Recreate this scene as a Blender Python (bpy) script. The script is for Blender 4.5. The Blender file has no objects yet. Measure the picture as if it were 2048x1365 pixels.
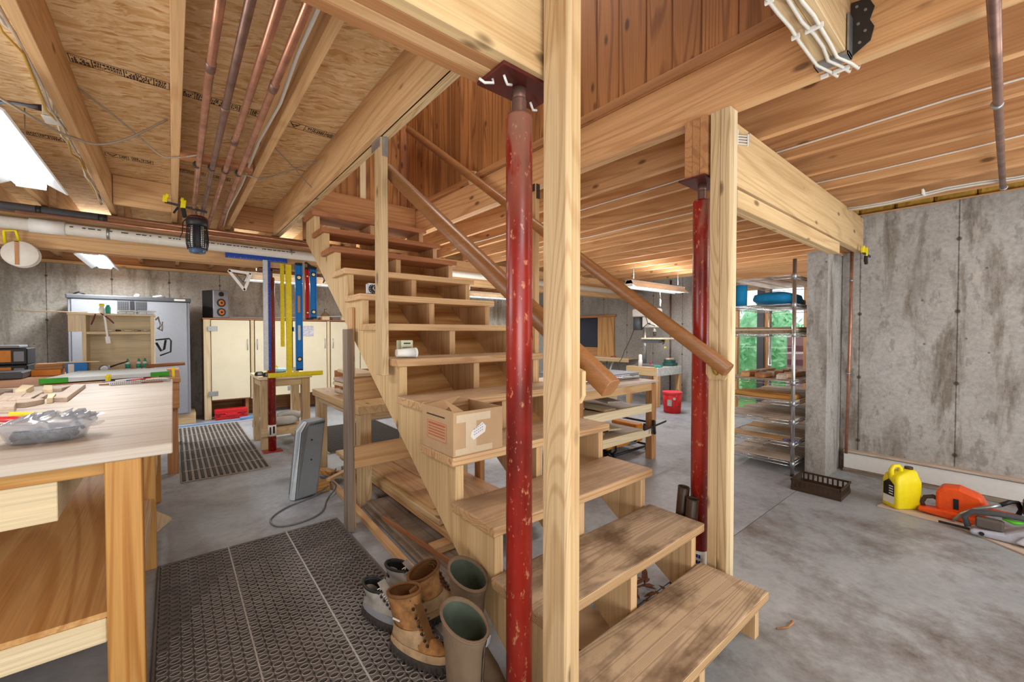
import bpy, bmesh, math, random
from mathutils import Vector, Matrix, Euler
C = bpy.context.scene.collection
SC = bpy.context.scene
R = math.radians
rnd = random.Random(7)

# ---------------------------------------------------------------- camera
cam_d = bpy.data.cameras.new('camera')
cam = bpy.data.objects.new('camera', cam_d); C.objects.link(cam)
cam_d.sensor_width = 36.0
cam_d.lens = 825.3 / 2048 * 36.0
cam_d.clip_start = 0.05
cam_d.clip_end = 200
cam.location = (0, 0, 1.2747)
cam.rotation_euler = (R(90 - 1.089), 0, -0.688)
SC.camera = cam

# ---------------------------------------------------------------- world, exposure
SC.view_settings.view_transform = 'Standard'
SC.view_settings.look = 'None'
SC.view_settings.gamma = 1
SC.view_settings.use_curve_mapping = False
SC.view_settings.exposure = -0.32
w = bpy.data.worlds.new('daylight'); SC.world = w; w.use_nodes = True
bg = w.node_tree.nodes['Background']
bg.inputs[0].default_value = (0.90, 0.95, 1.0, 1)
bg.inputs[1].default_value = 1.9

def area(name, loc, sx, sy, power, rot=(0, 0, 0), col=(1, 0.98, 0.94), spread=180):
    l = bpy.data.lights.new(name, 'AREA'); l.shape = 'RECTANGLE'; l.size = sx; l.size_y = sy
    l.energy = power; l.color = col; l.spread = R(spread)
    o = bpy.data.objects.new(name, l); C.objects.link(o); o.location = loc; o.rotation_euler = rot
    return o
WARM = (1.0, 0.975, 0.94); COOL = (0.95, 0.98, 1.0)
# each fluorescent fitting lights downward; an added upward fill brightens the joists above it
def fitting(name, x, y, z, sx, sy, p, up, col=COOL):
    area(name, (x, y, z - 0.07), sx, sy, p, col=col)
    area(name + '_upward_fill', (x, y, z + 0.08), sx, sy, up, rot=(math.pi, 0, 0), col=col)
fitting('lamp_light_bench', -0.63, 3.06, 2.17, 0.15, 1.2, 21, 1)
fitting('lamp_light_far_bench', -0.66, 6.83, 2.15, 0.15, 1.2, 60, 16)
fitting('lamp_light_cupboards', 1.42, 6.2, 2.0, 1.4, 0.15, 36, 16)
fitting('lamp_light_stairs_back', 4.75, 6.4, 2.0, 1.2, 0.15, 36, 18)
fitting('lamp_light_drill', 5.9, 3.58, 2.0, 1.5, 0.15, 40, 22)
fitting('lamp_light_window', 6.3, 7.2, 1.75, 0.9, 0.15, 16, 8)
# unseen fill lights added behind the camera, where the room is left open
area('fill_light_entry', (0.2, -1.5, 2.2), 1.2, 0.4, 26, rot=(R(40), 0, 0), col=WARM)
area('fill_light_entry_right', (3.4, -1.6, 2.2), 1.2, 0.4, 30, rot=(R(40), 0, 0), col=WARM)
area('up_fill', (-0.5, -0.9, 0.6), 1.6, 1.2, 62, rot=(R(145), 0, R(-10)), col=WARM)  # invisible upward fill, added to lift the near ceiling
area('up_fill_right', (2.9, -1.2, 0.7), 1.6, 1.2, 42, rot=(R(140), 0, R(0)), col=WARM)
area('fill_light_upstairs', (1.45, 2.2, 4.6), 0.8, 2.6, 55, col=(1, 0.95, 0.86))  # unseen fill light added to brighten the upper stairwell
area('fill_light_stair_side', (3.0, 3.4, 2.1), 1.2, 0.15, 22, col=WARM)  # added fill light, no fitting hangs here
area('fill_light_bench', (2.9, 4.2, 0.9), 1.2, 1.2, 42, rot=(math.pi, 0, 0), col=WARM)  # added upward fill without a lamp body, brightens the joists
area('fill_light_rack', (5.9, 2.3, 0.9), 1.0, 1.0, 40, rot=(math.pi, 0, 0), col=WARM)  # another invisible upward fill, added for the far right ceiling
area('fill_light_left', (-2.2, 2.6, 1.2), 1.0, 1.8, 60, rot=(0, R(-135), 0), col=WARM)  # fill light added out of view, brightens the left ceiling

# ---------------------------------------------------------------- colour helpers
def lin(c):
    return tuple((x / 255 / 12.92 if x / 255 <= 0.04045 else ((x / 255 + 0.055) / 1.055) ** 2.4) for x in c)

def newmat(name, rough=0.6, metal=0.0, spec=0.3):
    m = bpy.data.materials.new(name); m.use_nodes = True
    b = m.node_tree.nodes['Principled BSDF']
    b.inputs['Roughness'].default_value = rough; b.inputs['Metallic'].default_value = metal
    b.inputs['Specular IOR Level'].default_value = spec
    return m, m.node_tree, b

def node(nt, t, **kw):
    n = nt.nodes.new(t)
    for k, v in kw.items(): setattr(n, k, v)
    return n

def ramp(nt, fac, stops, interp='LINEAR'):
    n = node(nt, 'ShaderNodeValToRGB'); cr = n.color_ramp; cr.interpolation = interp
    while len(cr.elements) < len(stops): cr.elements.new(0.5)
    for e, (p, c) in zip(cr.elements, stops):
        e.position = p; e.color = (c, c, c, 1) if isinstance(c, (int, float)) else (*c, 1)
    nt.links.new(fac, n.inputs[0]); return n.outputs[0]

def mixc(nt, fac, a, b, mode='MIX'):
    n = node(nt, 'ShaderNodeMix', data_type='RGBA', blend_type=mode)
    for sock, val in ((n.inputs[0], fac), (n.inputs[6], a), (n.inputs[7], b)):
        if isinstance(val, (int, float)): sock.default_value = val
        elif isinstance(val, tuple): sock.default_value = (*val, 1)
        else: nt.links.new(val, sock)
    return n.outputs[2]

def noise(nt, vec, scale, detail=3, rough=0.5, dist=0.0):
    n = node(nt, 'ShaderNodeTexNoise'); n.inputs['Scale'].default_value = scale
    n.inputs['Detail'].default_value = detail; n.inputs['Roughness'].default_value = rough
    n.inputs['Distortion'].default_value = dist; nt.links.new(vec, n.inputs['Vector']); return n.outputs[0]

def vmul(nt, vec, s):
    n = node(nt, 'ShaderNodeVectorMath', operation='MULTIPLY'); n.inputs[1].default_value = s
    nt.links.new(vec, n.inputs[0]); return n.outputs[0]

def mth(nt, op, a, b=0.0):
    n = node(nt, 'ShaderNodeMath', operation=op)
    for s, v in ((n.inputs[0], a), (n.inputs[1], b)):
        if isinstance(v, (int, float)): s.default_value = v
        else: nt.links.new(v, s)
    return n.outputs[0]

def coords(nt, island=False):
    tc = node(nt, 'ShaderNodeTexCoord')
    oi = node(nt, 'ShaderNodeObjectInfo')
    rv = node(nt, 'ShaderNodeCombineXYZ')
    r1 = mth(nt, 'MULTIPLY', oi.outputs['Random'], 37.0)
    if island:
        g = node(nt, 'ShaderNodeNewGeometry')
        r1 = mth(nt, 'ADD', r1, mth(nt, 'MULTIPLY', g.outputs['Random Per Island'], 61.0))
    for k in range(3): nt.links.new(mth(nt, 'MULTIPLY', r1, (1.0, 1.7, 2.3)[k]), rv.inputs[k])
    ad = node(nt, 'ShaderNodeVectorMath', operation='ADD')
    nt.links.new(tc.outputs['Object'], ad.inputs[0]); nt.links.new(rv.outputs[0], ad.inputs[1])
    return ad.outputs[0], r1, oi

def bump(nt, b, h, strength=0.2, dist=0.01):
    n = node(nt, 'ShaderNodeBump'); n.inputs['Strength'].default_value = strength; n.inputs['Distance'].default_value = dist
    nt.links.new(h, n.inputs['Height']); nt.links.new(n.outputs[0], b.inputs['Normal'])

def wood(name, light, dark, axis, rough=0.55, rings=1.0, knots=0.5, dirt=None, island=False, spec=0.25, tone=0.25, ringscale=1.0, stretch=0.07, freq=95.0):
    """sawn timber with its grain along one local axis"""
    m, nt, b = newmat(name, rough, 0, spec)
    vec, r1, oi = coords(nt, island)
    s = [1.0, 1.0, 1.0]; s['XYZ'.index(axis)] = stretch
    v = vmul(nt, vec, tuple(s))
    n1 = noise(nt, v, 3.4 * ringscale, 2, 0.45, 0.5)
    ring = mth(nt, 'SINE', mth(nt, 'MULTIPLY', n1, freq))
    ring = ramp(nt, ring, [(0.2, 0.0), (0.97, 1.0)])
    s2 = [1.0, 1.0, 1.0]; s2['XYZ'.index(axis)] = 0.018
    fib = noise(nt, vmul(nt, vec, tuple(s2)), 150, 2, 0.6)
    broad = noise(nt, v, 2.0, 2, 0.5)
    L, D = lin(light), lin(dark)
    col = mixc(nt, mth(nt, 'MULTIPLY', ring, 0.5 * rings), L, D)
    col = mixc(nt, mth(nt, 'MULTIPLY', ramp(nt, broad, [(0.35, 0.0), (0.7, 1.0)]), 0.45), col, D)
    col = mixc(nt, 0.35, col, mixc(nt, 1.0, col, ramp(nt, fib, [(0.3, 0.55), (0.7, 1.25)]), 'MULTIPLY'))
    rn = mth(nt, 'FRACT', mth(nt, 'MULTIPLY', r1, 1.37))
    col = mixc(nt, tone, col, mixc(nt, 1.0, col, ramp(nt, rn, [(0.0, (0.72, 0.66, 0.6)), (0.5, (1.0, 0.97, 0.92)), (1.0, (1.25, 1.22, 1.18))]), 'MULTIPLY'))
    if knots > 0:
        s3 = [1.0, 1.0, 1.0]; s3['XYZ'.index(axis)] = 0.42
        vo = node(nt, 'ShaderNodeTexVoronoi'); vo.inputs['Scale'].default_value = 8.0
        nt.links.new(vmul(nt, vec, tuple(s3)), vo.inputs['Vector'])
        kd = ramp(nt, vo.outputs['Distance'], [(0.075, 1.0), (0.15, 0.0)])
        kc = ramp(nt, vo.outputs['Color'], [(1 - knots, 0.0), (1 - knots + 0.02, 1.0)])
        kd = mth(nt, 'MULTIPLY', kd, kc)
        col = mixc(nt, mth(nt, 'MULTIPLY', kd, 0.85), col, tuple(0.35 * x for x in D))
    if dirt:
        d = noise(nt, vmul(nt, vec, (2.0, 3.2, 2.6)), 1.6, 5, 0.62)
        g = node(nt, 'ShaderNodeNewGeometry'); sn = node(nt, 'ShaderNodeSeparateXYZ'); nt.links.new(g.outputs['Normal'], sn.inputs[0])
        up = ramp(nt, sn.outputs[2], [(0.5, 0.0), (0.8, 1.0)])          # boot dirt and dust lie on the upper face
        if len(dirt) > 2: col = mixc(nt, mth(nt, 'MULTIPLY', up, dirt[3]), col, lin(dirt[2]))
        col = mixc(nt, mth(nt, 'MULTIPLY', up, ramp(nt, d, [(0.44, 0.0), (0.64, dirt[1])])), col, lin(dirt[0]))
        col = mixc(nt, mth(nt, 'MULTIPLY', ring, 0.22 * rings), col, D)
    nt.links.new(col, b.inputs['Base Color'])
    bump(nt, b, fib, 0.08, 0.002)
    return m

def woods(name, *a, **k):
    return {ax: wood('%s_%s' % (name, ax.lower()), a[0], a[1], ax, **k) for ax in 'XYZ'}

def plain(name, col, rough=0.5, metal=0.0, spec=0.35, var=0.08, scale=30, bmp=0.0):
    m, nt, b = newmat(name, rough, metal, spec)
    vec, r1, oi = coords(nt)
    n = noise(nt, vec, scale, 3, 0.6)
    c = lin(col)
    cc = mixc(nt, ramp(nt, n, [(0.3, 0.0), (0.7, 1.0)]), tuple(x * (1 - var) for x in c), tuple(min(1, x * (1 + var)) for x in c))
    nt.links.new(cc, b.inputs['Base Color'])
    if bmp: bump(nt, b, n, bmp, 0.003)
    return m

def glow(name, col, strength):
    m, nt, b = newmat(name, 0.5)
    b.inputs['Base Color'].default_value = (*lin(col), 1)
    b.inputs['Emission Color'].default_value = (*lin(col), 1); b.inputs['Emission Strength'].default_value = strength
    return m

# ---------------------------------------------------------------- materials
W_JOIST = woods('wood_joist', (214, 176, 130), (182, 138, 92), knots=0.35)
W_JOISTR = woods('wood_joist_orange', (218, 172, 124), (170, 120, 76), knots=0.55)
W_BEAM = woods('wood_beam_pale', (216, 188, 142), (182, 146, 100), knots=0.8)
W_OLD = woods('wood_old_brown', (188, 138, 92), (144, 96, 60), knots=0.4)
W_POST = woods('wood_post', (214, 190, 150), (168, 132, 90), knots=0.4, rings=1.0, ringscale=1.3, freq=210)
W_STAIR = woods('wood_stair', (212, 178, 134), (178, 136, 92), knots=0.35)
W_TREAD = {ax: wood('wood_tread_%s' % ax.lower(), (210, 174, 130), (160, 118, 78), ax, knots=0.25, rings=1.0, dirt=((134, 116, 98), 0.6, (184, 166, 144), 0.5), freq=170, ringscale=1.2) for ax in 'XYZ'}
W_DIRTY = wood('wood_tread_worn', (208, 172, 126), (112, 84, 58), 'X', knots=0.3, rings=1.2, ringscale=1.5, stretch=0.03, freq=330, dirt=((92, 70, 50), 0.85, (186, 170, 150), 0.6), rough=0.7)
W_RAIL = woods('wood_rail', (150, 102, 60), (114, 72, 40), knots=0.0, rough=0.35, spec=0.5, rings=0.6)
W_BOARD = wood('wood_wall_board', (178, 124, 74), (122, 76, 42), 'Z', knots=0.9, rings=1.4, island=True, tone=0.55)
W_PLANK = woods('wood_plank', (206, 164, 116), (176, 128, 82), knots=0.35, dirt=((150, 134, 116), 0.4))
W_GREY = woods('wood_grey_plank', (160, 146, 132), (112, 96, 82), knots=0.3, dirt=((100, 84, 68), 0.7))
W_BENCH = woods('wood_bench_top', (208, 198, 186), (180, 166, 150), knots=0.05, rings=1.4)
W_GOLD = woods('wood_bench_leg', (208, 160, 92), (172, 112, 48), knots=0.05, rings=1.5)
W_PLY = woods('wood_ply', (214, 170, 112), (176, 120, 64), knots=0.0, rings=1.3, ringscale=0.6)
W_PALE = woods('wood_pale', (232, 216, 180), (212, 190, 150), knots=0.05, rings=0.8)
W_SCRAP = woods('wood_scrap', (204, 188, 172), (174, 154, 136), knots=0.0)
W_RED = woods('wood_red', (178, 122, 84), (136, 84, 54), knots=0.4)
GALV = plain('galvanised_steel', (168, 172, 174), 0.38, 0.8, var=0.15)
CHROME = plain('chrome', (205, 207, 208), 0.25, 0.9)
STEELDK = plain('dark_steel', (70, 66, 62), 0.5, 0.6)
BLACK = plain('black_plastic', (34, 33, 34), 0.45)
BLACKR = plain('black_rubber', (62, 59, 57), 0.75)
MATR = plain('mat_rubber', (104, 97, 93), 0.6, var=0.25, scale=5)
DKGREY = plain('dark_grey_plastic', (78, 80, 84), 0.5)
GREY = plain('grey_plastic', (140, 143, 150), 0.55, var=0.03)
GREYMID = plain('mid_grey_plastic', (118, 124, 128), 0.45, var=0.04)
WHITE = plain('white_paint', (226, 226, 222), 0.5, var=0.03)
WHITEPL = plain('white_plastic', (232, 232, 228), 0.4, var=0.03)
CREAM = plain('cream_board', (226, 218, 190), 0.55, var=0.03, scale=6)
PVC = plain('pvc_white', (214, 210, 200), 0.4, var=0.04)
RED = plain('red_plastic', (200, 32, 38), 0.4)
ORANGE = plain('orange_plastic', (226, 84, 28), 0.4)
AMBER = plain('amber_plastic', (222, 138, 40), 0.45)
YELLOW = plain('yellow_plastic', (232, 214, 26), 0.4, var=0.04)
YELRULE = plain('yellow_aluminium', (222, 204, 40), 0.4, 0.1)
BLUE = plain('blue_aluminium', (26, 116, 190), 0.35, 0.1)
BLUEDK = plain('dark_blue_paint', (36, 70, 160), 0.4)
BLUEBAG = plain('blue_cloth', (20, 128, 180), 0.8, bmp=0.4)
GREEN = plain('green_plastic', (64, 160, 48), 0.45)
TEAL = plain('teal_plastic', (54, 160, 140), 0.45)
CARD = plain('cardboard', (186, 154, 118), 0.85, var=0.05, scale=12)
CARDLT = plain('packing_tape', (202, 180, 148), 0.3, var=0.04)
PAPER = plain('paper', (228, 226, 220), 0.8, var=0.02)
INK = plain('ink', (60, 46, 40), 0.9)
INKRED = plain('red_ink', (190, 96, 66), 0.9)
BRASS = plain('brass', (190, 160, 70), 0.3, 0.8)
BROWNMAT = plain('brown_resin', (64, 48, 34), 0.4)
NEOP = plain('neoprene_tan', (112, 94, 74), 0.85, var=0.1, bmp=0.15)
LINER = plain('green_liner', (74, 84, 72), 0.9, var=0.25, scale=10)
LEATHER = plain('tan_leather', (152, 108, 64), 0.8, var=0.5, scale=22, bmp=0.25)
LEATHDK = plain('brown_leather', (112, 76, 42), 0.85, var=0.25, scale=16, bmp=0.25)
SHOEGREY = plain('grey_shoe_mesh', (158, 154, 148), 0.7, var=0.25, scale=20)
SOLE = plain('dark_sole', (62, 56, 52), 0.9, var=0.3, bmp=0.4)
BLUEPLY = plain('blue_film', (120, 160, 210), 0.4)
INSUL = plain('mineral_wool', (176, 140, 60), 0.95, var=0.4, scale=18, bmp=0.8)
BAGCL = plain('grey_sacks', (186, 184, 180), 0.7, var=0.08, bmp=0.3)

def m_copper(name, base, rough=0.3):
    m, nt, b = newmat(name, rough, 0.65, 0.5)
    vec, r1, oi = coords(nt)
    n = noise(nt, vec, 9, 4, 0.6)
    nt.links.new(ramp(nt, n, [(0.3, tuple(x * 0.55 for x in lin(base))), (0.65, lin(base))]), b.inputs['Base Color'])
    nt.links.new(ramp(nt, n, [(0.3, 0.5), (0.7, rough)]), b.inputs['Roughness'])
    return m
COPPER = m_copper('copper', (198, 142, 116), 0.24)
COPPERDK = m_copper('copper_dull', (148, 116, 104), 0.36)

def m_redcol():
    m, nt, b = newmat('red_primer', 0.32, 0.0, 0.55)
    vec, r1, oi = coords(nt)
    n = noise(nt, vmul(nt, vec, (1, 1, 0.35)), 5, 4, 0.6)
    base = ramp(nt, n, [(0.3, lin((98, 22, 16))), (0.5, lin((148, 33, 24))), (0.8, lin((168, 58, 44)))])
    n2 = noise(nt, vmul(nt, vec, (1, 1, 0.5)), 60, 3, 0.7)
    base = mixc(nt, ramp(nt, n2, [(0.60, 0.0), (0.68, 0.75)]), base, lin((206, 140, 104)))
    # worn grey patch near the head of the column
    tc = node(nt, 'ShaderNodeTexCoord'); sx = node(nt, 'ShaderNodeSeparateXYZ'); nt.links.new(tc.outputs['Object'], sx.inputs[0])
    hz = ramp(nt, mth(nt, 'SUBTRACT', sx.outputs[2], 1.0), [(0.55, 0.0), (0.95, 0.55)])
    n3 = noise(nt, vmul(nt, vec, (1, 1, 0.3)), 16, 3, 0.6)
    wm = mth(nt, 'MULTIPLY', hz, ramp(nt, n3, [(0.44, 0.0), (0.54, 1.0)]))
    base = mixc(nt, wm, base, lin((150, 128, 108)))
    nt.links.new(base, b.inputs['Base Color'])
    bump(nt, b, n2, 0.15, 0.002)
    return m
REDCOL = m_redcol()

def m_concrete_wall(name, c0, c1, stain, amount=0.8, seam=None, axis=1):
    m, nt, b = newmat(name, 0.9, 0, 0.15)
    tc = node(nt, 'ShaderNodeTexCoord'); vec = tc.outputs['Object']
    n1 = noise(nt, vec, 1.3, 6, 0.62)
    n2 = noise(nt, vmul(nt, vec, (1, 1, 0.22)), 4.2, 6, 0.66, 0.4)
    n3 = noise(nt, vec, 38, 4, 0.65)
    n4 = noise(nt, vmul(nt, vec, (1, 1, 0.45)), 11, 4, 0.7)
    col = ramp(nt, n1, [(0.3, lin(c0)), (0.7, lin(c1))])
    col = mixc(nt, mth(nt, 'MULTIPLY', ramp(nt, n2, [(0.50, 0.0), (0.62, 1.0)]), amount), col, lin(stain))
    col = mixc(nt, mth(nt, 'MULTIPLY', ramp(nt, n4, [(0.57, 0.0), (0.64, 1.0)]), 0.45 * amount), col, tuple(0.6 * x for x in lin(stain)))
    col = mixc(nt, 0.5, col, mixc(nt, 1.0, col, ramp(nt, n3, [(0.3, 0.62), (0.7, 1.3)]), 'MULTIPLY'))
    nw = ramp(nt, noise(nt, vmul(nt, vec, (1, 1, 0.2)), 7, 4, 0.7), [(0.63, 0.0), (0.70, 0.5)])
    col = mixc(nt, nw, col, lin((196, 190, 180)))
    vo = node(nt, 'ShaderNodeTexVoronoi'); vo.inputs['Scale'].default_value = 6.0; nt.links.new(vec, vo.inputs['Vector'])
    col = mixc(nt, ramp(nt, vo.outputs['Distance'], [(0.035, 0.75), (0.06, 0.0)]), col, lin((88, 78, 66)))
    if seam:
        sx = node(nt, 'ShaderNodeSeparateXYZ'); nt.links.new(vec, sx.inputs[0])
        f = mth(nt, 'ABSOLUTE', mth(nt, 'SUBTRACT', mth(nt, 'FRACT', mth(nt, 'ADD', mth(nt, 'DIVIDE', sx.outputs[axis], seam[0]), seam[1])), 0.5))
        f = mth(nt, 'MULTIPLY', f, seam[0])
        fn = mth(nt, 'ADD', f, mth(nt, 'MULTIPLY', n3, 0.006))
        col = mixc(nt, ramp(nt, fn, [(0.004, 0.85), (0.009, 0.0)]), col, lin((70, 62, 54)))
        fz = mth(nt, 'ABSOLUTE', mth(nt, 'SUBTRACT', mth(nt, 'FRACT', mth(nt, 'DIVIDE', sx.outputs[2], 0.58)), 0.5))
        tie = mth(nt, 'ADD', mth(nt, 'POWER', mth(nt, 'MULTIPLY', fz, 0.58), 2.0), mth(nt, 'POWER', f, 2.0))
        col = mixc(nt, ramp(nt, mth(nt, 'SQRT', tie), [(0.012, 0.8), (0.02, 0.0)]), col, lin((60, 52, 44)))
    nt.links.new(col, b.inputs['Base Color'])
    bump(nt, b, n3, 0.35, 0.006)
    return m
CONC_R = m_concrete_wall('concrete_right', (156, 152, 146), (184, 182, 178), (118, 108, 96), 0.85, (0.61, 0.066), 1)
CONC_B = m_concrete_wall('concrete_back', (166, 160, 150), (188, 182, 172), (122, 114, 100), 0.6, (0.62, 0.1), 0)
CONC_F = m_concrete_wall('concrete_far', (158, 154, 148), (176, 173, 168), (140, 134, 124), 0.4, (0.62, 0.3), 1)

def m_floor(name, c0, c1, dirt, amt):
    m, nt, b = newmat(name, 0.42, 0, 0.4)
    tc = node(nt, 'ShaderNodeTexCoord'); vec = tc.outputs['Object']
    n1 = noise(nt, vec, 0.9, 6, 0.6, 0.6)
    n2 = noise(nt, vmul(nt, vec, (0.8, 0.75, 1)), 2.0, 8, 0.72, 0.25)
    n3 = noise(nt, vec, 26, 4, 0.6)
    col = ramp(nt, n1, [(0.3, lin(c0)), (0.7, lin(c1))])
    col = mixc(nt, ramp(nt, n2, [(0.46, 0.0), (0.64, amt)]), col, lin(dirt))
    col = mixc(nt, 0.4, col, mixc(nt, 1.0, col, ramp(nt, n3, [(0.3, 0.7), (0.7, 1.25)]), 'MULTIPLY'))
    nt.links.new(col, b.inputs['Base Color'])
    nt.links.new(ramp(nt, n2, [(0.3, 0.35), (0.7, 0.62)]), b.inputs['Roughness'])
    bump(nt, b, n3, 0.06, 0.003)
    return m
FLOOR_A = m_floor('floor_concrete', (146, 152, 160), (172, 176, 182), (118, 116, 114), 0.6)
FLOOR_B = m_floor('floor_concrete_stained', (140, 144, 148), (176, 180, 184), (104, 94, 86), 0.95)

def m_osb():
    m, nt, b = newmat('osb', 0.8, 0, 0.15)
    tc = node(nt, 'ShaderNodeTexCoord')
    mp = node(nt, 'ShaderNodeMapping'); mp.inputs['Rotation'].default_value = (0, 0, 0.35)
    nt.links.new(tc.outputs['Object'], mp.inputs[0]); v0 = mp.outputs[0]
    wob = node(nt, 'ShaderNodeVectorMath', operation='ADD')
    nn = node(nt, 'ShaderNodeTexNoise'); nn.inputs['Scale'].default_value = 5.0; nt.links.new(v0, nn.inputs['Vector'])
    nt.links.new(v0, wob.inputs[0]); nt.links.new(vmul(nt, nn.outputs[1], (0.12, 0.12, 0)), wob.inputs[1])
    def flakes(sc, seed):
        vo = node(nt, 'ShaderNodeTexVoronoi'); vo.inputs['Scale'].default_value = 1.0
        a = node(nt, 'ShaderNodeVectorMath', operation='ADD'); a.inputs[1].default_value = (seed, seed, 0)
        nt.links.new(vmul(nt, wob.outputs[0], sc), a.inputs[0]); nt.links.new(a.outputs[0], vo.inputs['Vector']); return vo
    f1 = flakes((9, 42, 1), 3.1); f2 = flakes((17, 70, 1), 9.7)
    stops = [(0.0, lin((182, 132, 74))), (0.2, lin((208, 168, 116))), (0.5, lin((222, 190, 144))), (0.8, lin((234, 208, 168))), (1.0, lin((196, 148, 92)))]
    c1 = ramp(nt, f1.outputs['Color'], stops); c2 = ramp(nt, f2.outputs['Color'], stops)
    sel = ramp(nt, noise(nt, v0, 9, 3, 0.6), [(0.45, 0.0), (0.55, 1.0)])
    col = mixc(nt, sel, c1, c2)
    br = ramp(nt, noise(nt, vmul(nt, wob.outputs[0], (9, 40, 1)), 1.0, 3, 0.6), [(0.58, 0.0), (0.68, 0.75)])
    col = mixc(nt, br, col, lin((170, 114, 54)))
    ln = ramp(nt, noise(nt, vmul(nt, wob.outputs[0], (20, 150, 1)), 1.0, 3, 0.7), [(0.62, 0.0), (0.68, 0.6)])
    col = mixc(nt, ln, col, lin((120, 78, 40)))
    nt.links.new(col, b.inputs['Base Color'])
    bump(nt, b, f1.outputs['Distance'], 0.2, 0.004)
    return m
OSB = m_osb()

def m_glass(name, col=(0.95, 0.98, 1.0), rough=0.03):
    m, nt, b = newmat(name, rough)
    b.inputs['Base Color'].default_value = (*col, 1)
    b.inputs['Transmission Weight'].default_value = 1.0; b.inputs['IOR'].default_value = 1.3
    return m
GLASS = m_glass('window_glass')
PLASTCL, _nt, _b = newmat('clear_plastic', 0.1, 0, 0.8)
_b.inputs['Base Color'].default_value = (*lin((206, 212, 220)), 1); _b.inputs['Alpha'].default_value = 0.30

def m_leaf():
    m, nt, b = newmat('foliage', 0.7)
    vec, r1, oi = coords(nt)
    n = noise(nt, vec, 4.0, 6, 0.75)
    nt.links.new(ramp(nt, n, [(0.3, lin((90, 160, 100))), (0.5, lin((160, 226, 170))), (0.7, lin((222, 250, 220)))]), b.inputs['Base Color'])
    return m
LEAF = m_leaf()
TUBE = glow('lamp_tube', (246, 250, 255), 7.0)
REFL = plain('lamp_reflector', (222, 226, 230), 0.3, 0.2)

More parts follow.
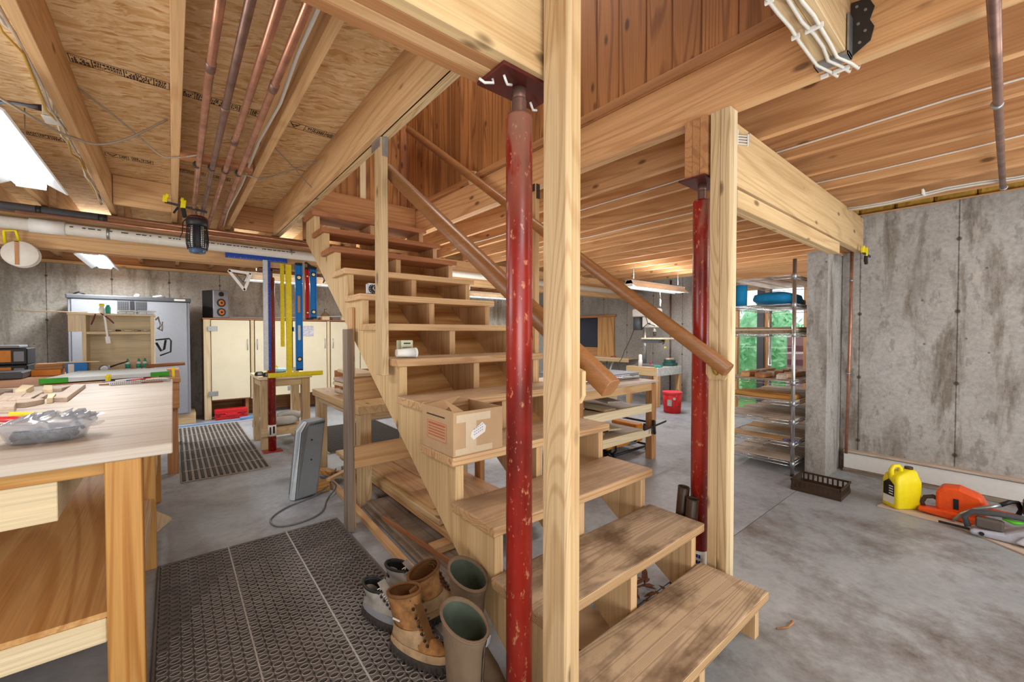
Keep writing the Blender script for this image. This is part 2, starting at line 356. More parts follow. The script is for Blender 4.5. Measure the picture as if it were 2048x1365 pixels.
# ---------------------------------------------------------------- mesh helpers
class MB:
    def __init__(s): s.v = []; s.f = []; s.sm = []
    def add(s, vs, fs, smooth=False):
        n = len(s.v); s.v += [tuple(p) for p in vs]; s.f += [tuple(i + n for i in f) for f in fs]; s.sm += [smooth] * len(fs); return s
    def box(s, x0, y0, z0, x1, y1, z1):
        x0, x1 = min(x0, x1), max(x0, x1); y0, y1 = min(y0, y1), max(y0, y1); z0, z1 = min(z0, z1), max(z0, z1)
        v = [(x0, y0, z0), (x1, y0, z0), (x1, y1, z0), (x0, y1, z0), (x0, y0, z1), (x1, y0, z1), (x1, y1, z1), (x0, y1, z1)]
        return s.add(v, [(0, 3, 2, 1), (4, 5, 6, 7), (0, 1, 5, 4), (1, 2, 6, 5), (2, 3, 7, 6), (3, 0, 4, 7)])
    def obox(s, c, size, rot):
        """box of a size, turned by Euler degrees, centred on c"""
        M = Euler([R(a) for a in rot]).to_matrix(); hx, hy, hz = [a / 2 for a in size]
        v = [Vector(c) + M @ Vector((sx * hx, sy * hy, sz * hz)) for sx, sy, sz in ((-1, -1, -1), (1, -1, -1), (1, 1, -1), (-1, 1, -1), (-1, -1, 1), (1, -1, 1), (1, 1, 1), (-1, 1, 1))]
        return s.add(v, [(0, 3, 2, 1), (4, 5, 6, 7), (0, 1, 5, 4), (1, 2, 6, 5), (2, 3, 7, 6), (3, 0, 4, 7)])
    def bar(s, p0, p1, w, h, up=(0, 0, 1)):
        """rectangular bar between two points, w across, h along up"""
        p0, p1 = Vector(p0), Vector(p1); d = (p1 - p0).normalized(); sd = d.cross(Vector(up)).normalized(); u = sd.cross(d).normalized()
        v = []
        for p in (p0, p1):
            for a, b_ in ((-1, -1), (1, -1), (1, 1), (-1, 1)): v.append(p + sd * a * w / 2 + u * b_ * h / 2)
        return s.add(v, [(0, 1, 2, 3), (7, 6, 5, 4), (0, 4, 5, 1), (1, 5, 6, 2), (2, 6, 7, 3), (3, 7, 4, 0)])
    def cyl(s, p0, p1, r, r2=None, seg=16, caps=True, smooth=True):
        p0, p1 = Vector(p0), Vector(p1); r2 = r if r2 is None else r2
        d = (p1 - p0).normalized(); a = Vector((0, 0, 1)) if abs(d.z) < 0.9 else Vector((1, 0, 0))
        u = d.cross(a).normalized(); w_ = d.cross(u)
        v = []
        for p, rr in ((p0, r), (p1, r2)):
            for i in range(seg):
                t = 2 * math.pi * i / seg; v.append(p + (u * math.cos(t) + w_ * math.sin(t)) * rr)
        s.add(v, [(i, (i + 1) % seg, seg + (i + 1) % seg, seg + i) for i in range(seg)], smooth)
        if caps:
            n = len(s.v) - 2 * seg
            s.f.append(tuple(n + seg - 1 - i for i in range(seg))); s.sm.append(False)
            s.f.append(tuple(n + seg + i for i in range(seg))); s.sm.append(False)
        return s
    def tube(s, pts, r, seg=8, caps=True, closed=False):
        pts = [Vector(p) for p in pts]; n0 = len(s.v); n = len(pts); prev = None; vs = []
        for i, p in enumerate(pts):
            if closed: d = pts[(i + 1) % n] - pts[i - 1]
            else: d = pts[min(i + 1, n - 1)] - pts[max(i - 1, 0)]
            d.normalize()
            if prev is None:
                a = Vector((0, 0, 1)) if abs(d.z) < 0.9 else Vector((1, 0, 0)); u = d.cross(a).normalized()
            else: u = (prev - d * prev.dot(d)).normalized()
            prev = u; w_ = d.cross(u); rr = r[i] if isinstance(r, (list, tuple)) else r
            for k in range(seg):
                t = 2 * math.pi * k / seg; vs.append(p + (u * math.cos(t) + w_ * math.sin(t)) * rr)
        fs = []
        for i in range(n if closed else n - 1):
            j = (i + 1) % n
            for k in range(seg): fs.append((i * seg + k, i * seg + (k + 1) % seg, j * seg + (k + 1) % seg, j * seg + k))
        s.add(vs, fs, True)
        if caps and not closed:
            s.f.append(tuple(n0 + seg - 1 - k for k in range(seg))); s.sm.append(False)
            s.f.append(tuple(n0 + (n - 1) * seg + k for k in range(seg))); s.sm.append(False)
        return s
    def rings(s, rings, caps=(True, True), smooth=True):
        """loft through rings of equal point count"""
        m = len(rings[0]); n0 = len(s.v)
        vs = [p for rg in rings for p in rg]
        s.add(vs, [(i * m + k, i * m + (k + 1) % m, (i + 1) * m + (k + 1) % m, (i + 1) * m + k) for i in range(len(rings) - 1) for k in range(m)], smooth)
        if caps[0]: s.f.append(tuple(n0 + m - 1 - k for k in range(m))); s.sm.append(False)
        if caps[1]: s.f.append(tuple(n0 + (len(rings) - 1) * m + k for k in range(m))); s.sm.append(False)
        return s
    def lathe(s, c, prof, seg=20, axis='Z'):
        rg = []
        for r, h in prof:
            r = max(r, 0.0004)
            ring = []
            for k in range(seg):
                t = 2 * math.pi * k / seg; a, b_ = r * math.cos(t), r * math.sin(t)
                off = {'Z': (a, b_, h), 'X': (h, a, b_), 'Y': (b_, h, a)}[axis]
                ring.append((c[0] + off[0], c[1] + off[1], c[2] + off[2]))
            rg.append(ring)
        return s.rings(rg)
    def prism(s, pts, d):
        """planar polygon pushed along d"""
        n = len(pts); d = Vector(d); v = [Vector(p) for p in pts]
        return s.add(v + [p + d for p in v], [tuple(range(n - 1, -1, -1)), tuple(range(n, 2 * n))] + [(i, (i + 1) % n, n + (i + 1) % n, n + i) for i in range(n)])

def fix(me):
    bm = bmesh.new(); bm.from_mesh(me); bmesh.ops.recalc_face_normals(bm, faces=bm.faces); bm.to_mesh(me); bm.free()

def link(name, mb, mat, parent=None, bevel=0.0, origin=None, sub=0, segs=1):
    if origin is None:
        if parent is not None: origin = ORG[parent.name]
        else:
            xs, ys, zs = zip(*mb.v); origin = ((min(xs) + max(xs)) / 2, (min(ys) + max(ys)) / 2, min(zs))
    me = bpy.data.meshes.new(name)
    me.from_pydata([(x - origin[0], y - origin[1], z - origin[2]) for x, y, z in mb.v], [], mb.f)
    me.polygons.foreach_set('use_smooth', mb.sm)
    fix(me); me.materials.append(mat)
    o = bpy.data.objects.new(name, me); C.objects.link(o)
    if parent is None: o.location = origin
    else: o.parent = parent
    ORG[o.name] = origin
    if bevel:
        b = o.modifiers.new('bevel', 'BEVEL'); b.width = bevel; b.segments = segs; b.limit_method = 'ANGLE'; b.angle_limit = R(40)
    if sub:
        q = o.modifiers.new('sub', 'SUBSURF'); q.levels = sub; q.render_levels = sub
    return o
ORG = {}

def tag(o, label, cat, group=None, kind=None):
    if label: o['label'] = label
    if cat: o['category'] = cat
    if group: o['group'] = group
    if kind: o['kind'] = kind
    return o

def thing(name, loc, label, cat, group=None):
    o = bpy.data.objects.new(name, None); C.objects.link(o); o.location = loc; o.empty_display_size = 0.05
    ORG[o.name] = tuple(loc)
    return tag(o, label, cat, group)

def solid(name, mb, mat, label, cat, group=None, **k):
    return tag(link(name, mb, mat, None, **k), label, cat, group)

def struct(name, mb, mat, **k):
    o = link(name, mb, mat, None, **k); o['kind'] = 'structure'; return o

def kids(o): return [c for c in bpy.data.objects if c.parent == o]

def dup(root, loc=None, rotz=None, label=None, group=None):
    """copy of a thing with copies of its parts and sub-parts"""
    r = root.copy(); C.objects.link(r); ORG[r.name] = ORG[root.name]
    if loc is not None: r.location = loc
    if rotz is not None: r.rotation_euler = (0, 0, rotz)
    if label: r['label'] = label
    if group: r['group'] = group
    for ch in kids(root):
        c = ch.copy(); C.objects.link(c); c.parent = r
        for g in kids(ch):
            d = g.copy(); C.objects.link(d); d.parent = c
    return r

def B(x0, y0, z0, x1, y1, z1): return MB().box(x0, y0, z0, x1, y1, z1)

# ---------------------------------------------------------------- the shell
JB, JT, BB, FT = 2.30, 2.545, 2.02, 2.565       # joist bottom, joist top, beam bottom, floor above
XL, XR = 0.885, 1.92                           # stair
XRIM = 1.965
struct('floor', B(-3.2, 1.103, -0.1, 7.5, 8.1, 0), FLOOR_A)
struct('floor', B(-3.2, -2.2, -0.1, 7.5, 1.097, 0), FLOOR_B)
struct('wall_back', B(-3.2, 8.05, 0, 7.6, 8.3, 2.2), CONC_B)
struct('wall_left', B(-3.4, -2.2, 0, -3.2, 8.3, JT), CONC_F)
struct('wall_right', B(4.86, -2.2, 0, 5.1, 1.03, 2.34), CONC_R)
struct('wall_return', B(4.40, 1.035, 0, 5.1, 1.185, 2.0), CONC_R)
struct('wall_right_far', B(7.5, 3.45, 0, 7.7, 8.05, JT), CONC_F)
struct('wall_right_near', B(7.5, -2.2, 0, 7.7, 1.2, JT), CONC_F)
struct('ceiling', B(-3.2, 0.2, JT, 0.90, 5.05, FT), OSB)
struct('ceiling', B(-3.2, 5.05, JT, 7.6, 8.3, FT), OSB)
struct('ceiling', B(-3.2, -2.2, JT, 1.96, 0.2, FT), OSB)
struct('ceiling', B(XRIM, -2.2, JT, 7.6, 4.22, FT), W_OLD['Y'])
struct('ceiling', B(0.90, 4.02, JT, 7.6, 5.05, FT), W_OLD['Y'])
struct('trim_sill', B(-3.2, 8.0, 2.2, 7.5, 8.2, 2.24), W_JOIST['X'], bevel=0.002)
struct('trim_rim_joist', B(-3.2, 8.2, 2.24, 7.5, 8.24, JT), W_OLD['X'])
struct('trim_sill', B(4.85, -2.2, 2.341, 5.0, 1.0, 2.353), W_JOISTR['Y'], bevel=0.002)
ins = MB()
for k in range(14):
    y0 = -2.2 + k * 0.24
    ins.box(4.87, y0, 2.354, 5.05, min(y0 + 0.235, 1.02), JT - 0.002)
solid('rim_insulation', ins, INSUL, 'yellow brown mineral wool packed above the sill of the right concrete wall', 'insulation', bevel=0.02)

def board_wall(name, u0, u1, z0, z1, width, at, axis, th=0.02, mat=W_BOARD):
    mb = MB(); u = u0; q = random.Random(3)
    while u < u1 - 0.01:
        wd = min(width * q.uniform(0.9, 1.1), u1 - u)
        if axis == 'Y': mb.box(at, u + 0.0015, z0, at + th, u + wd - 0.0015, z1)
        else: mb.box(u + 0.0015, at, z0, u + wd - 0.0015, at + th, z1)
        u += wd
    return struct(name, mb, mat, bevel=0.004)
board_wall('wall_stairwell_right', 0.15, 4.20, 2.60, 5.0, 0.165, 1.972, 'Y')
struct('trim_skirting', B(1.95, 0.0, 2.553, 1.992, 4.2, 2.602), W_OLD['Y'], bevel=0.004)
board_wall('wall_stairwell_end', 0.70, 1.965, FT, 5.0, 0.15, 4.22, 'X')
struct('trim_casing', B(1.90, 4.17, FT, 1.966, 4.22, 5.0), W_RED['Z'], bevel=0.005)
struct('trim_casing', B(1.47, 4.185, FT, 1.53, 4.22, 5.0), W_PALE['Z'], bevel=0.005)
struct('trim_casing', B(0.98, 4.185, FT, 1.04, 4.22, 5.0), W_PALE['Z'], bevel=0.005)
struct('wall_stairwell_left', B(0.70, 0.2, FT, 0.84, 4.22, 5.0), W_BOARD)
struct('wall_stairwell_near', B(0.70, 0.14, FT, 1.99, 0.2, 5.0), W_BOARD)
struct('ceiling_stairwell', B(0.70, 0.14, 5.0, 2.0, 4.25, 5.05), WHITE)

# foam skirting and ledge at the foot of the right wall
struct('baseboard_right', B(4.80, -2.2, 0.03, 4.86, 0.99, 0.17), WHITE, bevel=0.004)
struct('trim_ledge', B(4.785, -2.2, 0.178, 4.86, 0.99, 0.196), W_SCRAP['Y'], bevel=0.002)
struct('trim_foot', B(4.775, -2.2, 0.0, 4.86, 0.99, 0.028), W_GREY['Y'], bevel=0.002)

# glazed doors in the far right wall, greenery behind them
dr = struct('door_1', B(7.5, 1.2, 2.0, 7.62, 3.45, JT), W_JOISTR['Y'], bevel=0.004)
def dchild(n, mb, m, **k): return link(n, mb, m, dr, **k)
for y0, wd in ((1.2, 0.14), (1.90, 0.16), (2.55, 0.10), (3.02, 0.20), (3.37, 0.08)):
    dchild('door_stile', B(7.5, y0, 0, 7.6, y0 + wd, 2.0), W_JOISTR['Z'], bevel=0.004)
dchild('kick_panel', B(7.52, 1.2, 0, 7.58, 2.55, 0.42), W_JOISTR['Y'])
dchild('door_glass', B(7.545, 1.2, 0.0, 7.551, 3.45, 2.0), GLASS)
dchild('centre_post', B(7.46, 2.60, 0, 7.54, 2.70, 2.0), DKGREY)

# boarded window in the far right wall
wn = struct('window_1', B(7.46, 5.55, 0.62, 7.5, 6.55, 0.70), W_PALE['Y'], bevel=0.004)
link('window_head', B(7.45, 5.52, 1.63, 7.5, 6.6, 1.68), W_OLD['Y'], wn, bevel=0.003)
link('window_board', B(7.47, 5.57, 0.70, 7.5, 6.02, 1.63), W_PLY['Z'], wn)
link('dark_blind', B(7.475, 6.04, 0.95, 7.5, 6.55, 1.63), plain('blind_blue_black', (38, 42, 58), 0.6), wn)
link('window_apron', B(7.47, 6.02, 0.72, 7.5, 6.55, 0.95), W_OLD['Y'], wn)

# ---------------------------------------------------------------- joists and beams
GJ = 'floor joists left of the stairwell'
for k in range(-8, 3):
    if k == 3: continue
    x0 = 0.005 + k * 0.405
    solid('floor_joist', B(x0, -2.2, JB, x0 + 0.04, 5.0, JT), W_JOIST['Y'], 'tan floor joist under the strand board ceiling left of the stairwell', 'joist', GJ, bevel=0.002)
GF = 'floor joists beyond the far beam'
for k in range(-8, 19):
    x0 = 0.045 + k * 0.405
    if x0 > 7.4: break
    solid('floor_joist', B(x0, 5.0, JB, x0 + 0.04, 8.2, JT), W_JOIST['Y'], 'floor joist in the far bay, running from the far beam to the back concrete wall', 'joist', GF)
GR = 'floor joists right of the stairwell'
for k in range(0, 13):
    x0 = 2.40 + k * 0.40
    if x0 > 7.4: break
    ya = 1.2 if k == 6 else -2.2      # beside the right wall the joist stops at the return wall
    solid('floor_joist', B(x0, ya, JB, x0 + 0.04, 5.0, JT), W_JOISTR['Y'], 'orange brown floor joist under the floor right of the stairwell', 'joist', GR, bevel=0.002)
GC = 'short joists behind the stair landing'
for x0 in (1.12, 1.52):
    solid('floor_joist', B(x0, 4.06, JB, x0 + 0.04, 5.0, JT), W_JOISTR['Y'], 'short floor joist between the stair landing and the far beam', 'joist', GC)

def beam(name, x0, y0, z0, x1, y1, z1, n, mat, label, cat='beam', axis='X', bev=0.002):
    t = thing(name, ((x0 + x1) / 2, (y0 + y1) / 2, z0), label, cat)
    for i in range(n):
        if axis == 'X':
            a, b = y0 + (y1 - y0) * i / n, y0 + (y1 - y0) * (i + 1) / n
            link('ply', B(x0, a, z0, x1, b - 0.001, z1), mat[i % len(mat)]['X'], t, bevel=bev)
        else:
            a, b = x0 + (x1 - x0) * i / n, x0 + (x1 - x0) * (i + 1) / n
            link('ply', B(a, y0, z0, b - 0.001, y1, z1), mat[i % len(mat)]['Y'], t, bevel=bev)
    return t
hb = beam('support_beam', -3.2, 0.875, BB, 0.93, 1.03, JB - 0.002, 4, [W_BEAM, W_OLD, W_JOIST, W_OLD], 'four-ply timber beam resting on the near red column, its plies showing from below')
rb = beam('support_beam', 1.94, 0.922, BB, 7.5, 1.035, JB - 0.002, 3, [W_OLD], 'brown three-ply timber beam whose cut end sits on the red column by the far newel post')
solid('facing_board', B(2.035, 0.868, 1.995, 4.78, 0.918, JB - 0.004), W_BEAM['X'], 'wide pale laminated board spanning from the far newel post to the right concrete wall', 'board', bevel=0.003)
solid('ledger_board', MB().box(2.10, 0.85, 1.88, 3.92, 0.885, 1.965).box(2.10, 0.887, 1.88, 3.92, 0.917, 1.965), W_BEAM['X'], 'narrow pale double board slung beneath the wide board near the right concrete wall', 'board', bevel=0.003)
fb = beam('support_beam', -3.2, 4.985, 1.965, 7.5, 5.13, JB - 0.002, 3, [W_JOIST, W_OLD, W_JOIST], 'long tan timber beam across the far bay above the hanging rules and levels')
lr = beam('stairwell_trimmer', 0.845, 0.50, JB, 0.90, 4.985, JT - 0.002, 2, [W_BEAM, W_POST], 'pale knotty doubled joist along the left edge of the stairwell', axis='Y')
rr = beam('stairwell_trimmer', XRIM, -2.2, JB, 2.045, 4.985, JT - 0.002, 2, [W_JOISTR, W_JOIST], 'orange doubled joist along the right edge of the stairwell under the boarded wall', axis='Y')
nh = beam('stairwell_header', 0.86, 0.405, JB + 0.005, XRIM - 0.004, 0.495, JT - 0.002, 2, [W_POST], 'pale doubled header in a steel hanger at top right, white cables below it')
fh = beam('stairwell_header', 0.90, 3.96, JB, XRIM - 0.004, 4.03, FT - 0.003, 1, [W_OLD], 'brown header board closing the top of the stair')
wall_trim = struct('wall_stairwell_nearside', B(0.86, 0.40, FT, 1.965, 0.44, 5.0), W_BOARD)
# blocking
for (x0, x1, y0, lab) in ((-0.40, 0.005, 4.58, 'tan blocking board nailed between two joists left of the copper pipes'),
                          (0.455, 0.845, 4.86, 'orange blocking board between the last joist and the pale trimmer')):
    solid('blocking_board', B(x0 + 0.045 if x0 < 0 else x0, y0, JB + 0.01, x1, y0 + 0.04, JT - 0.003), W_JOIST['X'] if x0 < 0 else W_OLD['X'], lab, 'board', bevel=0.002)

# joist hanger with flange at the header end
t = thing('joist_hanger', (1.93, 0.45, 2.29), 'galvanised steel joist hanger carrying the header on the right trimmer', 'hanger')
link('hanger_seat', MB().box(1.905, 0.396, 2.292, 1.962, 0.503, 2.304).box(1.905, 0.396, 2.292, 1.962, 0.402, 2.44).box(1.905, 0.498, 2.292, 1.962, 0.503, 2.44), GALV, t, bevel=0.001)
fl = MB(); fl.prism([(1.9625, 0.402, 2.30), (1.9625, 0.345, 2.335), (1.9625, 0.335, 2.38), (1.9625, 0.348, 2.41), (1.9625, 0.335, 2.45), (1.9625, 0.352, 2.49), (1.9625, 0.402, 2.50)], (-0.003, 0, 0))
link('flange', fl, STEELDK, t)
for y, z in ((0.375, 2.34), (0.36, 2.375), (0.38, 2.41), (0.36, 2.45), (0.385, 2.475)):
    link('nail', MB().cyl((1.9595, y, z), (1.955, y, z), 0.005, seg=8), GALV, t)

# three white cables stapled under the header, going over the trimmer
t = thing('cable_run', (1.6, 0.45, 2.29), 'three white cables stapled under the stairwell header at the top right', 'cable')
for i, y in enumerate((0.425, 0.452, 0.490)):
    q = random.Random(i)
    pts = [(0.9 + 0.1 * k, y + q.uniform(-0.006, 0.006), JB - 0.007) for k in range(11)] + [(1.985, y - 0.02, JB - 0.008), (2.045, y - 0.03, JB - 0.008), (2.06, y - 0.03, JB + 0.01)]
    link('cable', MB().tube(pts, 0.006, 6), PVC, t)
for x in (1.42, 1.66, 2.0):
    link('cable_staple', MB().box(x - 0.004, 0.412, JB - 0.017, x + 0.004, 0.462, JB - 0.003).box(x - 0.004, 0.478, JB - 0.017, x + 0.004, 0.502, JB - 0.003), WHITEPL, t)

# ---------------------------------------------------------------- red steel columns
def column(x, y, top, r, label, plate=True, screw=0.09, band=True):
    t = thing('steel_column', (x, y, 0), label, 'column')
    zt = top - screw
    link('tube', MB().lathe((x, y, 0), [(r, 0.012), (r, zt - 0.012), (r * 0.93, zt - 0.003), (r * 0.6, zt), (0, zt)], 32), REDCOL, t)
    link('base_plate', B(x - 0.09, y - 0.07, 0.0, x + 0.09, y + 0.07, 0.012), REDCOL, t, bevel=0.002)
    pr = [(0.021, zt - 0.004)]
    z = zt
    while z < top - 0.045: pr += [(0.022, z), (0.018, z + 0.003)]; z += 0.006
    pr += [(0.020, top - 0.04), (0.020, top - 0.012), (0, top - 0.012)]
    link('jack_screw', MB().lathe((x, y, 0), pr, 20), COPPERDK, t)
    link('cap_plate', B(x - 0.11, y - 0.065, top - 0.012, x + 0.11, y + 0.065, top - 0.001), m_plate, t, bevel=0.002)
    if band: link('paper_band', MB().lathe((x, y, 0), [(r + 0.0015, band[0]), (r + 0.0015, band[1])], 32), PAPER, t)
    return t
m_plate = m_copper('rusty_plate', (110, 52, 44), 0.6)
c1 = column(0.813, 0.955, BB, 0.040, 'red primed steel column nearest the camera, with rusty cap plate and screw jack', band=(0.04, 0.10))
c2 = column(2.025, 0.987, BB, 0.0415, 'red primed steel column behind the far newel post at the foot of the stair', band=(0.05, 0.20))
m = MB()
for k in range(3):
    for j in range(4): m.box(2.025 - 0.0445, 0.960 + j * 0.013, 0.17 - k * 0.03, 2.025 - 0.0405, 0.968 + j * 0.013, 0.185 - k * 0.03)
link('printed_marks', m, BLUEDK, c2)
c3 = column(0.815, 5.06, 1.965, 0.038, 'slim red steel column under the far beam, in front of the small work table', band=(0.17, 0.29))
link('printed_marks', MB().box(0.785, 5.0185, 0.19, 0.80, 5.0235, 0.27).box(0.815, 5.0185, 0.20, 0.835, 5.0205, 0.275), INK, c3)

# bent nails under the plate
t = thing('bent_nail', (0.76, 0.93, 2.0), 'bent white-painted nails holding the rusty cap plate to the near beam', 'nail')
for i, (x, y, s) in enumerate(((0.735, 0.93, 1), (0.72, 0.965, -1), (0.885, 0.985, 1))):
    link('nail', MB().tube([(x, y, BB - 0.012), (x + 0.005, y, BB - 0.022), (x + 0.02 * s, y + 0.01, BB - 0.026), (x + 0.038 * s, y + 0.012, BB - 0.02)], 0.004, 6), WHITE, t)

# ---------------------------------------------------------------- posts
t = thing('newel_post', (0.856, 0.815, 0), 'tall pale doubled timber post nearest the camera at the foot of the stair', 'post')
link('ply', B(0.820, 0.768, 0, 0.845, 0.860, 2.296), W_POST['Z'], t, bevel=0.004)
link('ply', B(0.8455, 0.768, 0, 0.880, 0.860, 2.296), W_BEAM['Z'], t, bevel=0.004)
t = thing('newel_post', (1.985, 0.868, 0), 'pale doubled timber post right of the bottom step, holding the right handrail', 'post')
link('ply', B(1.945, 0.822, 0, 1.985, 0.866, 2.298), W_POST['Z'], t, bevel=0.003)
link('ply', B(1.945, 0.867, 0, 1.985, 0.912, 2.298), W_POST['Z'], t, bevel=0.003)
link('edge_board', B(1.9855, 0.822, 0, 2.022, 0.912, 2.298), WHITE and W_PALE['Z'], t, bevel=0.003)

def hang(x0, y0, x1, y1, z0, z1, label, mat=W_POST):
    t = thing('stair_hanger', ((x0 + x1) / 2, (y0 + y1) / 2, z0), label, 'post')
    link('stud', B(x0, y0, z0, x1, y1, z1), mat['Z'], t, bevel=0.003)
    link('nail_plate', MB().box(x1 - 0.03, y0 - 0.004, z1 - 0.10, x1, y0, z1).box(x0 - 0.004, y0 + 0.005, z1 - 0.05, x0, y1 + 0.03, z1 + 0.0), GALV if x0 < 1.5 else STEELDK, t)
    return t
hang(0.845, 2.10, 0.883, 2.19, 1.05, 2.298, 'pale stud hanging from the left trimmer to the middle of the stair')
hang(1.925, 2.09, 1.963, 2.18, 0.92, 2.298, 'tan stud behind the near red column, on the right side of the stair', W_JOIST)

# ---------------------------------------------------------------- the staircase
st = thing('staircase', (1.40, 0.64, 0), 'open-riser pine staircase with thirteen worn plank treads on sawtooth stringers', 'staircase')
RISE, RUN, Y0 = 0.19, 0.273, 0.6376
def ystep(k): return Y0 + (k - 1) * RUN
def stringer(x0, th):
    p = [(ystep(1) + 0.028, 0.0), (ystep(1) + 0.028, RISE - 0.04)]
    for k in range(1, 13):
        p.append((ystep(k + 1) + 0.028, k * RISE - 0.04)); p.append((ystep(k + 1) + 0.028, (k + 1) * RISE - 0.04 if k < 12 else 12 * RISE))
    def back(y): return (y - (ystep(2) + 0.028)) * RISE / RUN + (RISE - 0.04) - 0.165
    p.append((ystep(13) + 0.028, back(ystep(13) + 0.028)))
    yb = (ystep(2) + 0.028) - ((RISE - 0.04) - 0.165) * RUN / RISE
    p.append((yb, 0.0))
    # split into quads so that the concave outline stays clean
    mb = MB()
    for k in range(0, 13):
        ya = ystep(k) + 0.028 if k else None
    ys = [ystep(k) + 0.028 for k in range(1, 14)]
    for i in range(12):
        ya, yb2 = ys[i], ys[i + 1]; zt = (i + 1) * RISE - 0.04
        ba, bb = max(0.0, back(ya)), max(0.0, back(yb2))
        mb.prism([(x0, ya, ba), (x0, yb2, bb), (x0, yb2, zt), (x0, ya, zt)], (th, 0, 0))
    return mb
for x0 in (0.912, 1.375, 1.853):
    mb = stringer(x0, 0.040)
    o = link('stringer', mb, W_STAIR['Z'] if x0 > 1 else W_BEAM['Z'], st)
qq = random.Random(5)
for k in range(1, 13):
    y = ystep(k); x0 = XL + qq.uniform(-0.004, 0.004); x1 = XR + qq.uniform(-0.004, 0.004)
    if k == 1: x0 = XL
    m_ = W_DIRTY if k <= 2 else W_TREAD['X'] if k <= 6 else W_RED['X'] if k >= 10 else W_STAIR['X']
    link('tread', B(x0, y, k * RISE - 0.04, x1, y + 0.292, k * RISE), m_, st, bevel=0.006, segs=2)

# closed soffit behind the upper steps
def soffit(y0, y1, lab=None):
    bk = lambda y: (y - (ystep(2) + 0.028)) * RISE / RUN + (RISE - 0.04) - 0.165
    return MB().prism([(0.953, y0, bk(y0)), (0.953, y1, bk(y1)), (0.953, y1, bk(y1) + 0.014), (0.953, y0, bk(y0) + 0.014)], (0.42, 0, 0)).prism([(1.416, y0, bk(y0)), (1.416, y1, bk(y1)), (1.416, y1, bk(y1) + 0.014), (1.416, y0, bk(y0) + 0.014)], (0.436, 0, 0))
link('soffit_board', soffit(1.86, 3.90), W_PLY['X'], st)

# braces below the stair
t = thing('stair_support', (1.40, 2.74, 0), 'pair of weathered studs joined by two boards, propping the stair at mid height', 'support')
link('stud', B(0.845, 2.66, 0, 0.884, 2.75, 1.30), W_GREY['Z'], t, bevel=0.003)
link('stud', B(0.888, 2.705, 0, 0.909, 2.79, 1.44), W_JOIST['Z'], t, bevel=0.003)
link('stud', B(1.896, 2.70, 0, 1.935, 2.79, 1.44), W_OLD['Z'], t, bevel=0.003)
link('stud', B(1.858, 2.655, 0, 1.894, 2.70, 0.90), W_OLD['Z'], t, bevel=0.003)
link('crossboard', B(0.887, 2.664, 0.405, 1.86, 2.702, 0.545), W_PLANK['X'], t, bevel=0.004)
link('crossboard', B(0.887, 2.664, 0.845, 1.86, 2.702, 0.985), W_PLANK['X'], t, bevel=0.004)

# ---------------------------------------------------------------- handrails
def handrail(a, b, label, blocks):
    a, b = Vector(a), Vector(b)
    t = thing('handrail', tuple(a), label, 'handrail')
    d = (b - a).normalized(); s = Vector((1, 0, 0)); u = s.cross(d).normalized()
    prof = [(0.020, -0.030), (0.028, -0.022), (0.030, 0.004), (0.026, 0.022), (0.014, 0.031), (-0.014, 0.031), (-0.026, 0.022), (-0.030, 0.004), (-0.028, -0.022), (-0.020, -0.030)]
    mb = MB().rings([[a + s * p * 0.95 + u * q for p, q in prof], [b + s * p * 0.95 + u * q for p, q in prof]])
    link('rail', mb, W_RAIL['Y'], t, bevel=0.002)
    for (bx, by, bz, sx) in blocks:
        # sx: side on which the wall or post lies
        wx = bx + sx * 0.052
        link('mounting_block', MB().prism([(wx, by - 0.035, bz - 0.10), (wx, by - 0.05, bz - 0.075), (wx, by - 0.05, bz - 0.005), (wx, by + 0.05, bz + 0.03), (wx, by + 0.05, bz - 0.075), (wx, by + 0.035, bz - 0.10)], (0.018 * sx, 0, 0)), W_BEAM['Z'], t, bevel=0.002)
        link('bracket', MB().tube([(wx, by, bz - 0.07), (wx - 0.02 * sx, by, bz - 0.065), (bx + 0.01 * sx, by, bz - 0.045), (bx, by, bz - 0.028)], [0.010, 0.008, 0.007, 0.010], 8), BRASS, t)
    return t
handrail((0.975, 0.735, 1.115), (0.925, 2.22, 2.185), 'brown wooden handrail on the left of the stair, ending at the near newel post', [(0.965, 0.83, 1.17, -0.9)])
handrail((1.885, 0.795, 1.110), (1.895, 3.98, 3.37), 'long brown wooden handrail on the right of the stair, running up the boarded wall', [(1.885, 0.865, 1.16, 0.8), (1.895, 2.9, 2.62, 1.0)])

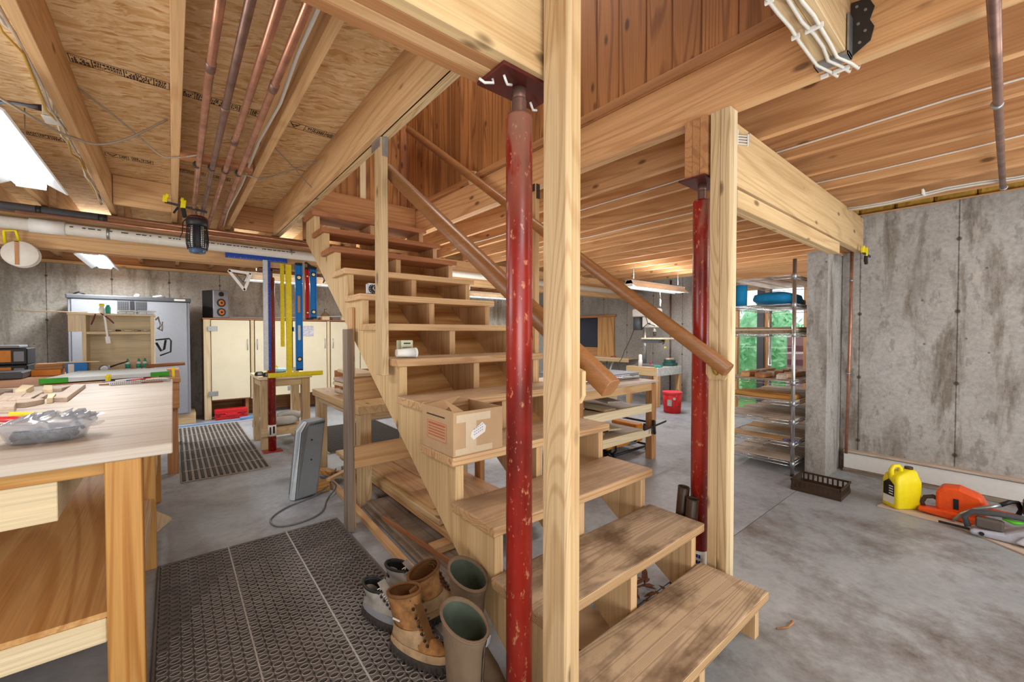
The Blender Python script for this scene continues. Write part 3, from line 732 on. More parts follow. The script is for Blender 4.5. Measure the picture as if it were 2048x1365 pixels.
# ---------------------------------------------------------------- things under the left ceiling
# printed grade stamps on the strand board
def stamp(x0, x1, y, seed, h=0.075):
    q = random.Random(seed); mb = MB(); z = JT - 0.0012; x = x0
    def r(a, b, c, d): mb.box(a, b, z, c, d, JT - 0.0001)
    while x < x1 - 0.02:
        wd = min(q.choice((0.055, 0.075, 0.11, 0.045)), x1 - x)
        r(x, y, x + wd, y + 0.003); r(x, y + h, x + wd, y + h + 0.003); r(x, y, x + 0.003, y + h)
        r(x + wd, y, x + wd + 0.003, y + h + 0.003)
        if wd > 0.07 and q.random() < 0.4:          # triangular grade mark
            m_ = x + wd / 2; mb.prism([(m_ - 0.028, y + 0.012, z), (m_ - 0.021, y + 0.012, z), (m_, y + 0.056, z), (m_, y + 0.068, z)], (0, 0, 0.001))
            mb.prism([(m_ + 0.028, y + 0.012, z), (m_ + 0.021, y + 0.012, z), (m_, y + 0.056, z), (m_, y + 0.068, z)], (0, 0, 0.001)); r(m_ - 0.015, y + 0.026, m_ + 0.015, y + 0.032)
        else:
            yy = y + 0.012
            while yy < y + h - 0.012:
                lh = q.choice((0.006, 0.010, 0.014)); xx = x + 0.008
                while xx < x + wd - 0.008:
                    cw = lh * q.uniform(0.35, 0.8)
                    if q.random() < 0.85: r(xx, yy, min(xx + cw, x + wd - 0.006), yy + lh)
                    xx += cw + 0.003
                yy += lh + 0.005
        x += wd + (0.0 if q.random() < 0.8 else 0.02)
    return mb
SJ = [0.005 + k * 0.405 for k in range(-8, 3)] + [0.845]
n = 0
ceil0 = bpy.data.objects['ceiling']
for (xa, xb, y, sd) in ((-0.355, 0.0, 2.74, 1), (0.05, 0.40, 2.76, 2), (0.46, 0.84, 2.77, 3), (-0.355, -0.10, 4.06, 4), (-0.76, -0.42, 3.95, 5), (0.05, 0.38, 4.1, 6)):
    link('grade_stamp', stamp(xa, xb, y, sd), INK, ceil0)

# four copper pipes that dive along the joist bay, and their strap
CUX = [(0.120, 0.150), (0.190, 0.205), (0.258, 0.262), (0.325, 0.345)]
for i, (xa, xb) in enumerate(CUX):
    t = thing('copper_pipe', (xa, 3.0, 2.25), ['copper water pipe along the joist bay, leftmost of the four', 'copper water pipe along the joist bay, second from the left, dull at its near end',
              'copper water pipe along the joist bay, third from the left', 'copper water pipe along the joist bay, closest to the white cable'][i], 'pipe', None)
    link('pipe', MB().tube([(xa, 0.7, 2.262), (xa, 2.0, 2.262), ((xa + xb) / 2, 3.6, 2.262), (xb, 4.78, 2.262)], 0.0145, 12), COPPER if i != 1 else COPPERDK, t)
    yj = 1.9 + 0.33 * ((i * 7) % 3)
    link('solder_joint', MB().lathe((xa, yj, 2.262), [(0.0155, -0.03), (0.0175, -0.028), (0.0175, 0.028), (0.0155, 0.03)], 12, 'Y'), COPPERDK, t)
    link('pipe_clip', MB().lathe((xa, 3.06, 2.262), [(0.015, -0.008), (0.019, -0.008), (0.019, 0.008), (0.015, 0.008)], 12, 'Y'), STEELDK, t)
solid('pipe_batten', B(0.046, 3.03, 2.285, 0.40, 3.10, 2.298 + 0.03), W_RED['X'], 'red brown batten across the joist bay that the four copper pipes are clipped to', 'batten', bevel=0.002)
solid('white_cable', MB().tube([(0.372, 1.2, 2.31), (0.372, 1.7, 2.315), (0.385, 2.1, 2.305), (0.372, 2.6, 2.31), (0.38, 3.4, 2.30), (0.372, 4.2, 2.31), (0.38, 4.78, 2.28)], 0.007, 8), PVC, 'white cable along the joist beside the copper pipes', 'cable')

# pipes across the bay under the joists
t = thing('drain_pipe', (1.5, 4.86, 2.07), 'long white plastic drain pipe across the bay in front of the far beam', 'pipe')
link('pipe', MB().cyl((-3.1, 4.875, 2.13), (7.45, 4.875, 2.07), 0.047, seg=24), PVC, t)
link('coupling', MB().cyl((-0.85, 4.875, 2.117), (-0.66, 4.875, 2.116), 0.055, seg=24), WHITEPL, t)
for x in (-0.42, 0.96, 2.2):
    link('pipe_strap', MB().cyl((x, 4.875, 2.115), (x + 0.02, 4.875, 2.115), 0.0495, seg=24), GALV, t)
mk = MB(); q = random.Random(9); x = -0.62
while x < 1.0:
    L_ = q.choice((0.012, 0.02, 0.03)); mk.obox((x, 4.8285, 2.128 - 0.004 * x), (L_, 0.002, 0.008), (8, 0, 0)); x += L_ + q.choice((0.008, 0.01, 0.05))
link('printed_line', mk, INK, t)
t = thing('pipe_insulation', (-1.7, 4.79, 2.2), 'dark grey insulated pipe under the joists at the far left, ending by the copper lines', 'pipe')
link('sleeve', MB().cyl((-3.1, 4.79, 2.236), (-0.42, 4.79, 2.222), 0.032, seg=16), DKGREY, t)
link('tape', MB().cyl((-0.80, 4.79, 2.224), (-0.77, 4.79, 2.224), 0.034, seg=16), BLACK, t)
link('tape', MB().cyl((-0.46, 4.79, 2.222), (-0.41, 4.79, 2.222), 0.034, seg=16), BLACK, t)
for i, (y, z, lab) in enumerate(((4.76, 2.232, 'copper pipe across the bay, upper one, crossing under the joist ends'), (4.77, 2.200, 'copper pipe across the bay, lower one, just above the white drain pipe'))):
    solid('copper_pipe', MB().cyl((-0.40 if i == 0 else -0.9, y, z + 0.005 if i == 0 else z - 0.012), (2.6, y, z - 0.02), 0.0135, seg=10), COPPER, lab, 'pipe')
solid('batten', B(-3.1, 4.94, 2.22, 2.4, 4.98, 2.285), W_OLD['X'], 'brown batten on the face of the far beam behind the copper pipes', 'batten')

# cables along and across the joists
t = thing('cable_bundle', (-0.45, 3.5, 2.3), 'bundle of white and yellow cables stapled along the left side of a joist', 'cable')
for i in range(5):
    q = random.Random(20 + i); pts = []
    for k in range(18):
        y = 1.2 + k * 0.21
        pts.append((-0.425 - 0.012 * (i % 3) + q.uniform(-0.010, 0.008), y, 2.33 + 0.03 * (i // 2) + q.uniform(-0.02, 0.02) + (0.05 if k % 6 == 0 else 0)))
    link('cable', MB().tube(pts, 0.0055, 6), PVC if i not in (1, 4) else plain('yellow_cable', (206, 170, 84), 0.5), t)
def wire(name, pts, r, mat, label, cat='cable'):
    # smooth a coarse path
    P_ = [Vector(p) for p in pts]; out = []
    for i in range(len(P_) - 1):
        p0, p1, p2, p3 = P_[max(i - 1, 0)], P_[i], P_[i + 1], P_[min(i + 2, len(P_) - 1)]
        for k in range(6):
            t_ = k / 6; out.append(0.5 * ((2 * p1) + (-p0 + p2) * t_ + (2 * p0 - 5 * p1 + 4 * p2 - p3) * t_ ** 2 + (-p0 + 3 * p1 - 3 * p2 + p3) * t_ ** 3))
    out.append(P_[-1])
    return solid(name, MB().tube(out, r, 6), mat, label, cat)
WIREG = plain('grey_wire', (150, 136, 118), 0.5)
wire('loose_wire', [(-0.62, 2.95, 2.36), (-0.45, 3.08, 2.30), (-0.385, 3.13, 2.292), (-0.30, 3.17, 2.30), (-0.18, 3.15, 2.36), (-0.01, 3.10, 2.50)], 0.006, WIREG, 'grey wire sagging from the left joist up to the strand board beside the bare joist')
wire('loose_wire', [(-0.36, 3.06, 2.53), (-0.2, 3.15, 2.44), (-0.05, 3.18, 2.32), (0.02, 3.10, 2.292), (0.10, 3.0, 2.29), (0.13, 2.98, 2.30)], 0.005, WIREG, 'grey wire running down from the board over the middle joist to the copper pipes')
wire('loose_wire', [(0.26, 3.12, 2.29), (0.36, 3.14, 2.29), (0.46, 3.15, 2.29), (0.60, 3.30, 2.40), (0.84, 3.2, 2.52)], 0.005, WIREG, 'grey wire looping between the copper pipes and the pale trimmer')
wire('loose_wire', [(0.50, 3.10, 2.52), (0.68, 3.25, 2.44), (0.84, 3.37, 2.35)], 0.004, GALV, 'thin bright wire stretched across the bay to the pale trimmer')
wire('power_cord', [(-0.49, 3.02, 2.37), (-0.60, 3.05, 2.37), (-0.64, 3.10, 2.35), (-0.66, 3.22, 2.32), (-0.62, 3.30, 2.26), (-0.57, 3.35, 2.20)], 0.008, plain('cord_blue_grey', (74, 82, 92), 0.5), 'blue grey lamp cord hanging from the ceiling outlet down to the bench lamp')
t = thing('ceiling_outlet', (-0.46, 3.05, 2.33), 'beige electrical outlet box on the left joist with a dark plug in it', 'outlet box')
link('box_body', B(-0.475, 2.99, 2.335, -0.405, 3.11, 2.42), plain('beige_steel', (196, 186, 160), 0.5), t, bevel=0.004)
link('cover_plate', B(-0.48, 3.0, 2.328, -0.41, 3.10, 2.334), WHITEPL, t, bevel=0.002)
link('plug', MB().cyl((-0.476, 3.03, 2.375), (-0.53, 3.035, 2.372), 0.016, 0.009, seg=10), plain('plug_maroon', (60, 22, 34), 0.5), t)
for y, yy in ((5.6, 0), (6.6, 1)):
    pass

# fluorescent fittings
def lamp(cx, cy, z, length, axis, label, width=0.26, chain=True):
    t = thing('fluorescent_lamp', (cx, cy, z), label, 'lamp')
    h = length / 2
    def T(l, w_, zz): return (cx + l, cy + w_, zz) if axis == 'X' else (cx + w_, cy + l, zz)
    sec = [(-width / 2, -0.05), (-width / 2 + 0.006, -0.055), (-0.045, 0.0), (0.045, 0.0), (width / 2 - 0.006, -0.055), (width / 2, -0.05), (0.055, 0.018), (0.04, 0.055), (-0.04, 0.055), (-0.055, 0.018)]
    link('reflector', MB().rings([[T(-h, a, z + b) for a, b in sec], [T(h, a, z + b) for a, b in sec]], smooth=False), REFL, t)
    for s in (-1, 1):
        link('tube', MB().cyl(T(-h + 0.03, s * 0.048, z - 0.026), T(h - 0.03, s * 0.048, z - 0.026), 0.017, seg=12), TUBE, t)
    for s in (-1, 1):
        link('end_cap', MB().box(*[min(p) if i < 3 else 0 for i, p in enumerate([])]) if False else MB().box(*T(s * h, -0.06, z - 0.045), *T(s * (h - 0.012), 0.06, z + 0.05)), WHITEPL, t, bevel=0.002)
        if chain: link('hanging_chain', MB().cyl(T(s * (h - 0.12), 0, z + 0.055), T(s * (h - 0.12), 0, JT - 0.0005), 0.003, seg=6), GALV, t)
    return t
lamp(-0.63, 3.06, 2.17, 1.24, 'Y', 'bright fluorescent lamp over the workbench at the left edge', 0.30)
lamp(-0.66, 6.83, 2.15, 1.24, 'Y', 'bright fluorescent lamp beyond the far beam, above the grey cabinet', 0.26)
lamp(1.42, 6.2, 2.0, 1.4, 'X', 'fluorescent lamp seen behind the hanging levels, above the cream cupboards')
lamp(4.75, 6.4, 2.0, 1.24, 'X', 'fluorescent lamp seen between the upper treads and the near red column')
lamp(5.9, 3.58, 2.0, 1.5, 'X', 'slim fluorescent lamp hung above the drill press')
lamp(6.3, 7.2, 1.75, 0.9, 'X', 'small fluorescent lamp near the boarded window')

# bug zapper and the clamp that holds it
t = thing('bug_zapper', (0.155, 4.0, 1.89), 'black caged bug zapper lantern hanging from a clamp below the joists', 'bug zapper')
cx, cy, zb = 0.155, 4.0, 1.895
link('hood', MB().lathe((cx, cy, zb), [(0.060, 0.20), (0.068, 0.205), (0.070, 0.245), (0.064, 0.262), (0.05, 0.272), (0.02, 0.278), (0.0, 0.278)], 24), BLACK, t)
link('hood_cap', MB().lathe((cx, cy, zb), [(0.066, 0.252), (0.0665, 0.262), (0.052, 0.276), (0.018, 0.283), (0, 0.283)], 24), plain('maroon_cap', (84, 30, 30), 0.4), t)
cage = MB()
for k in range(22):
    a = 2 * math.pi * k / 22
    cage.tube([(cx + r_ * math.cos(a), cy + r_ * math.sin(a), zb + h_) for r_, h_ in ((0.060, 0.02), (0.068, 0.06), (0.070, 0.11), (0.066, 0.16), (0.062, 0.205))], 0.0022, 4, caps=False)
for j in range(13):
    h_ = 0.03 + j * 0.0138; r_ = 0.062 + 0.008 * math.sin(math.pi * (h_ - 0.02) / 0.18)
    cage.tube([(cx + r_ * math.cos(2 * math.pi * k / 24), cy + r_ * math.sin(2 * math.pi * k / 24), zb + h_) for k in range(24)], 0.0022, 4, closed=True)
link('cage', cage, BLACK, t)
core = link('grid_core', MB().cyl((cx, cy, zb + 0.03), (cx, cy, zb + 0.2), 0.026, seg=16), DKGREY, t)
link('lamp_tube', MB().cyl((cx - 0.035, cy - 0.03, zb + 0.03), (cx - 0.035, cy - 0.03, zb + 0.2), 0.009, seg=10).cyl((cx + 0.03, cy - 0.035, zb + 0.03), (cx + 0.03, cy - 0.035, zb + 0.2), 0.009, seg=10), WHITEPL, t)
link('catch_tray', MB().lathe((cx, cy, zb), [(0.0, -0.004), (0.050, -0.004), (0.052, 0.0), (0.056, 0.028), (0.060, 0.03), (0.0, 0.03)], 24), plain('smoke_blue', (66, 84, 110), 0.25), t)
link('cord', MB().tube([(cx - 0.05, cy, zb + 0.27), (cx - 0.085, cy, zb + 0.22), (cx - 0.09, cy, zb + 0.14), (cx - 0.105, cy, zb + 0.10)], 0.004, 6), BLACK, t)
link('hook', MB().tube([(cx, cy, zb + 0.28), (cx - 0.005, cy, zb + 0.31), (cx + 0.012, cy, zb + 0.335), (cx - 0.002, cy, zb + 0.35)], 0.003, 6), STEELDK, t)

def bar_clamp(p, d, length, label, jaw=0.07, col=YELLOW):
    """trigger clamp: bar from p along d, jaws pointing to jd"""
    t = thing('bar_clamp', p, label, 'clamp')
    p = Vector(p); d = Vector(d).normalized(); up = Vector((0, 0, 1)) if abs(d.z) < 0.8 else Vector((1, 0, 0)); s = d.cross(up).normalized(); u = s.cross(d)
    link('bar', MB().bar(p, p + d * length, 0.006, 0.018), STEELDK, t)
    link('fixed_jaw', MB().bar(p, p + u * jaw, 0.02, 0.028, d).bar(p + u * jaw, p + u * jaw + d * 0.02, 0.026, 0.026), col, t, bevel=0.003)
    m_ = p + d * length * 0.42
    link('sliding_jaw', MB().bar(m_ - u * 0.015, m_ + u * jaw, 0.022, 0.032, d).bar(m_ + u * jaw, m_ + u * jaw - d * 0.02, 0.026, 0.026), col, t, bevel=0.003)
    link('grip', MB().bar(m_ - u * 0.01, m_ - u * 0.085 + d * 0.02, 0.024, 0.03, d), BLACK, t, bevel=0.006)
    link('trigger', MB().bar(m_ - u * 0.015 - d * 0.028, m_ - u * 0.07 - d * 0.05, 0.012, 0.014, d), BLACK, t, bevel=0.003)
    return t
bar_clamp((-0.035, 4.1, 2.27), (1, 0.0, -0.12), 0.26, 'yellow and black bar clamp gripping the joist above the bug zapper', jaw=0.05)
bar_clamp((4.55, 0.83, 1.962), (1, 0, 0.0), 0.30, 'yellow and black bar clamp at the wall end of the wide pale board', jaw=0.045)

# cable reel at the left, over the far beam face
t = thing('cable_reel', (-0.90, 4.90, 1.87), 'round white reel hanging on a strap from the far beam at the left edge', 'reel')
link('flange', MB().lathe((-0.90, 4.86, 1.885), [(0.0, 0), (0.095, 0.0), (0.10, 0.006), (0.095, 0.012), (0, 0.012)], 28, 'Y'), PVC, t)
link('flange', MB().lathe((-0.90, 4.93, 1.885), [(0.0, 0), (0.095, 0.0), (0.10, 0.006), (0.095, 0.012), (0, 0.012)], 28, 'Y'), PVC, t)
link('wound_cord', MB().lathe((-0.90, 4.872, 1.885), [(0.03, 0), (0.065, 0.002), (0.068, 0.028), (0.065, 0.056), (0.03, 0.058)], 24, 'Y'), W_PALE['Y'], t)
link('strap', MB().box(-0.925, 4.852, 1.80, -0.905, 4.858, 1.98).box(-0.925, 4.852, 1.975, -0.905, 4.98, 1.981), W_OLD['Z'], t)
solid('strap_hook', MB().tube([(-0.99, 4.95, 1.965), (-0.99, 4.92, 2.06), (-0.93, 4.92, 2.07), (-0.92, 4.95, 1.99)], 0.010, 8), YELLOW, 'yellow hook on the far beam above the white reel', 'hook')

# ---------------------------------------------------------------- rules, squares and levels on the face of the far beam
YB = 4.982
def ticks(x0, x1, z0, z1, y, n, side=1, L_=0.012, th=0.0016, horiz=False):
    mb = MB()
    for i in range(n):
        l = L_ * (1.0 if i % 4 == 0 else 0.55)
        if not horiz:
            z = z0 + (z1 - z0) * (i + 0.5) / n; xa = x0 if side > 0 else x1
            mb.box(xa, y - 0.0008, z - th / 2, xa + side * l, y, z + th / 2)
        else:
            x = x0 + (x1 - x0) * (i + 0.5) / n
            mb.box(x - th / 2, y - 0.0008, z0, x + th / 2, y, z0 + l)
    return mb
t = thing('straight_rule', (0.747, YB - 0.03, 0.885), 'tall silver straightedge hanging next to the blue square', 'ruler')
link('blade', B(0.727, YB - 0.034, 0.885, 0.772, YB - 0.030, 2.035), plain('silver_aluminium', (206, 212, 218), 0.35, 0.3), t, bevel=0.001)
link('scale', ticks(0.727, 0.772, 0.92, 2.0, YB - 0.0342, 90), INK, t)
t = thing('drywall_square', (0.68, YB - 0.025, 0.88), 'big dark blue T-square hung with its crossbar across the beam', 'T-square')
link('blade', B(0.773, YB - 0.028, 0.88, 0.797, YB - 0.024, 2.024), BLUEDK, t, bevel=0.001)
link('crossbar', B(0.41, YB - 0.028, 2.025, 0.955, YB - 0.016, 2.075), BLUEDK, t, bevel=0.001)
link('scale', ticks(0.773, 0.797, 0.92, 2.02, YB - 0.0282, 60), PAPER, t)
link('scale', ticks(0.43, 0.94, 2.028, 2.07, YB - 0.0282, 40, horiz=True), PAPER, t)
t = thing('straight_rule', (0.905, YB - 0.02, 1.13), 'short yellow rule hanging left of the long yellow square', 'ruler')
link('blade', B(0.888, YB - 0.022, 1.13, 0.926, YB - 0.018, 2.015), YELRULE, t, bevel=0.001)
link('scale', ticks(0.888, 0.926, 1.15, 1.99, YB - 0.0222, 60), INK, t)
t = thing('drywall_square', (0.96, YB - 0.04, 0.80), 'long yellow T-square hanging upside down, its crossbar at table height', 'T-square')
link('blade', B(0.935, YB - 0.046, 0.85, 0.992, YB - 0.041, 2.01), YELRULE, t, bevel=0.001)
link('crossbar', B(0.763, YB - 0.052, 0.805, 1.30, YB - 0.040, 0.855), YELRULE, t, bevel=0.001)
link('scale', ticks(0.935, 0.992, 0.88, 2.0, YB - 0.0464, 90), INK, t)
link('scale', ticks(0.78, 1.28, 0.81, 0.85, YB - 0.0524, 40, horiz=True), INK, t)
def level(x0, x1, z0, z1, mat, label, vials, dark=True):
    t = thing('spirit_level', ((x0 + x1) / 2, YB - 0.03, z0), label, 'level')
    y0 = YB - 0.045
    link('rail', MB().box(x0, y0, z0, x0 + 0.010, YB - 0.015, z1).box(x1 - 0.010, y0, z0, x1, YB - 0.015, z1), mat, t, bevel=0.002)
    link('web', B(x0 + 0.010, y0 + 0.008, z0 + 0.01, x1 - 0.010, y0 + 0.016, z1 - 0.01), mat, t)
    link('end_cap', B(x0, y0 - 0.001, z1 - 0.01, x1, YB - 0.014, z1 + 0.015), BLACK, t, bevel=0.004)
    link('end_cap', B(x0, y0 - 0.001, z0 - 0.008, x1, YB - 0.014, z0 + 0.01), BLACK, t, bevel=0.004)
    xc = (x0 + x1) / 2
    for z, rr in vials:
        v_ = link('vial_window', MB().lathe((xc, y0 + 0.001, z), [(0.0, 0.008), (rr, 0.008), (rr, 0.0), (rr * 0.8, -0.001), (0, -0.001)], 20, 'Y'), BLACK, t)
        link('vial', MB().lathe((xc, y0 - 0.002, z), [(0, 0), (rr * 0.62, 0), (rr * 0.62, 0.002), (0, 0.002)], 16, 'Y'), plain('vial_yellow', (240, 226, 170), 0.3), v_)
    return t
lv = level(1.030, 1.100, 0.875, 2.02, BLUE, 'long bright blue spirit level hanging down to the work table', [(1.88, 0.030), (0.99, 0.026)])
ORG_ = ORG[lv.name]
link('hand_hole', MB().box(1.052, YB - 0.0385, 1.50, 1.078, YB - 0.0365, 1.68), plain('slot_tan', (176, 130, 84), 0.6), lv, bevel=0.001)
link('hand_hole', MB().box(1.052, YB - 0.0385, 1.20, 1.078, YB - 0.0365, 1.36), plain('slot_pale', (206, 200, 180), 0.6), lv, bevel=0.001)
level(1.130, 1.168, 1.43, 1.98, plain('red_aluminium', (176, 34, 34), 0.35, 0.1), 'short red spirit level hanging between the two blue ones', [(1.90, 0.015), (1.50, 0.015)])
level(1.178, 1.245, 1.445, 1.99, BLUE, 'short blue spirit level hanging nearest the stair stringer', [(1.925, 0.026), (1.51, 0.026)])
solid('hand_saw', MB().prism([(1.11, YB - 0.052, 2.04), (1.15, YB - 0.052, 2.035), (1.15, YB - 0.052, 1.99), (1.235, YB - 0.052, 1.985), (1.25, YB - 0.052, 2.005), (1.19, YB - 0.052, 2.02), (1.14, YB - 0.052, 2.055)], (0, 0.006, 0)), BLACK, 'black hook plate that the short levels hang from', 'hook')
solid('straight_rule', B(1.105, YB - 0.03, 1.44, 1.127, YB - 0.026, 2.06), plain('clear_rule', (196, 190, 186), 0.3, 0.2), 'narrow pale grey rule hanging between the long blue level and the red one', 'ruler', bevel=0.001)
t = thing('set_square', (0.52, YB - 0.02, 1.69), 'white triangular set square hanging point down from the far beam', 'set square')
def tri(p, q_, r_, w0):
    # hollow triangle made of three bars
    mb = MB(); y = YB - 0.02
    for a, b in ((p, q_), (q_, r_), (r_, p)): mb.bar((a[0], y, a[1]), (b[0], y, b[1]), w0, 0.003, (0, 1, 0))
    return mb
link('frame', tri((0.435, 1.90), (0.625, 1.885), (0.568, 1.71), 0.026), WHITEPL, t)
link('inner_scale', tri((0.50, 1.868), (0.585, 1.862), (0.556, 1.79), 0.008), DKGREY, t)
solid('hanging_pliers', MB().tube([(1.31, YB - 0.03, 1.99), (1.32, YB - 0.03, 1.93), (1.335, YB - 0.03, 1.88), (1.315, YB - 0.03, 1.84)], [0.006, 0.016, 0.014, 0.006], 8), DKGREY, 'small dark tool hanging on the far beam right of the levels', 'tool')

# ---------------------------------------------------------------- small work table with levels over it
def table4(x0, y0, x1, y1, ztop, tth, leg, label, mt, ml, shelf=None, apron=0.08, name='work_table', over=0.02, cat='table'):
    t = thing(name, ((x0 + x1) / 2, (y0 + y1) / 2, 0), label, cat)
    link('table_top', B(x0, y0, ztop - tth, x1, y1, ztop), mt, t, bevel=0.003)
    a0, a1, b0, b1 = x0 + over, x1 - over, y0 + over, y1 - over
    for lx in (a0, a1 - leg):
        for ly in (b0, b1 - leg): link('leg', B(lx, ly, 0, lx + leg, ly + leg, ztop - tth), ml['Z'], t, bevel=0.003)
    zt = ztop - tth
    if apron:
        link('apron', MB().box(a0 + leg, b0 + 0.01, zt - apron, a1 - leg, b0 + 0.035, zt), ml['X'], t, bevel=0.002)
        link('apron', MB().box(a0 + leg, b1 - 0.035, zt - apron, a1 - leg, b1 - 0.01, zt), ml['X'], t, bevel=0.002)
        link('apron', MB().box(a0 + 0.01, b0 + leg, zt - apron, a0 + 0.035, b1 - leg, zt), ml['Y'], t, bevel=0.002)
        link('apron', MB().box(a1 - 0.035, b0 + leg, zt - apron, a1 - 0.01, b1 - leg, zt), ml['Y'], t, bevel=0.002)
    if shelf:
        link('shelf_rail', B(a0 - 0.004, b0 - 0.02, shelf - 0.09, a1 + 0.004, b0 - 0.001, shelf), ml['X'], t, bevel=0.002)
        link('shelf_rail', B(a0 - 0.004, b1 + 0.001, shelf - 0.09, a1 + 0.004, b1 + 0.02, shelf), ml['X'], t, bevel=0.002)
        link('shelf_board', B(a0 + leg + 0.002, b0, shelf - 0.02, a1 - leg - 0.002, b1, shelf), ml['X'], t)
    return t
table4(0.71, 5.145, 1.24, 5.80, 0.80, 0.035, 0.085, 'small pine work table on thick square legs behind the slim red column', W_PALE['X'], W_POST, shelf=0.235)
sk = MB()
def sack(x, y, z, sx, sy, sz, label, mat=BAGCL, name='sand_bag', cat='bag', group=None, seed=1):
    q = random.Random(seed); mb = MB(); rg = []
    for j in range(9):
        v_ = j / 8; hh = -1 + 2 * v_; ring = []
        for i in range(20):
            a = 2 * math.pi * i / 20; ca, sa = math.cos(a), math.sin(a)
            e = 0.55; px = (abs(ca) ** e) * (1 if ca > 0 else -1); py = (abs(sa) ** e) * (1 if sa > 0 else -1)
            k = (1 - abs(hh) ** 3.2) ** 0.5 if abs(hh) < 1 else 0
            k = max(k, 0.5 if j else 0.5)
            ring.append((x + px * sx / 2 * k * q.uniform(0.97, 1.03), y + py * sy / 2 * k * q.uniform(0.97, 1.03), z + sz * v_ + (q.uniform(-0.004, 0.006) if 0 < j < 8 else 0)))
        rg.append(ring)
    return solid(name, MB().rings(rg), mat, label, cat, group)
sack(0.965, 5.27, 0.2365, 0.28, 0.20, 0.085, 'grey sack on the front of the small work table lower shelf', seed=2)
sack(1.07, 5.52, 0.236, 0.26, 0.22, 0.10, 'grey sack at the back of the small work table lower shelf', seed=3)
sack(0.84, 5.50, 0.236, 0.16, 0.2, 0.07, 'small grey sack behind the slim red column on the lower shelf', seed=4)
# odds and ends on its top
for i, (x, y, lab) in enumerate(((0.745, 5.33, 'black tape measure lying at the left back of the small work table'), (0.80, 5.19, 'dark tape measure at the front edge of the small work table beside the silver rule'))):
    t = thing('tape_measure', (x, y, 0.80), lab, 'tape measure')
    link('case', MB().prism([(x - 0.05, y - 0.02, 0.801), (x + 0.04, y - 0.02, 0.801), (x + 0.045, y - 0.02, 0.825), (x + 0.02, y - 0.02, 0.845), (x - 0.03, y - 0.02, 0.845), (x - 0.05, y - 0.02, 0.83)], (0, 0.045, 0)), BLACK, t, bevel=0.006)
    link('belt_clip', B(x - 0.025, y - 0.024, 0.81, x + 0.015, y - 0.0205, 0.838), GALV, t, bevel=0.001)
sack(0.98, 5.66, 0.801, 0.2, 0.12, 0.05, 'crumpled pale blue bag at the back of the small work table', mat=plain('pale_blue_bag', (150, 196, 220), 0.5), name='plastic_bag', seed=8)
solid('yellow_clamp', MB().tube([(0.86, 5.62, 0.86), (0.91, 5.62, 0.88), (0.93, 5.62, 0.90), (0.97, 5.62, 0.865)], 0.010, 8).cyl((0.86, 5.62, 0.801), (0.86, 5.62, 0.86), 0.012), YELLOW, 'small yellow hand clamp standing on the small work table behind the squares', 'clamp')
solid('steel_clamp', MB().box(1.13, 5.56, 0.801, 1.19, 5.60, 0.86).cyl((1.10, 5.58, 0.84), (1.24, 5.58, 0.84), 0.008), GALV, 'small steel clamp on the small work table beside the blue level', 'clamp')

# ---------------------------------------------------------------- the big workbench at the left edge
BZ = 0.91
t = thing('workbench', (-0.6, 3.0, 0), 'long workbench with a pale plywood top on square laminated legs at the left edge', 'workbench')
link('bench_top', B(-1.30, 1.775, BZ - 0.036, -0.005, 4.24, BZ), W_BENCH['X'], t, bevel=0.003)
for y in (1.79, 2.93, 4.06):
    for x in (-0.170, -1.20):
        link('leg', B(x, y, 0, x + 0.088, y + 0.088, BZ - 0.037), W_GOLD['Z'], t, bevel=0.003)
for y in (1.83, 2.98, 4.10):
    link('apron', B(-1.11, y, BZ - 0.085, -0.172, y + 0.036, BZ - 0.038), W_GOLD['X'], t, bevel=0.002)
for y in (1.81, 2.95, 4.07):
    link('shelf_rail', B(-1.11, y, 0.295, -0.172, y + 0.036, 0.372), W_PALE['X'], t, bevel=0.003)
for x in (-0.135, -1.19):
    link('stretcher', B(x, 1.88, 0.30, x + 0.036, 2.925, 0.385), W_POST['Y'], t, bevel=0.002)
    link('stretcher', B(x, 3.02, 0.30, x + 0.036, 4.055, 0.385), W_POST['Y'], t, bevel=0.002)
    link('side_apron', B(x, 1.88, BZ - 0.10, x + 0.036, 4.055, BZ - 0.038), W_SCRAP['Y'], t, bevel=0.002)
link('shelf_board', B(-1.155, 1.815, 0.373, -0.172, 4.10, 0.391), W_PLY['Y'], t)
dw = link('drawer', MB().box(-0.95, 1.848, 0.70, -0.278, 1.862, 0.850).box(-0.95, 1.863, 0.70, -0.938, 2.32, 0.845).box(-0.292, 1.863, 0.70, -0.280, 2.32, 0.845).box(-0.937, 2.308, 0.70, -0.293, 2.32, 0.845).box(-0.937, 1.863, 0.70, -0.293, 2.307, 0.708), W_PALE['X'], t, bevel=0.002)
link('drawer_runner', B(-0.276, 1.87, 0.838, -0.20, 2.4, 0.872), W_RED['Y'], t)
solid('triangular_offcut', MB().prism([(-0.16, 3.30, 0.003), (-0.02, 3.62, 0.003), (-0.16, 3.95, 0.003)], (0, 0, 0.018)), W_PALE['Y'], 'pale pointed offcut lying on the floor under the workbench edge', 'offcut')
solid('lumber_offcut', MB().obox((-0.80, 2.25, 0.404), (0.05, 0.26, 0.022), (0, 0, -28)), W_PALE['Y'], 'short white wood offcut on the lower shelf of the workbench at the left edge', 'offcut', bevel=0.002)
t = thing('vent_block', (-0.24, 2.92, 0.392), 'small dark slotted block standing on the workbench lower shelf behind the leg', 'block')
link('block_body', B(-0.24, 2.72, 0.392, -0.19, 2.80, 0.56), W_RED['Z'], t)
link('slots', MB().box(-0.236, 2.716, 0.41, -0.228, 2.72, 0.55).box(-0.222, 2.716, 0.41, -0.214, 2.72, 0.55).box(-0.208, 2.716, 0.41, -0.200, 2.72, 0.55), STEELDK, t)

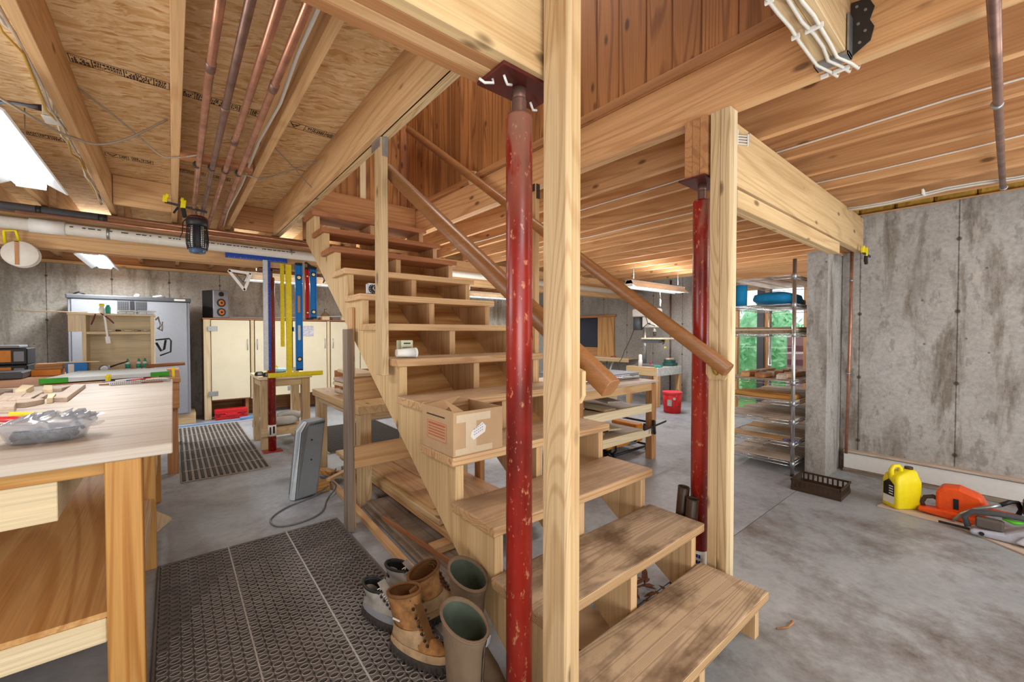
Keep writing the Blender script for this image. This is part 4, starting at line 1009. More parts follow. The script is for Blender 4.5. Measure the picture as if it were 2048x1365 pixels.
# thin boards and offcuts scattered on the bench
def blank(pts, th, label, mat):
    return solid('wood_blank', MB().prism([(x, y, BZ + 0.0005) for x, y, z in pts], (0, 0, th)), mat['X'], label, 'wood blank', None, bevel=0.002)
blank([(-0.492, 3.214, 0.934), (-0.437, 3.187, 0.934), (-0.454, 3.935, 0.934), (-0.517, 3.987, 0.934)], 0.024, 'long flat blank on the workbench, rightmost of the scattered pile', W_SCRAP)
blank([(-0.594, 3.079, 0.936), (-0.56, 3.064, 0.936), (-0.536, 3.106, 0.936), (-0.515, 3.179, 0.936), (-0.549, 3.215, 0.936), (-0.618, 3.238, 0.936)], 0.026, 'pale curved blank at the near edge of the scattered pile on the workbench', W_SCRAP)
blank([(-0.615, 2.92, 0.942), (-0.562, 2.891, 0.942), (-0.59, 3.063, 0.942), (-0.647, 3.15, 0.942)], 0.032, 'thick squared blank at the near left of the scattered pile', W_SCRAP)
blank([(-0.598, 3.318, 0.932), (-0.585, 3.308, 0.932), (-0.592, 3.633, 0.932), (-0.613, 3.661, 0.932), (-0.61, 3.386, 0.932)], 0.022, 'narrow grey-brown blank in the middle of the scattered pile on the workbench', W_SCRAP)
blank([(-0.777, 3.693, 0.932), (-0.753, 3.855, 0.932), (-0.765, 3.917, 0.932), (-0.833, 3.962, 0.932)], 0.022, 'long blank cut off by the left picture edge, at the back of the pile', W_GREY)
blank([(-0.724, 3.44, 0.936), (-0.632, 3.382, 0.936), (-0.65, 3.576, 0.936), (-0.741, 3.628, 0.936)], 0.026, 'broad flat blank at the left of the scattered pile', W_SCRAP)
blank([(-0.712, 3.681, 0.944), (-0.667, 3.671, 0.944), (-0.685, 3.95, 0.944), (-0.751, 4.034, 0.944)], 0.034, 'thick pale block at the back left of the scattered pile', W_PALE)
blank([(-0.576, 3.771, 0.932), (-0.54, 3.769, 0.932), (-0.513, 3.909, 0.932), (-0.572, 3.994, 0.932)], 0.022, 'small pinkish blank behind the longest one on the workbench', W_SCRAP)
blank([(-0.618, 3.744, 0.932), (-0.571, 3.725, 0.932), (-0.615, 4.016, 0.932), (-0.662, 4.068, 0.932)], 0.022, 'small pale blank at the back of the pile, near the yellow clamp', W_PALE)
blank([(-0.507, 3.166, 0.938), (-0.487, 3.174, 0.938), (-0.508, 3.398, 0.938), (-0.537, 3.4, 0.938)], 0.028, 'pale squared blank touching the left end of the longest one', W_PALE)
blank([(-0.643, 3.352, 0.93), (-0.597, 3.334, 0.93), (-0.601, 3.567, 0.93), (-0.66, 3.615, 0.93)], 0.020, 'flat blank in the very middle of the pile, between the curved and the narrow ones', W_SCRAP)
blank([(-0.569, 3.246, 0.93), (-0.546, 3.253, 0.93), (-0.55, 3.459, 0.93), (-0.581, 3.507, 0.93)], 0.020, 'flat grey blank left of the longest one, under the dark narrow blank', W_SCRAP)

# glass tray full of hardware under a plastic bag
t = thing('glass_tray', (-0.36, 2.11, BZ), 'clear oval glass dish of hardware under a crumpled plastic bag near the bench corner', 'dish')
def oval(cx, cy, a, b, z, n_=36, e=0.75, ang=-8):
    o = []
    for i in range(n_):
        th = 2 * math.pi * i / n_; c_, s_ = math.cos(th), math.sin(th)
        x = a * (abs(c_) ** e) * (1 if c_ > 0 else -1); y = b * (abs(s_) ** e) * (1 if s_ > 0 else -1)
        ca, sa = math.cos(R(ang)), math.sin(R(ang)); o.append((cx + x * ca - y * sa, cy + x * sa + y * ca, z))
    return o
cx, cy = -0.333, 2.096
link('dish_body', MB().rings([oval(cx, cy, .075, .06, BZ + .001), oval(cx, cy, .09, .075, BZ + .004), oval(cx, cy, .104, .088, BZ + .040), oval(cx, cy, .112, .095, BZ + .045), oval(cx, cy, .110, .093, BZ + .049), oval(cx, cy, .100, .084, BZ + .040), oval(cx, cy, .087, .072, BZ + .008)]), PLASTCL, t)
link('handle', MB().obox((cx + .122, cy - .02, BZ + .044), (.03, .05, .008), (0, -10, -8)), PLASTCL, t, bevel=0.004)
q = random.Random(4)
hw = MB()
for i in range(60):
    a = q.uniform(0, 6.28); r_ = q.uniform(0, 1) ** .5
    hw.obox((cx + .082 * r_ * math.cos(a), cy + .065 * r_ * math.sin(a), BZ + .014 + q.uniform(0, .022)), (q.uniform(.015, .04), .012, .010), (q.uniform(0, 60), q.uniform(0, 60), q.uniform(0, 180)))
o = link('hardware', hw, plain('mixed_hardware', (134, 142, 156), 0.4, 0.3, var=0.5), t); o['kind'] = 'stuff'
bag = MB(); rg = []
for j in range(10):
    v_ = j / 9; k = math.cos(v_ * 1.45); ring = []
    for i, (x, y, z) in enumerate(oval(cx + 0.02 * v_, cy + .0 * v_, (.116) * (0.25 + 0.75 * k), .098 * (0.25 + 0.75 * k), BZ + .050 + .036 * math.sin(v_ * 1.5))):
        w_ = .012 * math.sin(i * 2.1 + j * 1.3) * math.sin(i * .8 + 2) * (0.3 + v_)
        ring.append((x + w_, y + .5 * w_, z + .9 * w_ * (0.4 if j == 0 else 1)))
    rg.append(ring)
bag.rings(rg, caps=(False, True))
m, nt, b = newmat('bag_film', 0.15, 0, 0.7)
b.inputs['Base Color'].default_value = (*lin((186, 196, 210)), 1); b.inputs['Alpha'].default_value = 0.55
link('plastic_bag', bag, m, t)
fl = MB(); fl.rings([[(cx + .05, cy + .05, .965), (cx + .07, cy, .965), (cx + .05, cy - .05, .965)], [(cx + .125, cy + .03, .985), (cx + .14, cy, .984), (cx + .12, cy - .03, .982)]], caps=(True, True))
link('bag_tail', fl, m, t)
solid('yellow_clamp_bar', MB().bar((-0.52, 2.62, BZ + .03), (-0.355, 2.44, BZ + .03), 0.02, 0.02), YELLOW, 'yellow and red clamp bar lying behind the plastic bag', 'clamp', bevel=0.004)
solid('red_clamp_handle', MB().tube([(-0.56, 2.60, BZ + .018), (-0.48, 2.50, BZ + .022), (-0.42, 2.45, BZ + .018)], [.010, .014, .008], 8), RED, 'red clamp handle lying beside the yellow bar behind the plastic bag', 'clamp')
solid('white_block', B(-0.62, 1.98, BZ + .0005, -0.505, 2.16, BZ + .075), plain('grey_white_block', (186, 192, 200), 0.5), 'pale grey block on the workbench at the left picture edge', 'block', bevel=0.004)
# sketch pad with pencils
t = thing('sketch_pad', (-0.2, 4.08, BZ), 'spiral sketch pad heaped with pencils and drafting tools at the far end of the bench', 'pad')
link('pad', MB().prism([(-0.34, 3.98, BZ + .001), (-0.02, 4.06, BZ + .001), (-0.05, 4.20, BZ + .001), (-0.37, 4.12, BZ + .001)], (0, 0, .018)), PAPER, t)
sp = MB()
for i in range(34):
    x = -0.335 + i * .0095; y = 3.98 + (x + .34) * .25
    sp.tube([(x + .006 * math.cos(a) * .2, y + .009 * math.cos(a), BZ + .012 + .010 * math.sin(a)) for a in [k * 6.283 / 8 for k in range(8)]], .0014, 4, closed=True)
link('spiral_binding', sp, DKGREY, t)
PC = [(plain('pencil_violet', (120, 110, 160), .5), 'violet'), (BLACK, 'black'), (PAPER, 'white'), (YELLOW, 'yellow'), (BLUEDK, 'blue'), (RED, 'red'), (TEAL, 'teal'), (W_PALE['X'], 'bare wood'), (GREY, 'grey')]
q = random.Random(11)
for i, (m_, cn) in enumerate(PC):
    x = -0.30 + i * .028; y = 4.03 + q.uniform(0, .07); a = R(q.uniform(-20, 35)); L_ = q.uniform(.05, .09)
    solid('pencil', MB().cyl((x - L_ * math.cos(a), y - L_ * math.sin(a), BZ + .024 + .003 * (i % 3)), (x + L_ * math.cos(a), y + L_ * math.sin(a), BZ + .028 + .004 * (i % 3)), .004, seg=6), m_, '%s pencil in the heap on the sketch pad' % cn, 'pencil')
solid('pencil', MB().cyl((-0.40, 4.03, BZ + .006), (-0.06, 4.02, BZ + .006), .005, seg=6), W_RED['X'], 'long brown pencil lying on the bench in front of the sketch pad', 'pencil')

# ---------------------------------------------------------------- second bench with the hutch
t = thing('back_bench', (-1.0, 5.5, 0), 'low brown bench behind the workbench, carrying the white hutch', 'bench')
link('bench_top', B(-2.2, 4.75, 0.835, 0.05, 6.2, 0.872), W_OLD['X'], t, bevel=0.003)
link('front_apron', B(-2.2, 4.76, 0.60, 0.04, 4.79, 0.834), W_OLD['X'], t, bevel=0.003)
for x in (-2.15, -0.05):
    for y in (4.80, 6.10): link('leg', B(x, y, 0, x + 0.08, y + 0.08, 0.834), W_OLD['Z'], t)
t = thing('green_tipped_panel', (-0.43, 5.2, 0.9), 'pale blue-white panel with green protected corners lying on the back bench', 'panel')
pp = [(-0.80, 4.80), (-0.04, 4.98), (-0.06, 5.62), (-0.70, 5.66)]
link('panel', MB().prism([(x, y, .880) for x, y in pp], (0, 0, .035)), plain('panel_blue_white', (206, 216, 220), .4, var=.02), t, bevel=.002)
link('corner_guard', MB().prism([(-0.808, 4.793, .876), (-0.655, 4.829, .876), (-0.655, 4.845, .876), (-0.805, 4.83, .876)], (0, 0, .043)), GREEN, t, bevel=.003)
link('corner_guard', MB().prism([(-0.16, 4.946, .876), (-0.030, 4.976, .876), (-0.030, 5.05, .876), (-0.16, 4.97, .876)], (0, 0, .043)), GREEN, t, bevel=.003)
bar_clamp((-0.42, 4.72, 0.845), (0, 1, 0.0), 0.3, 'yellow clamp at the middle of the green-tipped panel edge', jaw=0.07)
bar_clamp((0.0, 4.93, 0.86), (0.0, 1, 0.0), 0.3, 'yellow and red clamp at the right end of the green-tipped panel', jaw=0.08)
solid('wooden_mallet_handle', MB().cyl((-0.22, 5.72, 0.93), (0.10, 5.72, 0.945), 0.018, seg=12), W_RED['X'], 'wooden handle lying along the panel in front of the glue bottles', 'handle')
# hutch
t = thing('shelf_hutch', (-0.46, 6.0, 0.872), 'open pale plywood shelf unit with one shelf standing on the back bench', 'shelf')
hx0, hx1, hy0, hy1, hz1 = -0.70, -0.155, 5.90, 6.15, 1.475
link('side_panel', B(hx0, hy0, .873, hx0 + .03, hy1, hz1 - .02), W_PALE['Z'], t, bevel=.002)
link('side_panel', B(hx1 - .03, hy0, .873, hx1, hy1, hz1 - .02), W_PALE['Z'], t, bevel=.002)
link('top_board', B(-0.80, hy0 - .01, hz1 - .019, hx1 + .01, hy1, hz1), W_PALE['X'], t, bevel=.002)
link('back_panel', B(hx0 + .03, hy1 - .012, .873, hx1 - .03, hy1, hz1 - .02), W_PALE['X'], t)
link('shelf_board', B(hx0 + .031, hy0, 1.265, hx1 - .031, hy1 - .013, 1.29), W_PALE['X'], t, bevel=.002)
link('hanging_cleat', MB().box(-0.795, hy0, 1.29, -0.703, hy0 + .015, hz1 - .02), W_PALE['Z'], t, bevel=.002)
def tub(x, label):
    t = thing('hardware_box', (x, 6.0, 1.476), label, 'box')
    link('box_body', MB().prism([(x - .07, 5.93, 1.477), (x + .07, 5.93, 1.477), (x + .062, 5.93, 1.505), (x - .062, 5.93, 1.505)], (0, .12, 0)), PLASTCL, t)
    link('lid', B(x - .075, 5.925, 1.506, x + .075, 6.055, 1.516), WHITEPL, t, bevel=.003)
    link('contents', MB().box(x - .058, 5.94, 1.4785, x - .005, 6.04, 1.50).box(x + .005, 5.94, 1.4785, x + .055, 6.04, 1.498), GALV, t)
tub(-0.375, 'clear hardware box with white lid on top of the hutch, the left one')
tub(-0.215, 'clear hardware box with white lid on top of the hutch, the right one')
solid('long_dowel', MB().cyl((-1.14, 5.95, 1.484), (-0.66, 5.93, 1.484), .006, seg=8), W_PALE['X'], 'thin pale dowel sticking out left from the top of the hutch', 'dowel')
t = thing('glue_tube', (-0.53, 5.88, 1.476), 'yellow-capped and green bottles with a hanging white tube on the hutch top', 'bottle')
link('bottle', MB().lathe((-0.56, 5.95, 1.476), [(0, 0), (.022, 0), (.022, .05), (.016, .06), (.016, .075), (0, .075)], 14), WHITEPL, t)
link('yellow_cap', MB().lathe((-0.56, 5.95, 1.551), [(0, 0), (.020, 0), (.019, .025), (0, .028)], 14), YELLOW, t)
solid('green_bottle', MB().lathe((-0.515, 5.96, 1.476), [(0, 0), (.02, 0), (.022, .06), (.014, .075), (.012, .09), (0, .092)], 14), TEAL, 'green bottle beside the yellow-capped one on the hutch top', 'bottle')
solid('pliers', MB().tube([(-0.60, 5.88, 1.47), (-0.61, 5.87, 1.42), (-0.63, 5.87, 1.36)], [.006, .007, .006], 6).tube([(-0.56, 5.88, 1.475), (-0.50, 5.87, 1.42), (-0.465, 5.87, 1.375)], [.006, .007, .006], 6), plain('maroon_grips', (110, 40, 44), .5), 'red-handled pliers hooked over the hutch top edge', 'pliers')
solid('white_brush', MB().bar((-0.535, 5.875, 1.46), (-0.515, 5.87, 1.24), .016, .008, (0, 1, 0)).bar((-0.515, 5.87, 1.24), (-0.508, 5.87, 1.17), .034, .014, (0, 1, 0)), WHITEPL, 'white brush hanging down the front of the hutch', 'brush')
q = random.Random(6)
for i, (x, L_) in enumerate(((-0.49, .05), (-0.44, .04), (-0.36, .06), (-0.29, .05), (-0.22, .04))):
    solid('small_tool', MB().cyl((x - L_ / 2, 5.95, 1.302), (x + L_ / 2, 5.96, 1.302), .010, .006, seg=8), [WHITEPL, STEELDK, W_PALE['X'], GALV, PVC][i], ['white tool at the left end of the hutch shelf', 'dark short tool on the hutch shelf beside the white one', 'pale wood-handled tool in the middle of the hutch shelf', 'steel tool on the hutch shelf right of the middle', 'cream tool at the right end of the hutch shelf'][i], 'tool')
for i, (x, lab) in enumerate(((-0.372, 'glue bottle with green cap on the hutch floor, the left one standing alone'), (-0.285, 'glue bottle with green cap on the hutch floor, the middle one'), (-0.235, 'glue bottle with green cap on the hutch floor, nearest the right side panel'))):
    t = thing('glue_bottle', (x, 5.95, .873), lab, 'bottle')
    link('bottle', MB().lathe((x, 5.95, .874), [(0, 0), (.019, 0), (.020, .01), (.020, .085), (.012, .10), (0, .10)], 16), WHITEPL, t)
    link('label_band', MB().lathe((x, 5.95, .874), [(.0206, .03), (.0206, .075)], 16), TEAL, t)
    link('cap', MB().lathe((x, 5.95, .974), [(.013, 0), (.010, .012), (.006, .03), (0, .03)], 12), TEAL, t)
t = thing('hacksaw', (-0.13, 5.94, 1.05), 'black hacksaw hooked on the right side of the hutch', 'saw')
link('frame', MB().tube([(-0.145, 5.92, 1.20), (-0.03, 5.90, 1.215), (-0.015, 5.90, 1.19), (-0.02, 5.90, 1.07), (-0.11, 5.91, 1.03)], .008, 8), BLACK, t)
link('handle', MB().tube([(-0.14, 5.92, 1.17), (-0.10, 5.91, 1.08), (-0.075, 5.91, 1.10), (-0.06, 5.91, 1.20)], .011, 8), BLACK, t)
solid('steel_brackets', MB().tube([(-0.14, 5.93, 1.42), (-0.12, 5.90, 1.45), (-0.10, 5.90, 1.36), (-0.12, 5.91, 1.32)], .009, 6).tube([(-0.13, 5.94, 1.33), (-0.09, 5.90, 1.30), (-0.08, 5.90, 1.40)], .008, 6), GALV, 'bunch of steel clips hanging on the right side of the hutch above the hacksaw', 'clips')
# clutter in front of the hutch
t = thing('blue_tool_box', (-0.73, 5.85, .872), 'blue cardboard box with a white label at the left of the hutch', 'box')
link('carton', B(-0.80, 5.80, .873, -0.655, 5.9, .985), BLUE, t, bevel=.002)
link('label', B(-0.785, 5.797, .89, -0.745, 5.799, .975), PAPER, t)
solid('cardboard_tray', B(-1.02, 5.78, .873, -0.83, 5.98, .93), AMBER, 'orange carton on the back bench left of the blue box', 'box', bevel=.003)
solid('cardboard_tray', B(-1.0, 5.79, .9315, -0.82, 5.97, .985), W_OLD['X'], 'brown open carton stacked on the orange one beside the blue box', 'box', bevel=.003)
solid('rule_on_box', B(-0.86, 5.80, .9865, -0.57, 5.82, .997), W_PALE['X'], 'pale wooden stick lying across the blue box', 'stick', bevel=.001)
t = thing('tape_dispenser', (-0.52, 5.78, .872), 'silver roll with a dark handle lying before the hutch', 'tape')
link('roll', MB().lathe((-0.53, 5.76, .918), [(.02, 0), (.042, 0), (.042, .05), (.02, .05)], 20, 'Y'), GALV, t)
link('handle', MB().tube([(-0.50, 5.77, .93), (-0.43, 5.77, .96), (-0.36, 5.77, .985)], [.008, .007, .006], 8), BLACK, t)
q = random.Random(31)
for i in range(6):
    x = -0.47 + i * .045; a = R(q.uniform(-25, 15))
    solid('silver_wrench', MB().bar((x - .06 * math.cos(a), 5.72 + .02 * i % .06, .884 + .006 * (i % 2)), (x + .07 * math.cos(a), 5.70 + .06 * math.sin(a), .888), .018, .008), GALV, 'silver hand tool in the heap between the panel and the hutch', 'tool', 'silver tools heaped before the hutch', bevel=.002)

# ---------------------------------------------------------------- tool cases at far left
def case(x0, x1, z0, z1, label, mat, y=5.9):
    t = thing('tool_case', ((x0 + x1) / 2, y, z0), label, 'case')
    link('shell', B(x0, y, z0, x1, y + .3, z1), BLACK, t, bevel=.008)
    link('front_panel', B(x0 + .02, y - .006, z0 + .025, x1 - .10, y - .0005, z1 - .02), mat, t, bevel=.004)
    link('latch', B(x1 - .085, y - .008, z0 + .03, x1 - .02, y - .0005, z1 - .03), GREY, t, bevel=.003)
    h = link('handle', MB().tube([(x0 + .25, y - .004, z0 + .07), (x0 + .27, y - .03, z0 + .05), (x0 + .40, y - .03, z0 + .05), (x0 + .42, y - .004, z0 + .07)], .008, 8), GALV, t)
    return t
case(-1.75, -1.06, .98, 1.135, 'orange and silver fronted tool case, upper one at the left edge', AMBER)
case(-1.75, -1.06, .873, .978, 'orange fronted tool case stacked under the silver one at the left edge', AMBER)
solid('case_lid', B(-1.75, 5.9, 1.1365, -1.11, 6.2, 1.16), GREY, 'flat grey tray on top of the two orange tool cases', 'tray', bevel=.004)
solid('dark_case', B(-1.75, 5.50, .873, -1.02, 5.84, .935), DKGREY, 'flat dark grey case lying in front of the orange tool cases', 'case', bevel=.01)

# ---------------------------------------------------------------- grey resin cabinet
t = thing('resin_cabinet', (-0.4, 7.5, 0), 'tall grey plastic cabinet with two doors against the back concrete wall', 'cabinet')
gx0, gx1, gy0, gy1 = -0.985, 0.185, 7.30, 7.85
link('carcass', B(gx0, gy0 + .01, .155, gx1, gy1, 1.70), GREY, t, bevel=.006)
link('top_cap', B(gx0 - .015, gy0 - .02, 1.70, gx1 + .015, gy1, 1.755), DKGREY, t, bevel=.012, segs=2)
for x0, x1 in ((gx0 + .03, -0.405), (-0.395, gx1 - .03)):
    d_ = link('door', B(x0, gy0 - .008, .165, x1, gy0 + .009, 1.695), GREY, t, bevel=.005)
for x0, x1 in ((-0.545, -0.43), (-0.375, -0.26)):
    d_ = link('vent_panel', B(x0, gy0 - .014, 1.42, x1, gy0 - .0085, 1.69), DKGREY, t, bevel=.003)
    mb = MB(); q = random.Random(2)
    for i in range(5):
        for j in range(12): mb.obox((x0 + .018 + i * .02, gy0 - .015, 1.435 + j * .021), (.012, .003, .010), (0, q.uniform(-40, 40), 0))
    link('vent_pattern', mb, BLACK, d_)
link('handle_recess', B(-0.425, gy0 - .012, 1.40, -0.38, gy0 - .0085, 1.69), BLACK, t, bevel=.003)
link('maker_badge', B(0.02, gy0 - .0225, 1.715, 0.14, gy0 - .0205, 1.74), PVC, t)
solid('cabinet_plinth', B(-1.0, 7.34, 0.0, 0.24, 7.86, .150), W_POST['X'], 'pale timber plinth that the grey cabinet stands on', 'plinth', bevel=.003)
solid('round_white_lid', MB().lathe((-0.36, 7.45, 1.756), [(0, 0), (.03, 0), (.035, .02), (.02, .04), (0, .045)], 14), WHITEPL, 'white round thing on top of the grey cabinet, near the middle', 'lid')
solid('white_clip', MB().tube([(-0.20, 7.45, 1.768), (-0.12, 7.42, 1.785), (-0.08, 7.45, 1.768)], .012, 8), WHITEPL, 'white bent clip on top of the grey cabinet, right of the middle', 'clip')
solid('dark_clip', MB().tube([(-0.95, 7.45, 1.765), (-0.90, 7.42, 1.79), (-0.85, 7.45, 1.765)], .010, 8), BLACK, 'black clip on top of the grey cabinet at its left corner', 'clip')

# ---------------------------------------------------------------- cream cupboards
t = thing('cupboard_row', (1.4, 7.8, 0), 'long row of cream cupboards with strap hinges along the back concrete wall', 'cupboard')
kx0, kx1, ky = 0.345, 3.15, 7.52
link('top_board', B(kx0 - .01, ky - .03, 1.478, kx1, 8.04, 1.50), W_RED['X'], t, bevel=.002)
link('side_panel', B(kx0, ky, 0, kx0 + .02, 8.04, 1.477), W_OLD['Z'], t)
for x in (kx0 + .0, .93, 2.05, 3.1): link('stile', B(x, ky - .02, 0 if x < .5 else .26, x + (.085 if x < .5 else .045), ky, 1.477), W_PALE['Z'], t, bevel=.002)
link('back_panel', B(kx0 + .02, 8.0, 0, kx1, 8.04, 1.477), W_OLD['X'], t)
link('inner_shelf', B(kx0 + .02, ky + .02, .26, kx1, 7.99, .28), W_OLD['X'], t)
for x in (.86, 1.6, 2.4): link('inner_divider', B(x, ky + .03, 0, x + .04, 7.99, .259), W_OLD['Z'], t)
for i, (x0, x1, hs) in enumerate(((.435, .915, 0), (.985, 1.50, 1), (1.515, 2.035, 0), (2.105, 2.60, 1), (2.615, 3.09, 0))):
    d_ = link('door', B(x0, ky - .042, .285, x1, ky - .022, 1.47), CREAM, t, bevel=.002)
    hx = x0 + .005 if hs == 0 else x1 - .005
    for z in (.38, 1.34): link('hinge', B(x0 - .04 if hs == 0 else x1 - .07, ky - .047, z - .035, x0 + .075 if hs == 0 else x1 + .03, ky - .0425, z + .035), GALV, d_, bevel=.003)
    px_ = x1 - .03 if hs == 0 else x0 + .03
    link('pull', MB().tube([(px_, ky - .043, 1.02), (px_, ky - .065, 1.03), (px_, ky - .065, 1.17), (px_, ky - .043, 1.18)], .006, 6), GALV, d_)
dr3 = [o for o in kids(t) if o.name.startswith('door')]
link('colour_poster', B(1.62, ky - .0445, 1.22, 1.83, ky - .0425, 1.40), plain('poster', (190, 190, 200), .6, var=.5, scale=60), t)
link('colour_poster', B(1.19, ky - .0445, 1.22, 1.26, ky - .0425, 1.42), plain('poster_pale', (216, 206, 214), .6, var=.2, scale=60), t)
t = thing('toolbox', (0.66, 7.42, 0), 'red plastic tool case lying on the floor before the cream cupboards', 'case')
link('shell', MB().box(.46, 7.36, .001, .86, 7.50, .075).box(.46, 7.36, .078, .86, 7.50, .15), RED, t, bevel=.012, segs=2)
link('handle', MB().tube([(.58, 7.358, .10), (.59, 7.335, .085), (.73, 7.335, .085), (.74, 7.358, .10)], .008, 8), RED, t)
for x in (.50, .80): link('latch', B(x - .02, 7.349, .055, x + .02, 7.359, .10), plain('dark_red', (150, 26, 30), .4), t, bevel=.002)
solid('blue_strip', MB().prism([(-0.4, 7.10, .0015), (1.1, 7.22, .0015), (1.1, 7.27, .0015), (-0.4, 7.14, .0015)], (0, 0, .012)), BLUEPLY, 'long pale blue strip lying on the floor before the cupboards', 'strip')
solid('blue_strip', MB().prism([(0.75, 7.17, .0145), (1.2, 7.30, .0145), (1.2, 7.36, .0145), (0.75, 7.25, .0145)], (0, 0, .02)), BLUEPLY, 'short blue sheet lying on the floor near the red tool case', 'strip')
# speaker on the cupboards
t = thing('speaker', (0.48, 7.7, 1.50), 'black and silver stereo speaker with two orange cones on the cupboard top', 'speaker')
a = R(28)
def rotp(x, y, cx=0.5, cy=7.68): return (cx + (x) * math.cos(a) - y * math.sin(a), cy + x * math.sin(a) + y * math.cos(a))
def rbox(x0, y0, x1, y1, z0, z1):
    c_ = [rotp(x0, y0), rotp(x1, y0), rotp(x1, y1), rotp(x0, y1)]; return MB().prism([(p[0], p[1], z0) for p in c_], (0, 0, z1 - z0))
link('cabinet', rbox(-.10, -.10, .12, .14, 1.502, 1.915), BLACK, t, bevel=.004)
link('front_baffle', rbox(-.10, -.125, .12, -.101, 1.502, 1.915), plain('silver_baffle', (150, 154, 164), .35, .4), t, bevel=.008)
nrm = Vector((math.sin(a), -math.cos(a), 0))
for z in (1.59, 1.73):
    p = Vector((*rotp(.01, -.127), z)); cn = MB()
    cn.cyl(p, p + nrm * .008, .062, seg=24)
    k_ = link('cone_ring', cn, STEELDK, t)
    link('cone', MB().cyl(p + nrm * .0085, p + nrm * .012, .044, .034, seg=24), plain('cone_orange', (206, 120, 60), .5), k_)
    link('dust_cap', MB().cyl(p + nrm * .0125, p + nrm * .018, .018, .01, seg=16), STEELDK, k_)
p = Vector((*rotp(.01, -.127), 1.86)); link('tweeter', MB().cyl(p, p + nrm * .01, .035, seg=16), BLACK, t)
solid('long_board', B(0.66, 7.50, 1.5015, 1.75, 7.56, 1.525), plain('board_grey', (120, 118, 116), .6), 'dark grey board lying on the cupboard top right of the speaker', 'board', bevel=.002)
solid('long_board', MB().obox((1.95, 7.70, 1.56), (1.5, .02, .012), (0, -3, 4)), WHITE, 'thin white strip resting on clutter on the cupboard top', 'strip')
t = thing('fabric_hat', (2.12, 7.86, 1.50), 'brown felt cone with a hook on the cupboard top, seen beside the stair stringer', 'cover')
link('cone', MB().lathe((2.12, 7.86, 1.502), [(.13, 0), (.10, .05), (.05, .12), (.02, .15), (0, .152)], 20), plain('felt_brown', (150, 122, 92), .9, bmp=.3), t)
link('hook', MB().tube([(2.10, 7.86, 1.65), (2.11, 7.86, 1.71), (2.15, 7.86, 1.70)], .005, 6), STEELDK, t)
sack(1.75, 7.88, 1.5015, .34, .2, .07, 'blue folded cloth on the cupboard top behind the white strip', mat=BLUE, name='folded_cloth', cat='cloth', seed=5)
for i, (x, w_, lab) in enumerate(((1.98, .12, 'small pale block on the cupboard top'), (2.3, .14, 'wider wood block on the cupboard top near the stair'))):
    solid('wood_block', B(x, 7.52, 1.5015, x + w_, 7.6, 1.56), W_PALE['X'], lab, 'block', bevel=.003)

# ---------------------------------------------------------------- rubber mats
def hole_mat(x0, y0, nx, ny, px, py, label, border=0.014):
    """anti-fatigue mat: a pierced sheet, one mesh, with a flat border and seams"""
    t = thing('rubber_mat', (x0 + nx * px / 2, y0 + ny * py / 2, 0), label, 'mat')
    mb = MB(); h = 0.014; nseg = 10
    for i in range(nx):
        for j in range(ny):
            cx_, cy_ = x0 + (i + .5) * px, y0 + (j + .5) * py
            inner = []; outer = []
            for k in range(nseg):
                a_ = 2 * math.pi * (k + .5) / nseg; c_, s_ = math.cos(a_), math.sin(a_)
                inner.append((cx_ + .40 * px * c_, cy_ + .30 * py * s_))
                m_ = max(abs(c_), abs(s_)); outer.append((cx_ + px / 2 * c_ / m_, cy_ + py / 2 * s_ / m_))
            n0 = len(mb.v)
            mb.v += [(x, y, h) for x, y in outer] + [(x, y, h) for x, y in inner] + [(x, y, .001) for x, y in inner]
            for k in range(nseg):
                k2 = (k + 1) % nseg
                mb.f.append((n0 + k, n0 + k2, n0 + nseg + k2, n0 + nseg + k)); mb.f.append((n0 + nseg + k, n0 + nseg + k2, n0 + 2 * nseg + k2, n0 + 2 * nseg + k)); mb.sm += [False, False]
    link('pierced_sheet', mb, MATR, t)
    x1, y1 = x0 + nx * px, y0 + ny * py
    bd = MB()
    for (a0, b0, a1, b1) in ((x0 - border, y0 - border, x1 + border, y0), (x0 - border, y1, x1 + border, y1 + border), (x0 - border, y0, x0, y1), (x1, y0, x1 + border, y1)): bd.box(a0, b0, .001, a1, b1, .013)
    link('border', bd, MATR, t, bevel=.004)
    return t, (x0, y0, x1, y1)
m_rim = plain('rubber_worn_rim', (176, 170, 166), .6, var=.15)
def rims(t, x0, y0, nx, ny, px, py, skip):
    mb = MB()
    for i in range(nx):
        for j in range(ny):
            if skip(i, j): continue
            cx_, cy_ = x0 + (i + .5) * px, y0 + (j + .5) * py
            mb.tube([(cx_ + .42 * px * math.cos(2 * math.pi * k / 10), cy_ + .31 * py * math.sin(2 * math.pi * k / 10), .0148) for k in range(10)], .0013, 3, closed=True, caps=False)
    return link('worn_hole_rims', mb, m_rim, t)
px_, py_ = 0.0378, 0.0378
nx, ny = 24, 46
m1, bb = hole_mat(-0.065, 1.175, nx, ny, px_, py_, 'large black rubber mat with oval holes on the floor beside the workbench')
rims(m1, -0.065, 1.175, nx, ny, px_, py_, lambda i, j: (i < 7 - (40 - j) * .45 and j > 18) or j > 38 or (i > 15 and j > 22))
sm = MB()
for i in (8, 16): sm.box(-0.065 + i * px_ - .003, 1.175, .0142, -0.065 + i * px_ + .003, 1.175 + ny * py_, .0165)
link('bright_seam', sm, plain('seam_grey', (170, 168, 166), .5), m1)
sm = MB()
for j in (6, 14, 22, 30, 38): sm.box(-0.065, 1.175 + j * py_ - .0012, .0142, -0.065 + nx * px_, 1.175 + j * py_ + .0012, .0150)
link('cross_seam', sm, STEELDK, m1)
